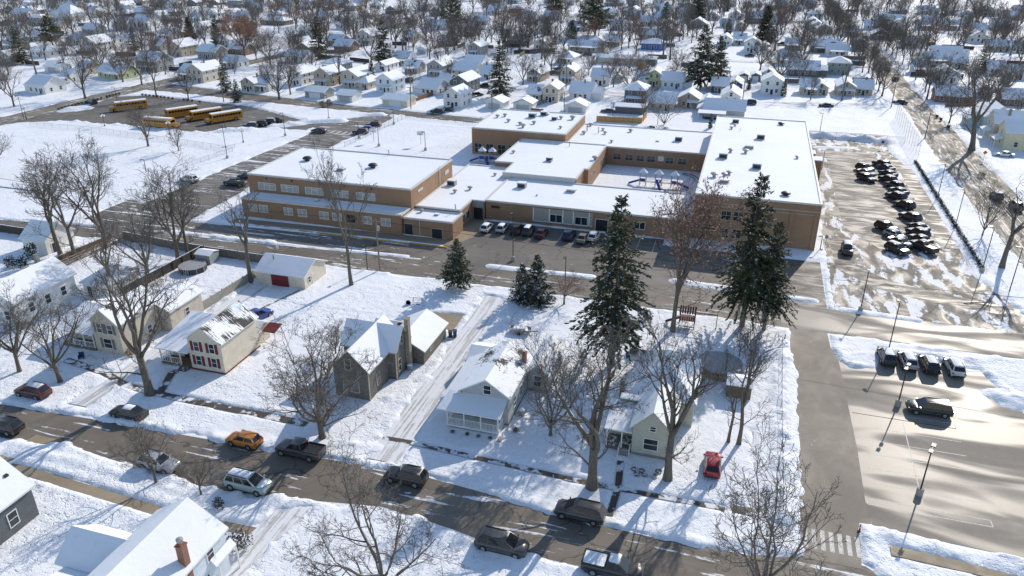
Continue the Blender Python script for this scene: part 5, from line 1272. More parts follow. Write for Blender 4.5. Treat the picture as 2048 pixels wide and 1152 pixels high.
def town_house(cx, by, wpx, st, orient, col, what="house", rot=None, extra="", gar=False, label=None, chim=None, porch=None, dep=None, wf=0.92):
    x, y = G(cx, by); k = pxm(x, y); W = max(3.2, wpx/k*wf); D = dep or (RH.uniform(7.5, 9.5) if orient != 'y' else RH.uniform(8.5, 12))
    if gar: D = dep or 6.0
    if orient == 'y': W = max(3.2, min(W, 9.5))
    cname, cm = HC[col]
    rz = rot if rot is not None else RAD(-5.5 if x < -75 and y > 200 else 0) + RAD(RH.uniform(-1, 1))
    he = {1: 2.75, 2: 4.7, 1.5: 3.3}[st] + RH.uniform(-.1, .2); span = W if orient == 'y' else D
    if gar: he = 2.45
    hr = he + span/2*(0.58 if orient != 'h' else 0.46)*(0.75 if gar else 1)
    sto = {1: "one-storey", 2: "two-storey", 1.5: "storey-and-half"}[st]; rf = {'x': "gabled", 'y': "front-gabled", 'h': "hip-roofed"}[orient]
    lab = label or place_label(f"{cname} {what}" + (f" {extra}" if extra else "") if gar else f"{cname} {sto} {rf} {what}" + (f" {extra}" if extra else ""), cx, by-8*st)
    B = Bld("garage" if gar else what if what in ("hall", "shed") else "house", lab, "garage" if gar else what, x, y, rz, None)
    tr = M_WHITE if col != 'w' or RH.random() < 0.7 else M_GREYM
    hx = W/2
    volume(B.r, -hx, hx, 0, D, he, hr, orient, cm, trim=tr, o=0.5, t=0.24, roofm=M_ROOF if RH.random() < 0.8 else M_ROOFP)
    side = 'E' if x < -0.28*y+0 else 'W'
    B.ox = B.oy = 0   # local coordinates from here
    if not gar:
        n = max(1, int(W/2.6)); zs = [1.55] if st == 1 else [1.55, 4.1] if st == 2 else [1.55]
        winrow(B, 'S', -hx+0.4, hx-0.4, 0, zs, n); 
        if orient == 'y' and st != 2: winrow(B, 'S', -0.9, 0.9, 0, [he+0.55], 1)
        winrow(B, side, 0.6, D-0.6, hx if side == 'E' else -hx, zs, max(1, int(D/3)))
        if st == 1 or n > 1: door(B.r, 'S', hx*0.45 if n % 2 else 0.0, 0, 0.9, 2.0, -0.005, M_DOORD)
        if chim if chim is not None else RH.random() < 0.45: chimney(B.r, RH.uniform(-hx*0.4, hx*0.4), D*RH.uniform(0.35, 0.65), he+0.2, hr+0.9, 0.55, M_BRICKR if RH.random() < 0.6 else W_CONC)
        if porch if porch is not None else (RH.random() < 0.4 and W > 5):
            pw = hx*RH.uniform(0.5, 1.0); s = RH.choice((-1, 1)); xa, xb = (-hx, -hx+2*pw) if s < 0 else (hx-2*pw, hx)
            shed_roof(B.r, [(xa, -2.1, 2.35), (xb, -2.1, 2.35)], [(xa, -0.02, 2.75), (xb, -0.02, 2.75)], t=0.2)
            for q in (xa+0.15, (xa+xb)/2, xb-0.15): post(B.r, q, -1.95, -0.1, 2.36, 0.13)
        if RH.random() < 0.45 and W > 6 and orient == 'x':   # rear or side wing
            volume(B.r, hx+0.02 if side == 'W' else -hx-3.2, hx+3.2 if side == 'W' else -hx-0.02, 1.2, D-1, 2.6, 4.0, 'x', cm, trim=tr, wname="side_wall", rname="side_roof", o=0.25)
    else:
        gm = MB().box(-min(hx*0.7, 2.3), min(hx*0.7, 2.3), -0.06, 0.0, 0, 2.05).mesh("garage_door", M_WHITE if col != 'w' else W_GREYB)
        put("garage_door", gm, B.r)
    HOUSES.append((x, y, W, D)); return B
T = """75 188 55 1.5 x w|222 158 75 1 x y porch|12 128 38 1.5 y c|80 114 50 1 h w|62 82 40 1 x g|70 52 42 2 h g|40 42 50 2 x w|180 106 46 2 y w|215 101 28 2 x w|243 60 38 2 x w|178 68 36 1 x g|310 101 32 1 x g|350 113 42 2 y t
414 118 50 1.5 x g|474 110 44 1 x n|295 144 60 2 x g|392 166 44 2 y b|460 137 40 1 x w|497 184 36 1.5 y b|402 69 26 2 y w|310 40 30 1 y w|335 20 42 2 h w|330 80 40 1 x w|130 168 30 1 x w|165 150 30 1 x b
770 186 42 2 y l|700 176 42 2 y b|727 180 24 1 h b|645 173 40 2 y t|590 172 36 2 y w|525 184 36 1.5 x w|665 141 52 1 h g|590 125 52 1 x w|762 143 24 1 y w|800 131 34 1 x w|870 154 38 2 y g|822 148 30 1 x g|925 154 60 1 x c|918 188 40 2 y d|886 178 26 1 x d
856 191 46 1 x w|945 142 42 1.5 x w|970 160 24 1 x l|948 113 28 2 y g|607 111 38 1.5 y n|684 103 40 1 x n|668 92 38 1 x t|728 90 38 2 y w|815 83 24 1 x c|888 93 32 1 x n|545 50 64 1 h n|516 22 34 1 x w|567 30 32 1 x w|732 36 24 1.5 y g
870 32 28 1.5 y g|782 28 30 1 y n|870 59 34 1 x w|448 90 32 1 y w|1100 206 34 2 y b|1068 203 30 1 x b|1160 201 48 1 x w|1268 209 44 2 h d|1200 172 40 1.5 x w|1133 167 34 2 y b|1067 164 32 1.5 y t|1130 128 38 1 h w|1307 174 30 2 y y|1282 174 26 1 x w
1343 178 46 1.5 x l|1468 187 30 1.5 y u|1438 187 34 1 x u|1542 190 44 2 y w|1320 222 56 1 x b|1375 217 44 1.5 y t|1460 209 40 1 y w|1305 100 50 1 h U|1302 79 50 1 x b|1330 70 34 1 y G|1336 58 36 1 y G|1190 94 34 1 h w|1223 93 32 1 x g|1165 104 66 1 x b|1395 56 32 1 y G
1297 52 40 1 x w|1325 32 30 2 x l|1265 30 24 1.5 y w|1453 56 30 1 x l|1480 62 22 1.5 y t|1450 92 26 1.5 y w|1502 106 32 2 y w|1478 90 26 1 x w|1617 191 36 1 x b|1640 191 30 1 y b|1690 193 36 1.5 y t|1725 192 36 1 x t|1605 153 64 1 x d|1676 150 44 2 h G|1575 131 44 1 x w
1650 106 58 1.5 x d|1673 113 44 1 x w|1625 55 30 1 y g|1634 62 30 1 y w|1648 68 32 1 y t|1557 48 30 1 x w|1775 46 50 1 x w|1892 118 58 1 x c|1872 132 46 1 x w|1917 138 30 1 x c|1890 166 60 1.5 y w|1955 86 40 1 y w|1957 68 28 1 x w|1992 103 38 1 x t|2034 106 30 1 x w
1900 207 60 1 x r|1965 196 36 1 y t|2030 214 52 1 x n|2040 160 40 1 x w|1990 150 34 1 x w|1790 62 32 1.5 y w|1760 80 36 1 y n|1820 96 34 1 x w|1745 60 30 1 x l|1425 40 26 1 y w|1510 40 28 1 x w|1232 60 28 1 x w|1100 40 30 1 x w|1150 62 30 1 x l|1090 66 30 1.5 y w
1050 40 30 1 x w|985 30 30 1 x w|960 50 28 1 x l|1040 92 36 1 x g|1080 100 30 1.5 y w|940 72 28 1 x w|640 40 30 1 x w|690 60 30 1 x w|610 70 28 1.5 y w|480 40 30 1 x w|430 30 30 1.5 y w|250 90 30 1 x w|150 90 34 1 x w|30 70 40 1 x w|20 100 36 1 x b|370 160 34 1 x w|110 60 26 1 x b
1410 222 26 1 y w|1535 160 26 1 y w|1585 100 32 1 x g|1700 72 30 1 x w|1720 100 28 1.5 y w|1850 60 34 1 x w|1900 60 34 1 x w|1930 40 30 1.5 y l|2000 60 34 1 x w|2020 40 34 1 x w|1840 150 30 1 x w|240 20 36 1.5 y w|180 30 34 1 x w|120 16 40 1.5 x w|50 22 44 1.5 x w|390 44 30 1 x w"""
for line in T.replace('\n', '|').split('|'):
    a = line.split(); town_house(float(a[0]), float(a[1]), float(a[2]), float(a[3]) if a[3] == '1.5' else int(a[3]), a[4], a[5], extra="with front porch" if len(a) > 6 else "", porch=True if len(a) > 6 else None,
        label="long one-storey house with yellow-green end and full-width front porch at left" if len(a) > 6 else None)
for a in ("630 197 50 x g|690 205 38 x w|790 214 62 x c|988 219 40 y w|1045 222 42 y w|1150 227 46 y w|1235 166 22 y w|843 108 22 y w|1487 163 16 y n|1510 163 18 y d|1527 100 18 y w|105 145 46 x w|1408 232 28 y w").split('|'):
    a = a.split(); town_house(float(a[0]), float(a[1]), float(a[2]), 1, a[3], a[4], "garage", gar=True, extra="with snowy roof")
# a few houses one would name first
B = town_house(905, 217, 42, 2, 'y', 'w', chim=False, porch=False, label="plain white two-storey house with front gable facing the back street")
B = Bld("hall", "white church-like hall with a row of dark arched windows and blue-shaded snowy roof", "church hall", *G(283, 60), RAD(-5))
volume(B.r, -6, 6, 0, 9, 5.2, 8.2, 'x', W_WHITE)
for u in (-4.4, -1.5, 1.5, 4.4):
    put("arched_window", cached("arch", lambda: MB().prism([(-.5, -1.4), (.5, -1.4), (.5, .7), (.25, 1.25), (0, 1.45), (-.25, 1.25), (-.5, .7)], 'y', -0.05, 0.03).mesh("arched_window", M_GLASS)), B.r, (u, 0, 2.8))
B = Bld("house", "large light house with a wide hipped roof and dark chimney near the upper left", "house", *G(125, 44), RAD(-5)); volume(B.r, -11, 9, 0, 14, 5.2, 10, 'h', W_WHITE); chimney(B.r, -6, 3, 5, 10.4, 0.8, W_CONC)
B = Bld("storage_building", "long low grey storage building with flat snowy roof in front of the bare trees", "storage building", *G(1245, 129)); volume(B.r, -12, 11, 0, 6, 2.6, 3.6, 'x', W_BEIGE); volume(B.r, 11.3, 14.5, -1, 6, 2.9, 3.7, 'x', W_DKGREY, wname="side_wall", rname="side_roof")
B = Bld("house", "dark grey cabin with flat snowy roof behind the yellow board fence", "house", *G(1260, 230)); volume(B.r, -5, 4, 0.5, 6, 2.4, 3.0, 'x', W_DKGREY)
B = Bld("house", "low white house with wide blue-shaded snowy roof and open patio behind the school", "house", *G(1448, 238)); volume(B.r, -6.5, 6, 0.5, 8, 2.8, 5.4, 'x', W_GREYB)
shed_roof(B.r, [(-8.0, -4.5, 2.3), (0.5, -4.5, 2.3)], [(-8.0, 0.1, 2.6), (0.5, 0.1, 2.6)], name="patio_roof")
for q in (-7.8, -3.8, 0.3): post(B.r, q, -4.3, 0, 2.3)
put("patio_furniture", MB().box(-6, -4, -3, -2, 0.1, 0.8).box(-3, -1.5, -3.4, -2.6, 0.1, 0.9).box(-6.5, -6.1, -2.6, -2.2, 0.1, 1.1).mesh("patio_furniture", M_DARK), B.r)
# houses across the boulevard
x, y = G(1975, 262)
B = Bld("house", "pale teal house with gable end facing the school across the boulevard", "house", x, y); volume(B.r, -1.5, 6.5, 0, 11, 4.2, 7.2, 'y', W_TEAL); B.ox = B.oy = 0
winrow(B, 'S', 1.5, 4, 0, [4.0], 1); volume(B.r, -5.0, -1.55, 3, 10.5, 2.7, 4.1, 'y', W_TEAL, wname="front_wall", rname="front_roof"); winrow(B, 'W', 3.4, 10, -5.0, [1.5], 3)
x, y = G(2004, 300)
B = Bld("house", "cream yellow two-storey house beside a white parked sedan at the right edge", "house", x, y); volume(B.r, 0, 13, 0, 7.5, 4.9, 7.4, 'x', W_YEL); B.ox = B.oy = 0
winrow(B, 'S', 1.5, 7, 0, [1.7], 2); winrow(B, 'W', 2, 6, 0, [4.2, 1.7], 1); shed_roof(B.r, [(-2.2, 1, 2.4), (-2.2, 6.5, 2.4)], [(-0.05, 1, 2.9), (-0.05, 6.5, 2.9)])
for q in (1.2, 3.7, 6.3): post(B.r, -2.0, q, 0, 2.4)
for u in (2.5, 6.0): put("roof_vent", cached("hvent", lambda: None), B.r, (u, 2.2, 6.2))
B = Bld("house", "beige two-storey house with long snowy roof between the cream and teal houses", "house", x-0.5, y+10); volume(B.r, 0, 13, 0, 8, 5.2, 8.0, 'x', W_BEIGE); B.ox = B.oy = 0
winrow(B, 'W', 1, 7, 0, [4.2, 1.7], 2); chimney(B.r, 3.6, 2.4, 5.5, 8.6, 0.6, W_CONC); shed_roof(B.r, [(-2.0, 1, 2.4), (-2.0, 6.5, 2.4)], [(-0.05, 1, 2.9), (-0.05, 6.5, 2.9)]); post(B.r, -1.8, 1.2, 0, 2.4); post(B.r, -1.8, 6.2, 0, 2.4)
# filler rows towards the horizon: houses standing on both sides of the far streets
n_fill = 0
for yy in (360, 381, 443, 464, 533, 554, 628, 649, 700, 720, 790):
    xx = -620
    while xx < 330:
        xx += RH.uniform(14, 21); p = proj(xx, yy)
        if not (-15 < p[0] < 2063 and -6 < p[1] < 62) or n_fill > 105: continue
        if any(abs(xx-h[0]) < (h[2]/2+7) and abs(yy+4-h[1]-h[3]/2) < 15 for h in HOUSES): continue
        if abs(xx-54) < 14 or RH.random() < 0.25: continue
        st = RH.choice((1, 1, 1.5, 2)); town_house(p[0], p[1], RH.uniform(8, 12)*pxm(xx, yy), st, RH.choice('xxyh'), RH.choice('wwwwwcbtgglnd'), rot=RAD(RH.uniform(-1, 1))); n_fill += 1
# ================================================================ trees
RT = random.Random(5)
def tree_px(kind, bx, by, topy, label, tx=None, wide=1.0, cat="tree", name=None, group=None, rz=None):
    x, y = G(bx, by); h = tallness(bx, by, tx if tx is not None else bx, topy)
    return plant_tree(kind, x, y, h, label, cat, group, rz, wide, name, 0.15)
tree_px('big:0', 300, 790, 478, "tall bare tree with a thick pale trunk beside the cream red-shutter house", wide=0.95, rz=0.6)
tree_px('nround:0', 645, 877, 664, "spreading round bare tree with snowy limbs in front of the olive house", wide=1.25, rz=1.0)
tree_px('big:1', 1183, 978, 668, "large bare tree with snowy limbs beside the front walk to the pale green house", wide=1.1, rz=2.2)
tree_px('big:2', 1335, 960, 640, "slender forked bare tree right in front of the pale green house's corner", wide=0.85, rz=0.2)
tree_px('ntall:3', 703, 572, 312, "tall bare tree with split trunk standing before the school gym", wide=0.68, rz=0.3)
tree_px('sparse:0', 502, 565, 372, "lopped bare tree with few snowy limbs behind the pale board fence", wide=1.0)
tree_px('leafy:0', 1345, 664, 352, "tall slim tree with rusty leaf remnants between the two large spruces", wide=0.85, rz=0.4)
tree_px('bigspruce:0', 1222, 735, 392, "tall dark spruce with drooping boughs, left of the two large ones", wide=0.9)
tree_px('bigspruce:1', 1483, 655, 346, "tall dark spruce with snow-tipped boughs before the two-storey school wing", wide=0.88, rz=2.0)
tree_px('bigspruce:2', 1527, 662, 440, "slimmer spruce standing just right of the snow-tipped tall spruce", wide=0.85, rz=4.0)
tree_px('fatspruce:0', 916, 577, 480, "cone-shaped green spruce alone on the snowy lawn by the cross street", wide=1.05)
tree_px('cone:0', 1074, 608, 512, "snow-flecked blue spruce, taller of the pair beside the cross street", wide=1.0)
tree_px('cone:1', 1044, 602, 528, "snow-flecked blue spruce, shorter of the pair beside the cross street", wide=1.0)
for i, (k, bx, by, ty, w, lb) in enumerate([
    ('tall:1', 122, 512, 315, 1.2, "leaning bare tree in front of the white cottage's wall"), ('tall:2', 152, 521, 322, 1.1, "bare tree forked low at the right end of the white cottage"),
    ('maple:0', 212, 498, 278, 1.0, "tallest bare tree in the clump behind the brown board fence"), ('sparse:1', 226, 590, 455, 1.2, "crooked thin bare tree in front of the white garage"),
    ('maple:1', 300, 566, 400, 1.1, "bare tree growing beside the grey fence between two yards"), ('maple:2', 357, 521, 336, 1.2, "multi-stemmed bare tree left of the grey metal shed"), ('tall:0', 376, 514, 350, 1.0, "straight bare tree just left of the grey metal shed"),
    ('maple:3', 40, 745, 565, 1.1, "bare young tree near the left edge before the white two-storey house"), ('maple:4', 122, 766, 590, 1.2, "bare young tree with many limbs beside the beige house's front walk"),
    ('maple:0', 313, 968, 838, 1.0, "small bare street tree in front of the silver car"), ('maple:5', 403, 991, 905, 1.0, "smallest bare street tree near the snow-covered teal car"),
    ('vase:2', 1520, 1210, 930, 1.2, "bushy vase-shaped bare tree at the bottom edge by the parking lot entrance"), ('tall:1', 1477, 890, 640, 0.8, "thin bare tree with a long crooked limb beside the wooden shed"),
    ('sparse:2', 1456, 886, 745, 0.9, "short bare trunk directly in front of the wooden shed"), ('vase:0', 1101, 873, 690, 1.2, "clump of thin bare stems right of the grey porch house"), ('mapler:0', 1128, 610, 545, 1.4, "reddish bare shrub beside the cross street lamp"),
    ('round:1', 672, 709, 648, 1.1, "low dark bare tree behind the olive house's left corner"), ('sparse:0', 1450, 758, 690, 1.0, "small bare tree growing behind the round covered pool"), ('maple:2', 1478, 715, 655, 0.9, "small forked bare tree under the right large spruce"),
    ('round:0', -12, 348, 255, 1.1, "bare tree crown reaching in at the left edge by the playing field"), ('maple:1', 297, 294, 196, 1.1, "bare tree on the field in front of the nearest school bus"), ('maple:2', 358, 303, 247, 1.1, "smaller bare tree right of the one before the buses"),
    ('round:0', 559, 199, 103, 1.15, "big round bare oak beside the street behind the bus lot"), ('maple:3', 171, 197, 85, 1.05, "tall bare tree by the black van at the bus lot"), ('maple:0', 29, 214, 118, 1.0, "bare tree at left edge beside the west street"), ('tall:0', 313, 194, 108, 1.0, "slender bare tree at the bus lot's street corner"), ('maple:4', 377, 200, 132, 1.0, "bare tree in front of the beige two-storey house left"),
    ('bush:0', 1328, 251, 183, 1.5, "wide bare tree on the snowy lawn behind the school's rear wing"), ('maple:1', 1286, 243, 165, 0.9, "dark bare tree at the right end of the yellow board fence"),
    ('maple:2', 1621, 201, 146, 1.2, "bare tree before the beige bungalow beyond the snowy field"), ('sparse:1', 1683, 203, 118, 0.9, "thin bare tree left of the tan corner house"), ('vase:1', 1603, 133, 52, 1.3, "broad bare tree behind the low dark roof at right"),
    ('big:0', 1943, 300, 118, 1.15, "large bare tree with pale forked trunk across the boulevard"), ('maple:5', 1898, 247, 168, 1.0, "small dark bare tree at the boulevard corner"), ('vase:2', 1964, 472, 362, 1.1, "vase-shaped bare tree beside the boulevard near the hedge"), ('sparse:2', 2003, 537, 352, 1.25, "crooked bare tree with hooked limb at the right edge"),
    ('maple:3', 1072, 172, 118, 1.0, "bare tree in front of the tan gabled house beyond the school"), ('maple:0', 1046, 171, 105, 1.2, "bare tree left of the tan gabled house beyond the school"), ('mapler:1', 1160, 178, 128, 1.0, "reddish bare tree between the beige and white houses beyond the school")]):
    tree_px(k, bx, by, ty, lb, wide=w)
# big multi-stemmed tree whose foot is below the picture
x, y = -25.5, 44.0
plant_tree('broad:3', x, y, 14.0, "large multi-stemmed bare tree reaching up from the bottom edge over the street", rz=0.8, wide=1.05)
for k, bx, by, ty, w, lb in [('spruce:0', 1000, 196, 82, 1.25, "tall dark spruce right behind the school's rear hall"), ('dense:0', 1528, 90, 12, 1.0, "big dense dark spruce near the top right"),
    ('fatspruce:1', 1400, 178, 48, 0.85, "snowy tall spruce, left and taller of the close pair"), ('fatspruce:2', 1432, 172, 72, 0.85, "snowy spruce, right and shorter of the close pair"), ('spruce:1', 640, 118, 32, 1.2, "dark spruce with level snowy boughs left of centre"), ('spruce:2', 770, 132, 38, 1.2, "dark spruce standing over the small garages"),
    ('spruce:0', 45, 128, 52, 1.2, "spruce near the left edge behind the cream house"), ('pine:0', 106, 92, 30, 1.3, "dark round pine near the upper left corner"), ('spruce:1', 270, 104, 55, 1.2, "small spruce beside the grey fence left"), ('spruce:2', 331, 52, 18, 1.2, "dark spruce below the pale hipped house"), ('dense:1', 381, 78, 34, 1.1, "dark spruce left of the white front-gabled house"), ('slim:0', 436, 88, 34, 1.3, "dark tapering conifer left of the rusty-leaved tree"),
    ('spruce:0', 452, 184, 118, 1.1, "spruce beside the utility pole near the bus lot"), ('spruce:1', 476, 205, 158, 1.3, "short broad spruce nearest the street behind the buses"), ('slim:0', 731, 150, 121, 1.0, "small dark conifer, left of two by the pale blue house"), ('slim:1', 745, 168, 122, 1.0, "narrow dark conifer, right of two by the pale blue house"), ('pine:1', 908, 55, -15, 1.0, "tall sunlit pine at the top centre"), ('spruce:2', 886, 44, -5, 1.0, "dark spruce left of the tall sunlit pine"),
    ('pine:0', 1112, 35, -30, 1.0, "dark pine at the top edge right of centre"), ('pine:1', 1190, 70, -25, 1.1, "broad olive pine at the top edge"), ('dense:0', 1395, 38, -30, 1.0, "dark round evergreen at the top edge above the green garage"), ('slim:1', 1455, 70, 38, 1.2, "small dark conifer beside the pale blue gabled cottages"), ('spruce:1', 1960, 146, 92, 1.35, "dark spruce among the houses at right"), ('slim:0', 1497, 180, 155, 1.0, "small narrow dark conifer right of the navy blue house"), ('slim:1', 1566, 193, 160, 1.0, "narrow dark conifer beside the white front-gabled house"), ('slim:0', 1420, 258, 228, 0.8, "dark columnar evergreen beside the patio behind the school"), ('slim:2', 1094, 72, 34, 1.6, "dark pointed conifer in the grove at top centre"), ('slim:2', 1144, 78, 40, 1.6, "dark pointed conifer right of the other in the grove"),
    ('slim:0', 1330, 48, 5, 1.5, "dark conifer beside the pale blue two-storey house"), ('slim:1', 1452, 22, -10, 1.5, "dark slim conifer at top edge right")]:
    tree_px(k, bx, by, ty, lb, wide=w)
tree_px('oak:0', 490, 118, 22, "rusty-leaved oak tree near the top left", wide=1.25)
tree_px('mapler:2', 1010, 98, 15, "reddish bare tree rising behind the tall dark spruce at top centre", wide=1.2)
tree_px('mapler:3', 865, 92, 52, "small reddish bare tree left of the round brown evergreen", wide=1.3)
tree_px('mapler:0', 615, 70, 12, "pinkish bare tree at the top left of centre", wide=1.2)
t = tree_px('dense:2', 906, 90, 54, "round brown evergreen among the houses at top centre", wide=1.5)
# evergreen and leafless shrubs
def shrub_at(bx, by, w, h, label, mat=None, seed=1, name="shrub", group=None):
    x, y = G(bx, by); me = cached(("shrub", seed, (mat or M_YEW).name), lambda: shrub(seed, mat))
    o = put(name, me, None, (x, y, 0.1), (bx*7.3) % 6.28, (w, w, h)); return tag(o, label, "shrub", group)
for bx, by, w, h, lb in ((47, 540, 1.7, 2.6, "round dark evergreen shrub, middle of three by the white cottage"), (22, 538, 1.6, 2.4, "round dark evergreen shrub, left of three by the white cottage"), (65, 522, 1.9, 3.4, "tallest dark evergreen shrub against the white cottage's left wall")): shrub_at(bx, by, w*1.2, h, lb, None, 3)
M_REDSH = leaf_mat("dry_red_shrub", (0.22, 0.10, 0.06), (0.33, 0.17, 0.10)); M_GREYSH = leaf_mat("dry_grey_shrub", (0.12, 0.10, 0.075), (0.22, 0.19, 0.15), 0.12)
shrub_at(264, 712, 1.5, 1.0, "rusty dry shrub at the beige house's front corner", M_REDSH, 4)
shrub_at(480, 1100, 2.3, 2.2, "round shrub half covered with snow beside the light blue house", leaf_mat("snowy_shrub", (0.06, 0.05, 0.04), (0.13, 0.11, 0.09), 0.25), 5)
shrub_at(440, 1018, 1.2, 1.6, "dark snowy shrub beside the snow-covered teal car", M_YEW, 6)
shrub_at(646, 215, 2.6, 3.0, "bushy brown shrub in front of the grey garage", M_GREYSH, 7); shrub_at(660, 212, 2.4, 2.6, "brown shrub at the right end of the grey garage", M_GREYSH, 8)
shrub_at(1288, 640, 2.6, 2.2, "tangled brown brush at the foot of the tall left spruce", M_GREYSH, 9); shrub_at(1330, 262, 2.2, 1.3, "low bare shrub below the wide bare tree behind school", M_GREYSH, 7)
for bx, by, lb in ((905, 868, "first"), (934, 872, "second"), (957, 876, "third"), (981, 880, "fourth")): shrub_at(bx, by, 0.55, 0.5, f"tiny dark shrub, {lb} from the left below the white-railed porch", M_YEW, 6)
shrub_at(1030, 865, 0.9, 0.7, "dark shrub at the porch house's right front corner", M_YEW, 3)
shrub_at(1962, 355, 2.0, 1.2, "brown dry shrub in the yard near the white sedan", M_GREYSH, 8)
# hedge of clipped yews beside the school car park; a second along the bus lot
me = cached(("shrub", 11, M_YEW.name), lambda: shrub(11, M_YEW, 260, 1.0, 0.16))
N_H = 46
for i in range(N_H):
    t = i/(N_H-1); a = G(1830, 327); b = G(1963, 541); o = put("hedge_shrub", me, None, (a[0]+(b[0]-a[0])*t, a[1]+(b[1]-a[1])*t, 0.1), i*1.7, (0.95, 0.95, 0.95))
    tag(o, "small dark clipped shrub in the long straight row beside the school car park", "shrub", "clipped shrubs along the school car park")
for A, Bq, n, lb in (((118, 221), (238, 190), 20, "small dark clipped shrub in the row between west street and bus lot"), ((285, 192), (400, 206), 16, "small dark clipped shrub in the row between back street and bus lot")):
    for i in range(n):
        if i in (9, 10, 14): continue
        t = i/(n-1); a = G(*A); b = G(*Bq); o = put("hedge_shrub", me, None, (a[0]+(b[0]-a[0])*t, a[1]+(b[1]-a[1])*t, 0.1), i*1.3, (1.0, 1.0, 0.95)); tag(o, lb, "shrub", lb)
# boulevard trees and the bare trees standing all through the town
n = 0
for y in range(302, 640, 14):
    for x0, sd in ((45.5, "left"), (63.0, "right")):
        x = x0 + RT.uniform(-1.2, 1.2); yy = y + RT.uniform(-3, 3); p = proj(x, yy)
        if not (-5 < p[1] < 205) or (RT.random() < 0.12): continue
        h = RT.uniform(11.5, 15.5)
        plant_tree(f"{RT.choice(['maple', 'maple', 'tall', 'round'])}:{RT.randint(0, 3)}", x, yy, h, f"tall bare street tree in the {sd} row along the snowy boulevard", group=f"bare trees in the {sd} row along the boulevard", wide=RT.uniform(0.8, 1.05)); n += 1
TPX = """8 190|20 60|55 55|95 30|118 105|150 60|160 40|178 30|195 70|205 100|232 108|240 60|262 60|225 30|280 30|296 25|312 66|350 50|362 30|398 25|420 60|300 150|330 150|345 135|262 150|285 170|440 140|455 70|470 150|515 120|530 100|548 60|556 40|580 95|588 110|600 125|620 60
632 95|655 75|660 45|675 30|690 80|700 60|712 70|716 45|735 60|748 20|752 80|760 70|785 80|795 60|806 55|812 100|828 75|838 80|850 30|862 118|872 50|895 120|918 80|930 98|938 60|946 108|950 90|958 85|972 90|985 85|990 50|1000 60|1018 95|1032 90|1042 60|1055 95|1062 60|1070 85
1082 118|1096 110|1105 150|1112 105|1120 60|1128 100|1152 110|1160 60|1172 90|1180 45|1192 72|1205 110|1215 120|1228 150|1236 90|1242 50|1255 150|1268 55|1280 90|1250 30|1285 45|1310 20|1345 75|1352 60|1365 80|1376 58|1380 20|1420 25|1440 45|1465 30|1490 58|1500 40|1545 100|1560 70|1570 60|1585 40
1598 70|1612 40|1640 30|1655 45|1668 85|1680 60|1690 30|1702 55|1716 30|1520 140|1600 160|1765 70|1780 95|1795 40|1812 65|1825 120|1832 85|1845 40|1855 80|1868 100|1880 60|1890 40|1905 90|1915 60|1925 80|1938 50|1950 60|1960 40|1975 130|1985 90|1990 60|2000 80|2012 45|2020 100|2030 70|2040 130|2042 50|2010 190|1930 190|1880 190
625 160|680 170|580 190|540 130|690 130|745 130|905 172|885 150|830 180|935 130|1010 160|1120 175|1225 175|1260 190|1290 165|1350 165|1355 140|1560 165|1725 145|1745 160|1975 210|1850 200|2035 240|75 150|15 150|130 130|195 140|245 165|165 115|90 120|210 150|505 60|500 95|1478 55|1340 120|1180 150|1090 130"""
for it in TPX.replace('\n', '|').split('|'):
    bx, by = map(float, it.split())
    if by < 31: continue
    bx += RT.uniform(-3, 3); x, y = G(bx, by)
    if any(abs(x-h[0]) < h[2]/2+0.6 and -0.8 < y-h[1] < h[3]+0.6 for h in HOUSES): y -= 3.2
    kd = RT.choice(['maple', 'maple', 'maple', 'tall', 'round', 'mapler', 'vase', 'sparse']); h = RT.uniform(9, 17)
    if kd == 'vase': h *= 0.7
    ad = {'maple': "full-crowned", 'tall': "slender tall", 'round': "round-crowned", 'mapler': "reddish", 'vase': "vase-shaped", 'sparse': "sparse"}[kd]
    plant_tree(f"{kd}:{RT.randint(0, 3)}", x, y, h, place_label(f"{ad} bare tree", bx, by-22), wide=RT.uniform(0.95, 1.3)); n += 1
# the tree mass of the far streets towards the top edge, where single trees can no longer be told apart
fp = [bare_tree(1200+s, 0.26, 6, 36, 0.042, 0.022, 0.85, levels=3) for s in range(4)]
fa = []
for m1, m2, _ in fp:
    A = []
    for m in (m1, m2):
        v = np.empty(len(m.vertices)*3, np.float32); m.vertices.foreach_get("co", v); f = np.empty(len(m.loops), np.int32); m.loops.foreach_get("vertex_index", f); A.append((v.reshape(-1, 3), f.reshape(-1, 4)))
    fa.append((np.concatenate([A[0][0], A[1][0]]), np.concatenate([A[0][1], A[1][1]+len(A[0][0])])))
VV = []; FF = []; off = 0; placed = 0
for i in range(2600):
    if placed >= 980: break
    bx = RT.uniform(-40, 2090); by = RT.uniform(-40, 34) if i % 2 else RT.uniform(0, 112); x, y = G(bx, by)
    if any(abs(x-h[0]) < h[2]/2+0.8 and -1 < y-h[1] < h[3]+1 for h in HOUSES) or abs(x-54) < 7: continue
    v, f = fa[i % 4]; h = RT.uniform(9, 17) if i % 5 else RT.uniform(3, 5); a = RT.uniform(0, 6.28); w = h*RT.uniform(0.95, 1.3)
    q = np.column_stack([(v[:, 0]*math.cos(a)-v[:, 1]*math.sin(a))*w+x, (v[:, 0]*math.sin(a)+v[:, 1]*math.cos(a))*w+y, v[:, 2]*h])
    VV.append(q); FF.append(f+off); off += len(v); placed += 1
tag(put("far_trees", quads_mesh("far_trees", np.concatenate(VV), np.concatenate(FF), [M_TWIG])), "grey mass of bare trees between the far snowy roofs along the top edge", "trees", kind="stuff")
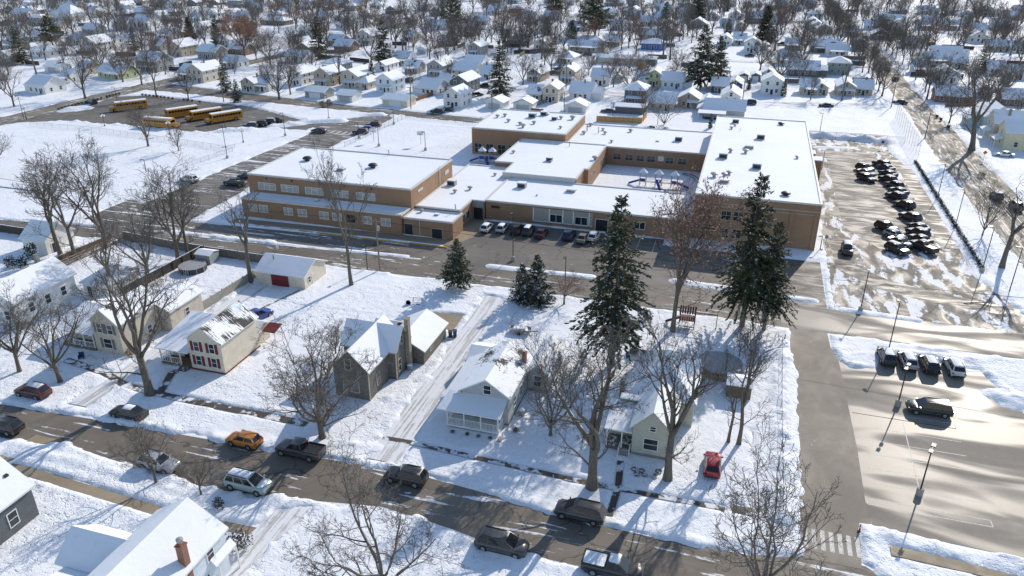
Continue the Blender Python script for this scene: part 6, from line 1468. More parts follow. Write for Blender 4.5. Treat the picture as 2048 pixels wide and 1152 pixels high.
# ================================================================ vehicles
BLK = (0.018, 0.018, 0.02); DGR = (0.05, 0.052, 0.055); GRY = (0.20, 0.20, 0.21); SIL = (0.42, 0.43, 0.44); WHT = (0.70, 0.70, 0.69); DRED = (0.10, 0.012, 0.015); RED = (0.30, 0.012, 0.02); ORG = (0.55, 0.19, 0.015); BLU = (0.03, 0.07, 0.28); DBL = (0.02, 0.03, 0.07); TEA = (0.30, 0.38, 0.38); TAN = (0.25, 0.22, 0.16); MAR = (0.06, 0.012, 0.014)
E_, W_, N_ = 0.0, math.pi, math.pi/2
def pcar(kind, pn, col, bx, by, rz, label, snow="", group=None, z=0.07):
    x, y = G(bx, by, 0.6); return car(kind, pn, col, x, y, rz, label, snow, z, None, group)
pcar('suv', 'paint_dark_red', DRED, 66, 784, W_-0.02, "dark red car with snowy roof parked at the street's left end", "r", z=0.12)
pcar('sedan', 'paint_black', BLK, 257, 826, W_, "black sedan with thick snow on roof parked before the cream house", "r", z=0.12)
pcar('suv', 'paint_black', BLK, 8, 853, W_, "black car cut off at the left edge on the street's near side", "", z=0.1)
pcar('suv', 'paint_silver', SIL, 318, 927, E_-0.03, "silver car with clear windshield parked on the near side of the street", "")
pcar('van', 'paint_teal', TEA, 497, 968, E_-0.02, "pale teal van with its whole roof buried in snow", "rh", z=0.14)
pcar('hatch', 'paint_orange', ORG, 488, 880, W_-0.03, "bright orange compact car driving on the street", "")
pcar('pickup', 'paint_charcoal', DGR, 601, 901, W_-0.02, "charcoal pickup truck with empty bed behind the orange car", "")
pcar('suv', 'paint_black', BLK, 812, 953, W_, "black car on the street seen through the bare crown at bottom centre", "")
pcar('van', 'paint_graphite', DGR, 1160, 1025, W_-0.03, "dark grey minivan with roof rails parked in front of the pale green house", "", z=0.14)
pcar('van', 'paint_graphite', DGR, 1004, 1089, E_-0.02, "dark green-grey minivan parked at the bottom edge right of the bare tree", "", z=0.12)
pcar('pickup', 'paint_black', BLK, 1226, 1138, E_-0.02, "black pickup truck with snow in bed and on roof at bottom edge", "rb", z=0.12)
pcar('hatch', 'paint_red', RED, 1425, 930, N_+0.03, "bright red car parked alone on the snowy drive", "", z=0.2)
pcar('suv', 'paint_blue', BLU, 517, 632, N_-0.3, "blue car half hidden behind the cream red-shutter house", "")
pcar('suv', 'paint_dark_grey', DGR, 1773, 712, N_+0.06, "dark car with snowy roof, leftmost of four in the lower right lot", "r")
pcar('suv', 'paint_silver', SIL, 1815, 721, N_+0.06, "silver car with snowy roof, second of four in the lower right lot", "r")
pcar('suv', 'paint_black', BLK, 1858, 728, N_+0.06, "black car, third of the four in the lower right lot", "r")
pcar('suv', 'paint_white', WHT, 1908, 734, N_+0.06, "white car with snowy roof, rightmost of four in the lower right lot", "rh")
pcar('van', 'paint_black', BLK, 1858, 817, W_+0.06, "long black car parked alone across the lower right lot's lines", "")
pcar('jeep', 'paint_black', BLK, 1694, 500, -N_, "boxy black off-road car on the drive beside the two-storey wing", "r")
LOTG = None
for i, (bx, by, k, c, sn, lb) in enumerate([(1730,337,'suv','black',"r","farthest of the three left-hand cars at the lot's upper end"),(1733,346,'sedan','black',"rh","middle of the three left-hand cars at the lot's upper end"),(1733,357,'suv','black',"h","nearest of the three left-hand cars at the lot's upper end"),
    (1762,328,'suv','black',"","first car at the top end of the lot's right row"),(1771,335,'sedan','charcoal',"r","second car from the top of the lot's right row"),(1776,347,'sedan','black',"r","third car from the top of the lot's right row"),(1775,359,'suv','black',"r","fourth car from the top of the lot's right row"),
    (1788,371,'suv','charcoal',"r","fifth car from the top of the lot's right row"),(1797,382,'sedan','dark_grey',"rh","sixth car down the right row with snowy roof and hood"),(1791,393,'suv','black',"r","seventh car down the lot's right row"),(1808,410,'suv','black',"","eighth car down the right row, standing a little apart"),(1820,434,'suv','dark_grey',"h","ninth car down the right row, alone with snowy hood"),
    (1773,455,'suv','black',"","farthest of the four left-hand cars at the lot's lower end"),(1790,470,'hatch','silver',"r","silver second of the four left-hand cars at the lot's lower end"),(1801,485,'sedan','dark_grey',"rh","third of the four left-hand cars at the lot's lower end"),(1795,499,'suv','black',"r","nearest of the four left-hand cars beside the snowy island"),
    (1836,454,'sedan','black',"r","farthest of the four right-hand cars at the lot's lower end"),(1835,466,'suv','black',"r","second of the four right-hand cars at the lot's lower end"),(1840,478,'sedan','black',"rh","third right-hand car at the lower end with snowy windshield"),(1846,494,'pickup','black',"r","black pickup nearest the hedge at the lot's lower end")]):
    cc = {'black': BLK, 'charcoal': DGR, 'dark_grey': DGR, 'silver': SIL}[c]; nm = {'black': 'black', 'charcoal': 'dark grey', 'dark_grey': 'dark grey', 'silver': 'silver'}[c]
    lab = lb if lb.split()[0] in ('silver', 'black') else f"{nm} {lb}" if not lb.split()[0].endswith('est') else f"{nm} car, {lb}"
    pcar(k, 'paint_'+c, cc, bx, by, RAD(-45 if bx < 1745 or (bx < 1805 and by > 450) else 130) + RAD(RT.uniform(-3, 3)), lab, sn)
for bx, by, k, c, col, sn, lb in [(974,455,'hatch','white',WHT,"rh","white car with snowy roof, leftmost before the classroom wing"),(1005,456,'hatch','silver',SIL,"r","silver car, second from left before the classroom wing"),(1034,459,'suv','black',BLK,"","black car, third from left before the classroom wing"),(1057,461,'suv','dark_grey',DGR,"r","dark car with white snowy roof, fourth before the classroom wing"),
    (1083,466,'sedan','maroon',MAR,"","maroon car, fifth from left before the classroom wing"),(1138,470,'suv','dark_blue',DBL,"","dark blue car standing alone before the classroom windows"),(1166,476,'sedan','tan',TAN,"","tan car left of the white one behind the large spruce"),(1188,473,'suv','white',WHT,"","white car partly hidden behind the tall left spruce")]:
    pcar(k, 'paint_'+c, col, bx, by, N_+RAD(RT.uniform(-3, 3)), lb, sn)
for bx, by, k, c, col, rz, sn, lb in [(378,359,'suv','white',WHT,RAD(172),"","white car parked alone on the west side of the school drive"),(471,366,'pickup','charcoal',DGR,RAD(182),"","dark grey pickup truck beside the gym's left corner"),(494,353,'suv','dark_blue',DBL,RAD(182),"","dark blue car just behind the grey pickup by the gym"),
    (638,261,'sedan','black',BLK,RAD(178),"","black car alone at the edge of the school drive"),(721,264,'suv','maroon',MAR,RAD(188),"","maroon car, nearest of three by the schoolyard fence"),(733,257,'sedan','blue',BLU,RAD(188),"","blue car, middle of three by the schoolyard fence"),(747,250,'suv','dark_red',DRED,RAD(188),"","dark red car, farthest of three by the schoolyard fence"),
    (500,252,'suv','dark_grey',DGR,RAD(200),"r","grey car, first from left right of the yellow buses"),(519,248,'suv','black',BLK,RAD(200),"","black car, second from left right of the yellow buses"),(536,244,'suv','black',BLK,RAD(200),"r","black car, third from left right of the yellow buses"),(551,240,'sedan','dark_grey',DGR,RAD(200),"","dark car, rightmost in the row beside the yellow buses"),
    (183,204,'van','dark_blue',DBL,RAD(160),"","dark van at the left end of the bus lot"),(875,223,'suv','black',BLK,RAD(175),"r","black car parked in front of the tall white street house"),(893,219,'sedan','dark_grey',DGR,RAD(170),"r","grey car with snow, right behind the black one"),(1303,257,'sedan','silver',SIL,RAD(170),"rh","car buried in snow on the lawn behind the school"),
    (1652,211,'sedan','black',BLK,W_,"","black sedan on the street before the snowy field"),(1499,205,'suv','black',BLK,W_,"r","black car with snowy roof on the street behind the two-storey wing"),(1800,204,'sedan','black',BLK,W_,"","black car at the boulevard corner"),(1775,138,'suv','white',WHT,N_,"","pale car parked under the boulevard trees"),(1791,158,'suv','black',BLK,N_,"","black car driving up the boulevard among the trees"),
    (2008,309,'sedan','white',WHT,RAD(178),"","white sedan parked beside the cream yellow house"),(1993,392,'suv','black',BLK,N_,"r","black car with snow on roof parked along the boulevard"),(2032,412,'suv','dark_grey',DGR,N_,"","dark car half hidden at the right edge by the boulevard"),(1296,137,'suv','white',WHT,-N_,"","white truck-like car beside the orange container"),
    (1216,222,'sedan','dark_grey',DGR,W_,"r","dark car on the alley left of the yellow board fence"),(815,161,'suv','black',BLK,W_,"","black car between the grey and pale blue houses"),(942,193,'sedan','silver',SIL,RAD(60),"r","silver car, left of two beside the dark grey house"),(955,190,'suv','dark_grey',DGR,RAD(60),"r","grey car, right of two beside the dark grey house"),(968,172,'suv','black',BLK,W_,"","black car in front of the spruce behind the school"),(1499,111,'sedan','black',BLK,W_,"","dark car before the white two-storey house at top right"),(1118,137,'sedan','black',BLK,W_,"","dark car below the white ranch house beyond the school"),(1563,88,'suv','black',BLK,W_,"","dark car on the lane right of the big dense spruce")]:
    pcar(k, 'paint_'+c, col, bx, by, rz, lb, sn)
for bx, by, ang, lb in ((258, 215, 233, "yellow school bus farthest left in the bus lot"), (360, 229, 240, "yellow school bus second from left, snowy roof, facing down the lot"), (409, 233, 241, "yellow school bus between two others at the right of the lot"), (448, 238, 241, "yellow school bus rightmost in the bus lot"), (323, 250, 2, "yellow school bus nearest the field, facing right behind bare trees")):
    x, y = G(bx, by, 0.8); bus(x, y, RAD(ang), lb)
# ================================================================ lamps, poles, wires
for bx, by, ty, hd, base, rz, lb in [(1838,990,888,2,True,1.2,"black double-headed lamp post nearest the lot's front crosswalk"),(1795,812,728,2,True,1.2,"black double-headed lamp post beside the long black car"),(1777,700,600,1,False,1.8,"leaning-looking black lamp post behind the four parked cars"),(1720,624,540,1,True,1.5,"black lamp post on the snowy median of the cross street"),
    (1026,522,425,1,True,4.6,"black lamp post on the snowy strip before the classroom wing"),(1963,546,450,1,True,3.0,"black lamp post at the lower end of the clipped hedge"),(1910,455,375,1,True,3.2,"black lamp post beside the middle of the hedge"),(1875,395,326,1,True,3.2,"slim lamp post between hedge and boulevard"),(2018,585,490,1,False,3.0,"lamp post at the right edge beside the boulevard"),
    (455,318,250,1,True,4.2,"lamp post with concrete base beside the school drive"),(293,345,318,1,False,4.0,"lamp post on the field's edge behind the bare trees"),(487,378,344,1,False,3.4,"lamp post beside the grey pickup at the gym corner"),(571,273,225,1,True,4.2,"lamp post with concrete base right of the bus lot"),(658,240,190,1,True,4.2,"lamp post beside the snow heap right of the bus lot"),(718,278,245,1,True,4.2,"lamp post next to the maroon car"),(758,294,240,1,True,4.2,"lamp post at the schoolyard's left fence"),(788,250,218,1,True,4.2,"lamp post at the upper end of the schoolyard fence"),(851,302,263,1,True,4.2,"lamp post standing in the schoolyard"),
    (1130,575,512,1,False,4.6,"thin lamp post left of the reddish shrub"),(1639,268,226,1,False,3.0,"lamp post at the snowy field's left end"),(1225,244,205,1,False,4.0,"lamp post in front of the yellow board fence"),(1315,250,222,1,False,4.0,"thin post on the lawn behind the school's rear wing"),(1640,500,470,1,False,4.0,"short sign post beside the two-storey wing's corner"),(48,238,190,1,False,4.0,"lamp post at the left end of the bus lot"),(235,205,173,1,False,4.2,"lamp post at the bus lot's street corner"),(735,540,488,1,False,4.6,"thin pole left of the utility pole before the kitchen wing"),(1643,340,300,1,False,3.0,"lamp post at the two-storey wing's far side"),(452,262,238,1,False,4.2,"lamp post beside the rightmost bus")]:
    x, y = G(bx, by); h = tallness(bx, by, bx, ty); lamp_post(x, y, max(2.5, h), lb, hd, base, rz)
for bx, by, ty, lb in ((53, 238, 213, "dark globe lamp at the left end of the bus lot"), (210, 254, 230, "dark globe lamp in front of the leftmost bus"), (340, 270, 244, "dark globe lamp in front of the nearest bus"), (487, 286, 258, "dark globe lamp right of the buses")):
    x, y = G(bx, by); globe_lamp(x, y, tallness(bx, by, bx, ty), lb)
PTOP = {}
for nm, bx, by, ty, bxx, lb in [('a',760,543,436,True,"weathered utility pole with transformer standing before the kitchen wing"),('b',448,206,130,False,"pale utility pole beside the spruce near the bus lot"),('c',822,219,172,False,"utility pole at the right end of the big white garage"),('d',822,196,118,False,"pale utility pole behind the big white garage"),('e',1128,228,195,False,"utility pole in front of the white double garages"),
    ('f',984,230,185,False,"utility pole left of the rear hall"),('g',1205,195,148,False,"utility pole in front of the white house beyond school"),('h',1313,200,170,False,"utility pole beside the yellow-green house"),('i',1484,210,160,False,"utility pole right of the navy blue house"),('j',1132,178,122,False,"utility pole between bare trees beyond the school"),
    ('k',1345,105,55,False,"utility pole beside the snowy side street"),('l',1555,145,100,False,"utility pole in front of the garages at right"),('m',1570,195,110,False,"tall utility pole right of the white front-gabled house"),('n',1850,275,232,False,"utility pole at the boulevard crossing"),('o',1782,215,150,False,"utility pole on the boulevard's left side"),('p',1745,140,88,False,"utility pole among the boulevard's left trees"),('q',855,112,70,False,"utility pole beside the small white garage at top"),('r',818,100,50,False,"utility pole behind the cream cottage at top"),('s',2020,120,70,False,"utility pole at the upper right")]:
    x, y = G(bx, by); h = min(13, max(7, tallness(bx, by, bx, ty))); utility_pole(x, y, h, lb, 1, bxx, RAD(RT.uniform(-10, 10))); PTOP[nm] = (x, y, h-0.45)
wires([(-300, PTOP['a'][1]+2, 9.5), (-150, PTOP['a'][1]+1, 9.5), PTOP['a'], (40, PTOP['a'][1]-1.5, 9.3), (160, PTOP['a'][1]-1, 9.3)], "overhead wires running along the near side of the cross street", 0.9, 0.02, 2)
wires([PTOP['o'], PTOP['p'], (47, 480, 10), (47, 560, 10)], "overhead wires running up the boulevard's left side", 0.8, 0.03, 3)
wires([(63, 230, 10), (63, 290, 10), (62, 350, 10), (61, 420, 10)], "pale glinting overhead wires above the boulevard", 0.8, 0.035, 3)
wires([PTOP['b'], PTOP['c'], PTOP['f'], PTOP['e']], "overhead wires along the street behind the school", 0.9, 0.02, 2)
# ================================================================ fences
M_FBEIGE = paint("fence_beige", (0.36, 0.335, 0.28), 0.75, 0.12, 2.0); M_FGREY = paint("fence_grey", (0.17, 0.155, 0.13), 0.85, 0.2, 2.0); M_FDARK = paint("fence_dark", (0.075, 0.062, 0.052), 0.85, 0.2, 2.0)
board_fence([(-77.6, 80.5), (-77.3, 84.6), (-76.6, 100.3), (-77.4, 106.2)], 1.7, M_FBEIGE, "long beige board fence beside the cream red-shutter house's drive", cap_snow=False)
board_fence([(-91.4, 107.0), (-87.0, 106.9), (-78.2, 106.6)], 1.8, M_FGREY, "grey board fence along the cross street beside the red-door garage")
board_fence([(-111.2, 108.9), (-99.5, 107.6), (-91.6, 107.1)], 1.8, M_FGREY, "grey board fence along the cross street behind bare trees")
board_fence([(-92.0, 106.8), (-92.3, 97), (-92.8, 88)], 1.8, M_FDARK, "dark board fence running from the metal shed towards the beige house")
board_fence([(-113.6, 91.0), (-112.9, 100), (-112.4, 107)], 1.7, M_WOODB, "reddish-brown board fence under the bare trees by the cottage")
board_fence([(-111.6, 93.5), (-111.2, 101), (-110.8, 108.6)], 1.6, paint("fence_pale_wood", (0.33, 0.27, 0.2), 0.85, 0.2, 2.0), "pale weathered slat fence parallel to the reddish-brown one", slats=True, cap_snow=False)
board_fence([(-150, 104.8), (-138, 105.0), (-124, 104.6)], 1.8, M_FDARK, "dark board fence along the cross street at the left edge")
a = G(1193, 244); b = G(1282, 248); board_fence([a, b], 1.9, M_WOODY, "yellow pine board fence behind the school's rear wing"); 
board_fence([(b[0]+0.1, b[1]+0.2), (b[0]+0.4, b[1]+9)], 1.9, M_WOODY, "short end of yellow board fence by the dark cabin", cap_snow=False)
board_fence([G(1053, 222), G(1112, 198)], 1.5, M_FDARK, "dark ranch rail fence between the white garages", slats=True, cap_snow=False)
board_fence([G(1062, 226), G(1086, 228)], 1.6, M_WOODB, "short brown board fence beside the left white garage", cap_snow=False)
board_fence([G(232, 112), G(272, 113)], 1.8, M_FDARK, "dark board fence among houses at left", cap_snow=False)
board_fence([G(830, 205), G(866, 192)], 1.7, M_WOODB, "brown board fence beside the low white house and utility pole", cap_snow=False)
board_fence([G(455, 108), G(478, 110)], 1.7, M_FDARK, "dark fence under the rusty-leaved oak", cap_snow=False)
board_fence([G(1028, 108), G(1110, 104)], 1.8, M_FDARK, "dark board fence beneath the grove at top centre", cap_snow=False)
board_fence([G(1890, 215), G(1950, 213)], 1.4, M_BRICKR, "low red brick garden wall across the boulevard", cap_snow=False)
board_fence([G(700, 122), G(738, 126)], 1.7, M_FDARK, "dark board fence right of the brown house at top centre", cap_snow=False)
chain_fence([G(60, 252), G(200, 265), G(345, 285), G(455, 302), G(470, 298)], 1.4, "low chain-link fence along the far side of the playing field", dark=False)
chain_fence([G(466, 304), G(350, 345)], 1.4, "low chain-link fence sloping down beside the school drive", dark=False)
chain_fence([G(690, 296), G(812, 237), G(945, 250)], 1.6, "dark chain-link fence around the schoolyard's far corner", dark=True)
chain_fence([G(1612, 277), G(1700, 282), G(1808, 290)], 2.2, "chain-link fence behind the ploughed snow heap", dark=False, step=4.5)
chain_fence([G(1790, 238), G(1835, 318)], 5.0, "tall dark ball-court fence beside the boulevard", dark=True, step=4)
chain_fence([(8.6, 66), (8.7, 86), (9.0, 103)], 1.2, "low wire fence beside the bare trees at the parking lot's left edge", dark=True)
# ================================================================ gardens and playgrounds
def pool(bx, by, r, h, label, mwall, mcover):
    x, y = G(bx, by); t = thing("swimming_pool", label, "swimming pool", (x, y, 0.1))
    put("pool_wall", MB().lathe([(r, 0), (r, h), (r-0.1, h)], 28).mesh("pool_wall", mwall, True), t)
    put("pool_rim", MB().lathe([(r-0.16, h), (r+0.1, h), (r+0.1, h+0.07), (r-0.16, h+0.07)], 28).mesh("pool_rim", M_GREYM, True), t)
    put("pool_cover", MB().lathe([(r-0.14, h-0.05), (r*0.7, h-0.12), (r*0.3, h-0.16), (0.01, h-0.17)], 28).mesh("pool_cover", mcover, True), t)
    for k in range(10):
        a = k*0.628; put("support_post", cached(("pp", h), lambda: MB().box(-.05, .05, -.08, .08, 0, h).mesh("support_post", M_GREYM)), t, ((r+0.06)*math.cos(a), (r+0.06)*math.sin(a), 0), a+1.57)
    put("ladder", MB().tube([(-.25, 0, 0), (-.2, 0.15, h+0.5)], .025, 5).tube([(.25, 0, 0), (.2, 0.15, h+0.5)], .025, 5).box(-.25, .25, -.02, .06, .3, .34).box(-.24, .24, .03, .11, .65, .69).mesh("ladder", M_WHITE), t, (0.3, -r-0.3, 0))
M_COV1 = paint("pool_cover_grey", (0.30, 0.31, 0.31), 0.5, 0.15); M_COV2 = paint("pool_cover_brown", (0.16, 0.14, 0.13), 0.6, 0.25, snow=0.05)
pool(387, 543, 2.2, 1.1, "round above-ground swimming pool with white rim beside the metal shed", paint("pool_wall_dark", (0.04, 0.045, 0.05), 0.5, 0.1), M_COV1)
pool(1438, 742, 2.9, 1.2, "round covered swimming pool with brown cover behind the pale green house", paint("pool_wall_brown", (0.13, 0.09, 0.06), 0.6, 0.2), M_COV2)
# wooden play set
x, y = G(1372, 658); t = thing("play_set", "wooden garden play tower with dark red slats and a swing beam", "play set", (x, y, 0.1)); W2 = paint("play_wood", (0.13, 0.085, 0.06), 0.8, 0.2)
for px_, py_ in ((-1.1, 0), (1.1, 0), (-1.1, 1.9), (1.1, 1.9)): put("post", MB().box(-.06, .06, -.06, .06, 0, 2.9).mesh("post", W2), t, (px_, py_, 0))
put("platform", MB().box(-1.15, 1.15, -.05, 1.95, 1.25, 1.33).box(-1.15, 1.15, -.05, .03, .25, .35).mesh("platform", W2), t)
mb = MB()
for k in range(7): mb.box(-1.05+.32*k, -.87+.32*k, -.09, -.05, 1.35, 2.0)
put("slat_wall", mb.mesh("slat_wall", P_RED), t); mb = MB()
for k in range(7): mb.add([(-1.2+.36*k, -.25, 2.55), (-.95+.36*k, -.25, 2.55), (-.95+.36*k, .95, 3.25), (-1.2+.36*k, .95, 3.25)], [(0,1,2,3)])
put("slat_roof", mb.mesh("slat_roof", P_RED, fix=False), t); put("swing_beam", MB().box(1.1, 4.3, .9, 1.02, 2.3, 2.42).box(4.2, 4.3, .5, .6, 0, 2.4).box(4.2, 4.3, 1.3, 1.4, 0, 2.4).mesh("swing_beam", W2), t)
put("slide", MB().add([(-1.1, .4, 1.3), (-1.1, 1.0, 1.3), (-3.2, 1.0, .3), (-3.2, .4, .3), (-1.1, .35, 1.45), (-3.2, .35, .45), (-1.1, 1.05, 1.45), (-3.2, 1.05, .45)], [(0,1,2,3), (0,4,5,3), (1,6,7,2)]).mesh("slide", M_DARK, fix=False), t)
# school playgrounds
PB = paint("play_blue", (0.03, 0.06, 0.30), 0.4, 0.1); PT = paint("play_post_beige", (0.42, 0.38, 0.31), 0.5, 0.1)
def play_structure(bx, by, towers, label, rz=0.0, span=3.4):
    x, y = G(bx, by); t = thing("play_structure", label, "playground", (x, y, 0.1), rz)
    for i in range(towers):
        cx = (i-(towers-1)/2)*span
        for a, b in ((-.7, -.7), (.7, -.7), (-.7, .7), (.7, .7)): put("post", cached("plp", lambda: MB().tube([(0,0,0), (0,0,3.3)], .07, 6).mesh("post", PT)), t, (cx+a, b, 0))
        put("deck", cached("pld", lambda: MB().box(-.75, .75, -.75, .75, 1.15, 1.27).mesh("deck", PT)), t, (cx, 0, 0))
        r = put("roof", cached("plr", lambda: MB().lathe([(1.15, 0), (0.5, .55), (0.02, 1.0)], 8).mesh("roof", [M_CAP], False)), t, (cx, 0, 3.25))
        put("panel", cached("plpn", lambda: MB().box(-.6, .6, -.78, -.74, 1.3, 2.0).mesh("panel", PB)), t, (cx, 0, 0))
        if i < towers-1: put("bridge", cached("plb", lambda: MB().box(.75, span-.75, -.5, .5, 1.1, 1.2).box(.75, span-.75, -.52, -.48, 1.8, 1.88).box(.75, span-.75, .48, .52, 1.8, 1.88).mesh("bridge", PT)), t, (cx, 0, 0))
    for s in (-1, 1):
        put("slide", MB().add([(0, -.35, 1.2), (0, .35, 1.2), (s*2.6, .35, .2), (s*2.6, -.35, .2), (0, -.42, 1.5), (s*2.6, -.42, .5), (0, .42, 1.5), (s*2.6, .42, .5)], [(0,1,2,3), (0,4,5,3), (1,6,7,2)]).mesh("slide", PB, fix=False), t, (s*((towers-1)/2*span+.75), 0, 0))
    put("tube_slide", MB().tube([(0, -.8, 1.7), (0, -1.6, 1.5), (.5, -2.4, .9), (.8, -3.2, .5)], .42, 10).mesh("tube_slide", PB, True), t)
play_structure(1316, 375, 3, "blue and beige play structure with three snowy peaked roofs in the courtyard", 0.0, 3.6)
play_structure(975, 327, 2, "blue play structure with snowy roofs in front of the rear hall", 0.1, 2.6)
mb = MB(); 
for r in (3.6, 4.6): mb.tube([(r*math.cos(a), r*1.2*math.sin(a), .3) for a in np.linspace(-.1, 1.5, 12)], .09, 5)
tag(put("balance_beam", mb.mesh("balance_beam", PB), None, (*G(1358, 362), 0.1)), "curved blue balance beams on the courtyard snow", "play equipment")
def backboard(bx, by, label):
    x, y = G(bx, by); t = thing("basketball_hoop", label, "basketball hoop", (x, y, 0), 0.3, "basketball hoops in the schoolyard"); put("pole", cached("bbp", lambda: MB().tube([(0,0,0), (0,0,3.2), (0,-.6,3.4)], .06, 6).mesh("pole", M_GREYM)), t)
    put("backboard", cached("bbb", lambda: MB().box(-.9, .9, -.64, -.6, 2.9, 4.0).mesh("backboard", M_WHITE)), t); put("rim", cached("bbr", lambda: MB().lathe([(.22, 0), (.24, 0), (.24, .02), (.22, .02)], 10).mesh("rim", P_RED)), t, (0, -.85, 3.05))
backboard(748, 284, "basketball hoop at the left of the snowy schoolyard"); backboard(842, 290, "basketball hoop in the middle of the snowy schoolyard")
# small things in yards
def bin_(bx, by, label, m, s=1.0, group=None):
    x, y = G(bx, by); t = thing("wheelie_bin", label, "bin", (x, y, 0.1), 0.4, group)
    put("body", cached(("bin", m.name), lambda: MB().taper(-.24, .24, -.28, .28, 0.05, .95, 1.18).mesh("body", m)), t, scale=s); put("lid", cached(("binl", m.name), lambda: MB().box(-.31, .31, -.36, .36, .95, 1.03).mesh("lid", m)), t, scale=s)
bin_(901, 676, "dark bin at the olive house's annex corner", M_DARK); bin_(910, 674, "navy bin beside the patio slab", P_NAVY); bin_(1896, 258, "dark bin under the boulevard corner tree", M_DARK, 1.1); bin_(1873, 236, "dark bin on the boulevard's snowy verge", M_DARK); bin_(1881, 242, "second dark bin on the boulevard's snowy verge", M_DARK)
def ac_unit(bx, by, label):
    x, y = G(bx, by); t = thing("air_conditioner", label, "air conditioner", (x, y, 0.1)); put("body", cached("acb", lambda: MB().lathe([(.42, 0), (.42, .75), (.36, .8)], 12).mesh("body", M_GREYM)), t); put("snow", cached("acs", lambda: MB().lathe([(.37, .8), (.3, .92), (.02, .96)], 12).mesh("snow", M_CAP, True)), t)
ac_unit(820, 741, "snow-topped air conditioner beside the olive house's chimney"); ac_unit(1043, 832, "snow-topped air conditioner beside the grey porch house")
def cone(bx, by, label):
    x, y = G(bx, by); t = thing("traffic_marker", label, "traffic marker", (x, y, 0.05)); put("post", cached("tmk", lambda: MB().lathe([(.2, 0), (.2, .06), (.09, .1), (.05, .95)], 10).mesh("post", P_RED, True)), t); put("band", cached("tmb", lambda: MB().lathe([(.085, .5), (.075, .65)], 10).mesh("band", M_WHITE)), t)
cone(1718, 1064, "dark red cone marker at the snowy corner by the crosswalk"); cone(1586, 1040, "dark red marker in the snow left of the lot entrance"); cone(1569, 680, "dark red marker beside the lot's upper entrance")
def sign(bx, by, h, label, m, kind='sq', rz=0.0):
    x, y = G(bx, by); t = thing("road_sign", label, "sign", (x, y, 0.05), rz); put("post", MB().tube([(0,0,0), (0,0,h)], .035, 6).mesh("post", M_GREYM), t)
    if kind == 'dia': poly = [(0, -.55), (.55, 0), (0, .55), (-.55, 0)]
    elif kind == 'oct': poly = [(.4*math.cos(a), .4*math.sin(a)) for a in np.arange(8)*math.pi/4+.39]
    else: poly = [(-.3, -.35), (.3, -.35), (.3, .35), (-.3, .35)]
    put("panel", MB().prism([(a, b+h-.4) for a, b in poly], 'y', -.06, -.04).mesh("panel", m), t)
P_OR = paint("sign_orange", (0.62, 0.17, 0.02), 0.5, 0.05)
sign(1966, 322, 2.6, "orange diamond road sign on posts beside the boulevard", P_OR, 'dia'); sign(1763, 298, 2.3, "small red stop sign at the school drive exit", P_RED, 'oct'); sign(1650, 492, 2.2, "small square sign on a post at the two-storey wing's corner", M_GREYM); sign(557, 508, 1.8, "small pale sign on a post by the cross street", M_WHITE)
# trailer, tyre swing, wreath rings, steps, container
x, y = G(1042, 668); t = thing("utility_trailer", "small snow-covered trailer standing on the trodden snow", "trailer", (x, y, 0.1), 0.1)
put("bed", MB().box(-1.6, 1.4, -.7, .7, .5, .62).box(-1.6, 1.4, -.72, -.68, .62, .9).box(-1.6, 1.4, .68, .72, .62, .9).box(-1.62, -1.58, -.7, .7, .62, .9).mesh("bed", M_GREYM), t); put("load", MB().taper(-1.4, 1.0, -.6, .6, .62, 1.0, .7).mesh("load", M_CAP), t); put("drawbar", MB().box(1.4, 2.6, -.05, .05, .5, .58).mesh("drawbar", M_DARK), t)
for s in (-1, 1): put("wheel", MB().lathe([(.2, -.08), (.3, -.06), (.3, .06), (.2, .08)], 14, 0, 'y').mesh("wheel", M_TYRE), t, (-.2, s*.8, .3))
x, y = G(817, 611); t = tag(put("old_tyre", MB().lathe([(.28, -.1), (.42, -.08), (.42, .08), (.28, .1), (.28, -.1)], 18, 0, 'y').mesh("old_tyre", M_TYRE, True), None, (x, y, .5)), "old tyre standing upright in the snow near the swing frame", "tyre")
x, y = G(836, 616); t = thing("swing_frame", "small metal swing frame on the lawn behind the olive house", "swing", (x, y, 0.1)); put("frame", MB().tube([(-.9, -.5, 0), (-.7, 0, 1.7), (-.9, .5, 0)], .04, 5).tube([(.9, -.5, 0), (.7, 0, 1.7), (.9, .5, 0)], .04, 5).tube([(-.7, 0, 1.7), (.7, 0, 1.7)], .04, 5).mesh("frame", M_GREYM), t); put("seat", MB().box(-.3, .3, -.12, .12, .5, .55).tube([(-.25, 0, .55), (-.25, 0, 1.7)], .015, 4).tube([(.25, 0, .55), (.25, 0, 1.7)], .015, 4).mesh("seat", PB), t)
rm = MB().tube([(.32*math.cos(a), .32*math.sin(a), .12) for a in np.linspace(0, 6.283, 15)], .07, 6).mesh("planter_ring", M_WOODG, True)
for bx, by in ((1268, 942), (1283, 945), (1273, 952), (1289, 953), (1308, 956), (1317, 946)): tag(put("planter_ring", rm, None, (*G(bx, by), 0.15)), "small round planter ring poking through snow before the pale green house", "planter ring", "planter rings in the front yard")
x, y = G(1281, 139); tag(put("container", MB().box(-1.3, 1.3, -2.5, 2.5, 0, 2.4).box(-1.2, 1.2, -2.53, -2.5, .1, 2.3).mesh("container", paint("container_orange", (0.5, 0.2, 0.03), 0.6, 0.1)), None, (x, y+2, 0.1)), "orange container beside the white truck-like car", "container")
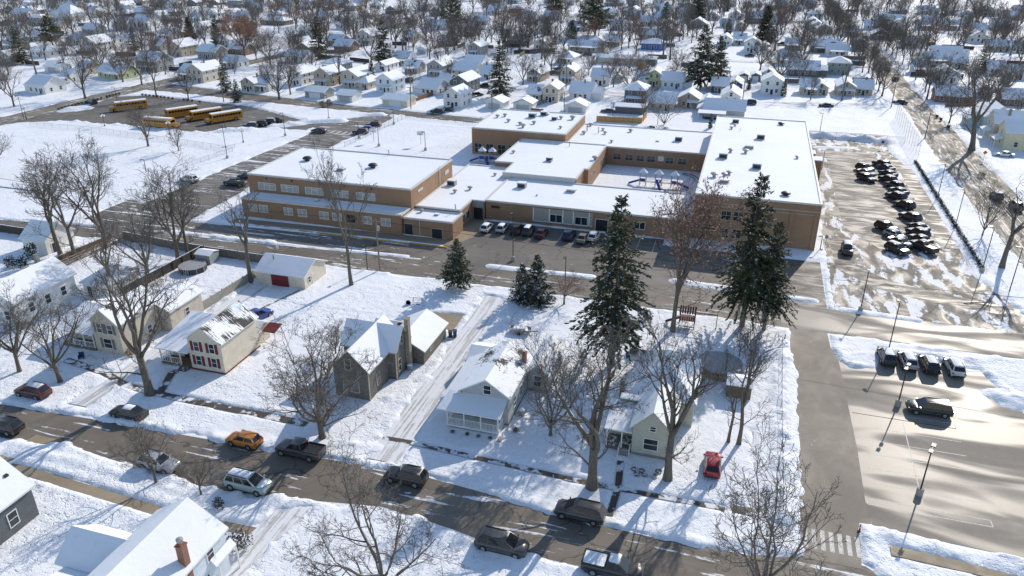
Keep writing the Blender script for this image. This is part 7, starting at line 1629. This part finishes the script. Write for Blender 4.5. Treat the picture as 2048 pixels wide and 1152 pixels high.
x, y = G(164, 719); tag(put("plastic_chair", MB().box(-.35, .35, -.3, .3, .3, .38).box(-.35, .35, .25, .32, .38, .9).box(-.35, -.29, -.3, .3, 0, .55).box(.29, .35, -.3, .3, 0, .55).mesh("plastic_chair", P_NAVY), None, (x, y, 0.15), 0.5), "blue chair lying in the snow before the beige house", "chair")
x, y = G(1270, 712); t = thing("dog_house", "small snow-roofed dog house behind the pale green house", "dog house", (x, y, 0.1)); volume(t, -.8, .8, 0, 1.6, 0.9, 1.5, 'y', M_WOODG, o=.12, t=.1)
x, y = G(608, 582); tag(put("log_edging", MB().tube([(0, 0, .1), (-2.2, -8, .12), (-3.0, -14, .1)], .13, 6).mesh("log_edging", M_WOODG), None, (x-0.5, y, 0.12)), "dark log edging along the drive below the red-door garage", "edging")
x, y = G(1294, 680); t = thing("wire_cage", "dark wire cage panels at the foot of the left large spruce", "cage", (x, y, 0.1)); put("cage_panel", MB().tube([(-.8, 0, 0), (-.8, 0, 1.8), (.8, 0, 1.8), (.8, 0, 0)], .04, 5).tube([(0, 0, 0), (0, 0, 1.8)], .03, 5).tube([(-.8, 0, .9), (.8, 0, .9)], .03, 5).mesh("cage_panel", M_DARK), t)

# dark back-garden fences all through the far blocks
fms = [MB().box(-L/2, L/2, -.05, .05, 0, 1.7).box(-L/2, L/2, -.08, .08, 1.5, 1.6).mesh("garden_fence", m) for L, m in ((8, M_FDARK), (10, M_FGREY), (9, M_WOODG), (12, M_FGREY))]
nf = 0
while nf < 75:
    bx = RT.uniform(0, 2048); by = RT.uniform(8, 190); x, y = G(bx, by)
    if y < 290 and x > -90 and x < 50 or (x < -90 and y < 258) or abs(x-54) < 9 or any(abs(x-h[0]) < h[2]/2+5 and -3 < y-h[1] < h[3]+2 for h in HOUSES): continue
    tag(put("garden_fence", fms[nf % 4], None, (x, y, 0.05), RAD(RT.choice((0, 0, 90))+RT.uniform(-3, 3))), "dark board fence between snowy back gardens far beyond the school", "fence", "back garden fences in the far blocks"); nf += 1
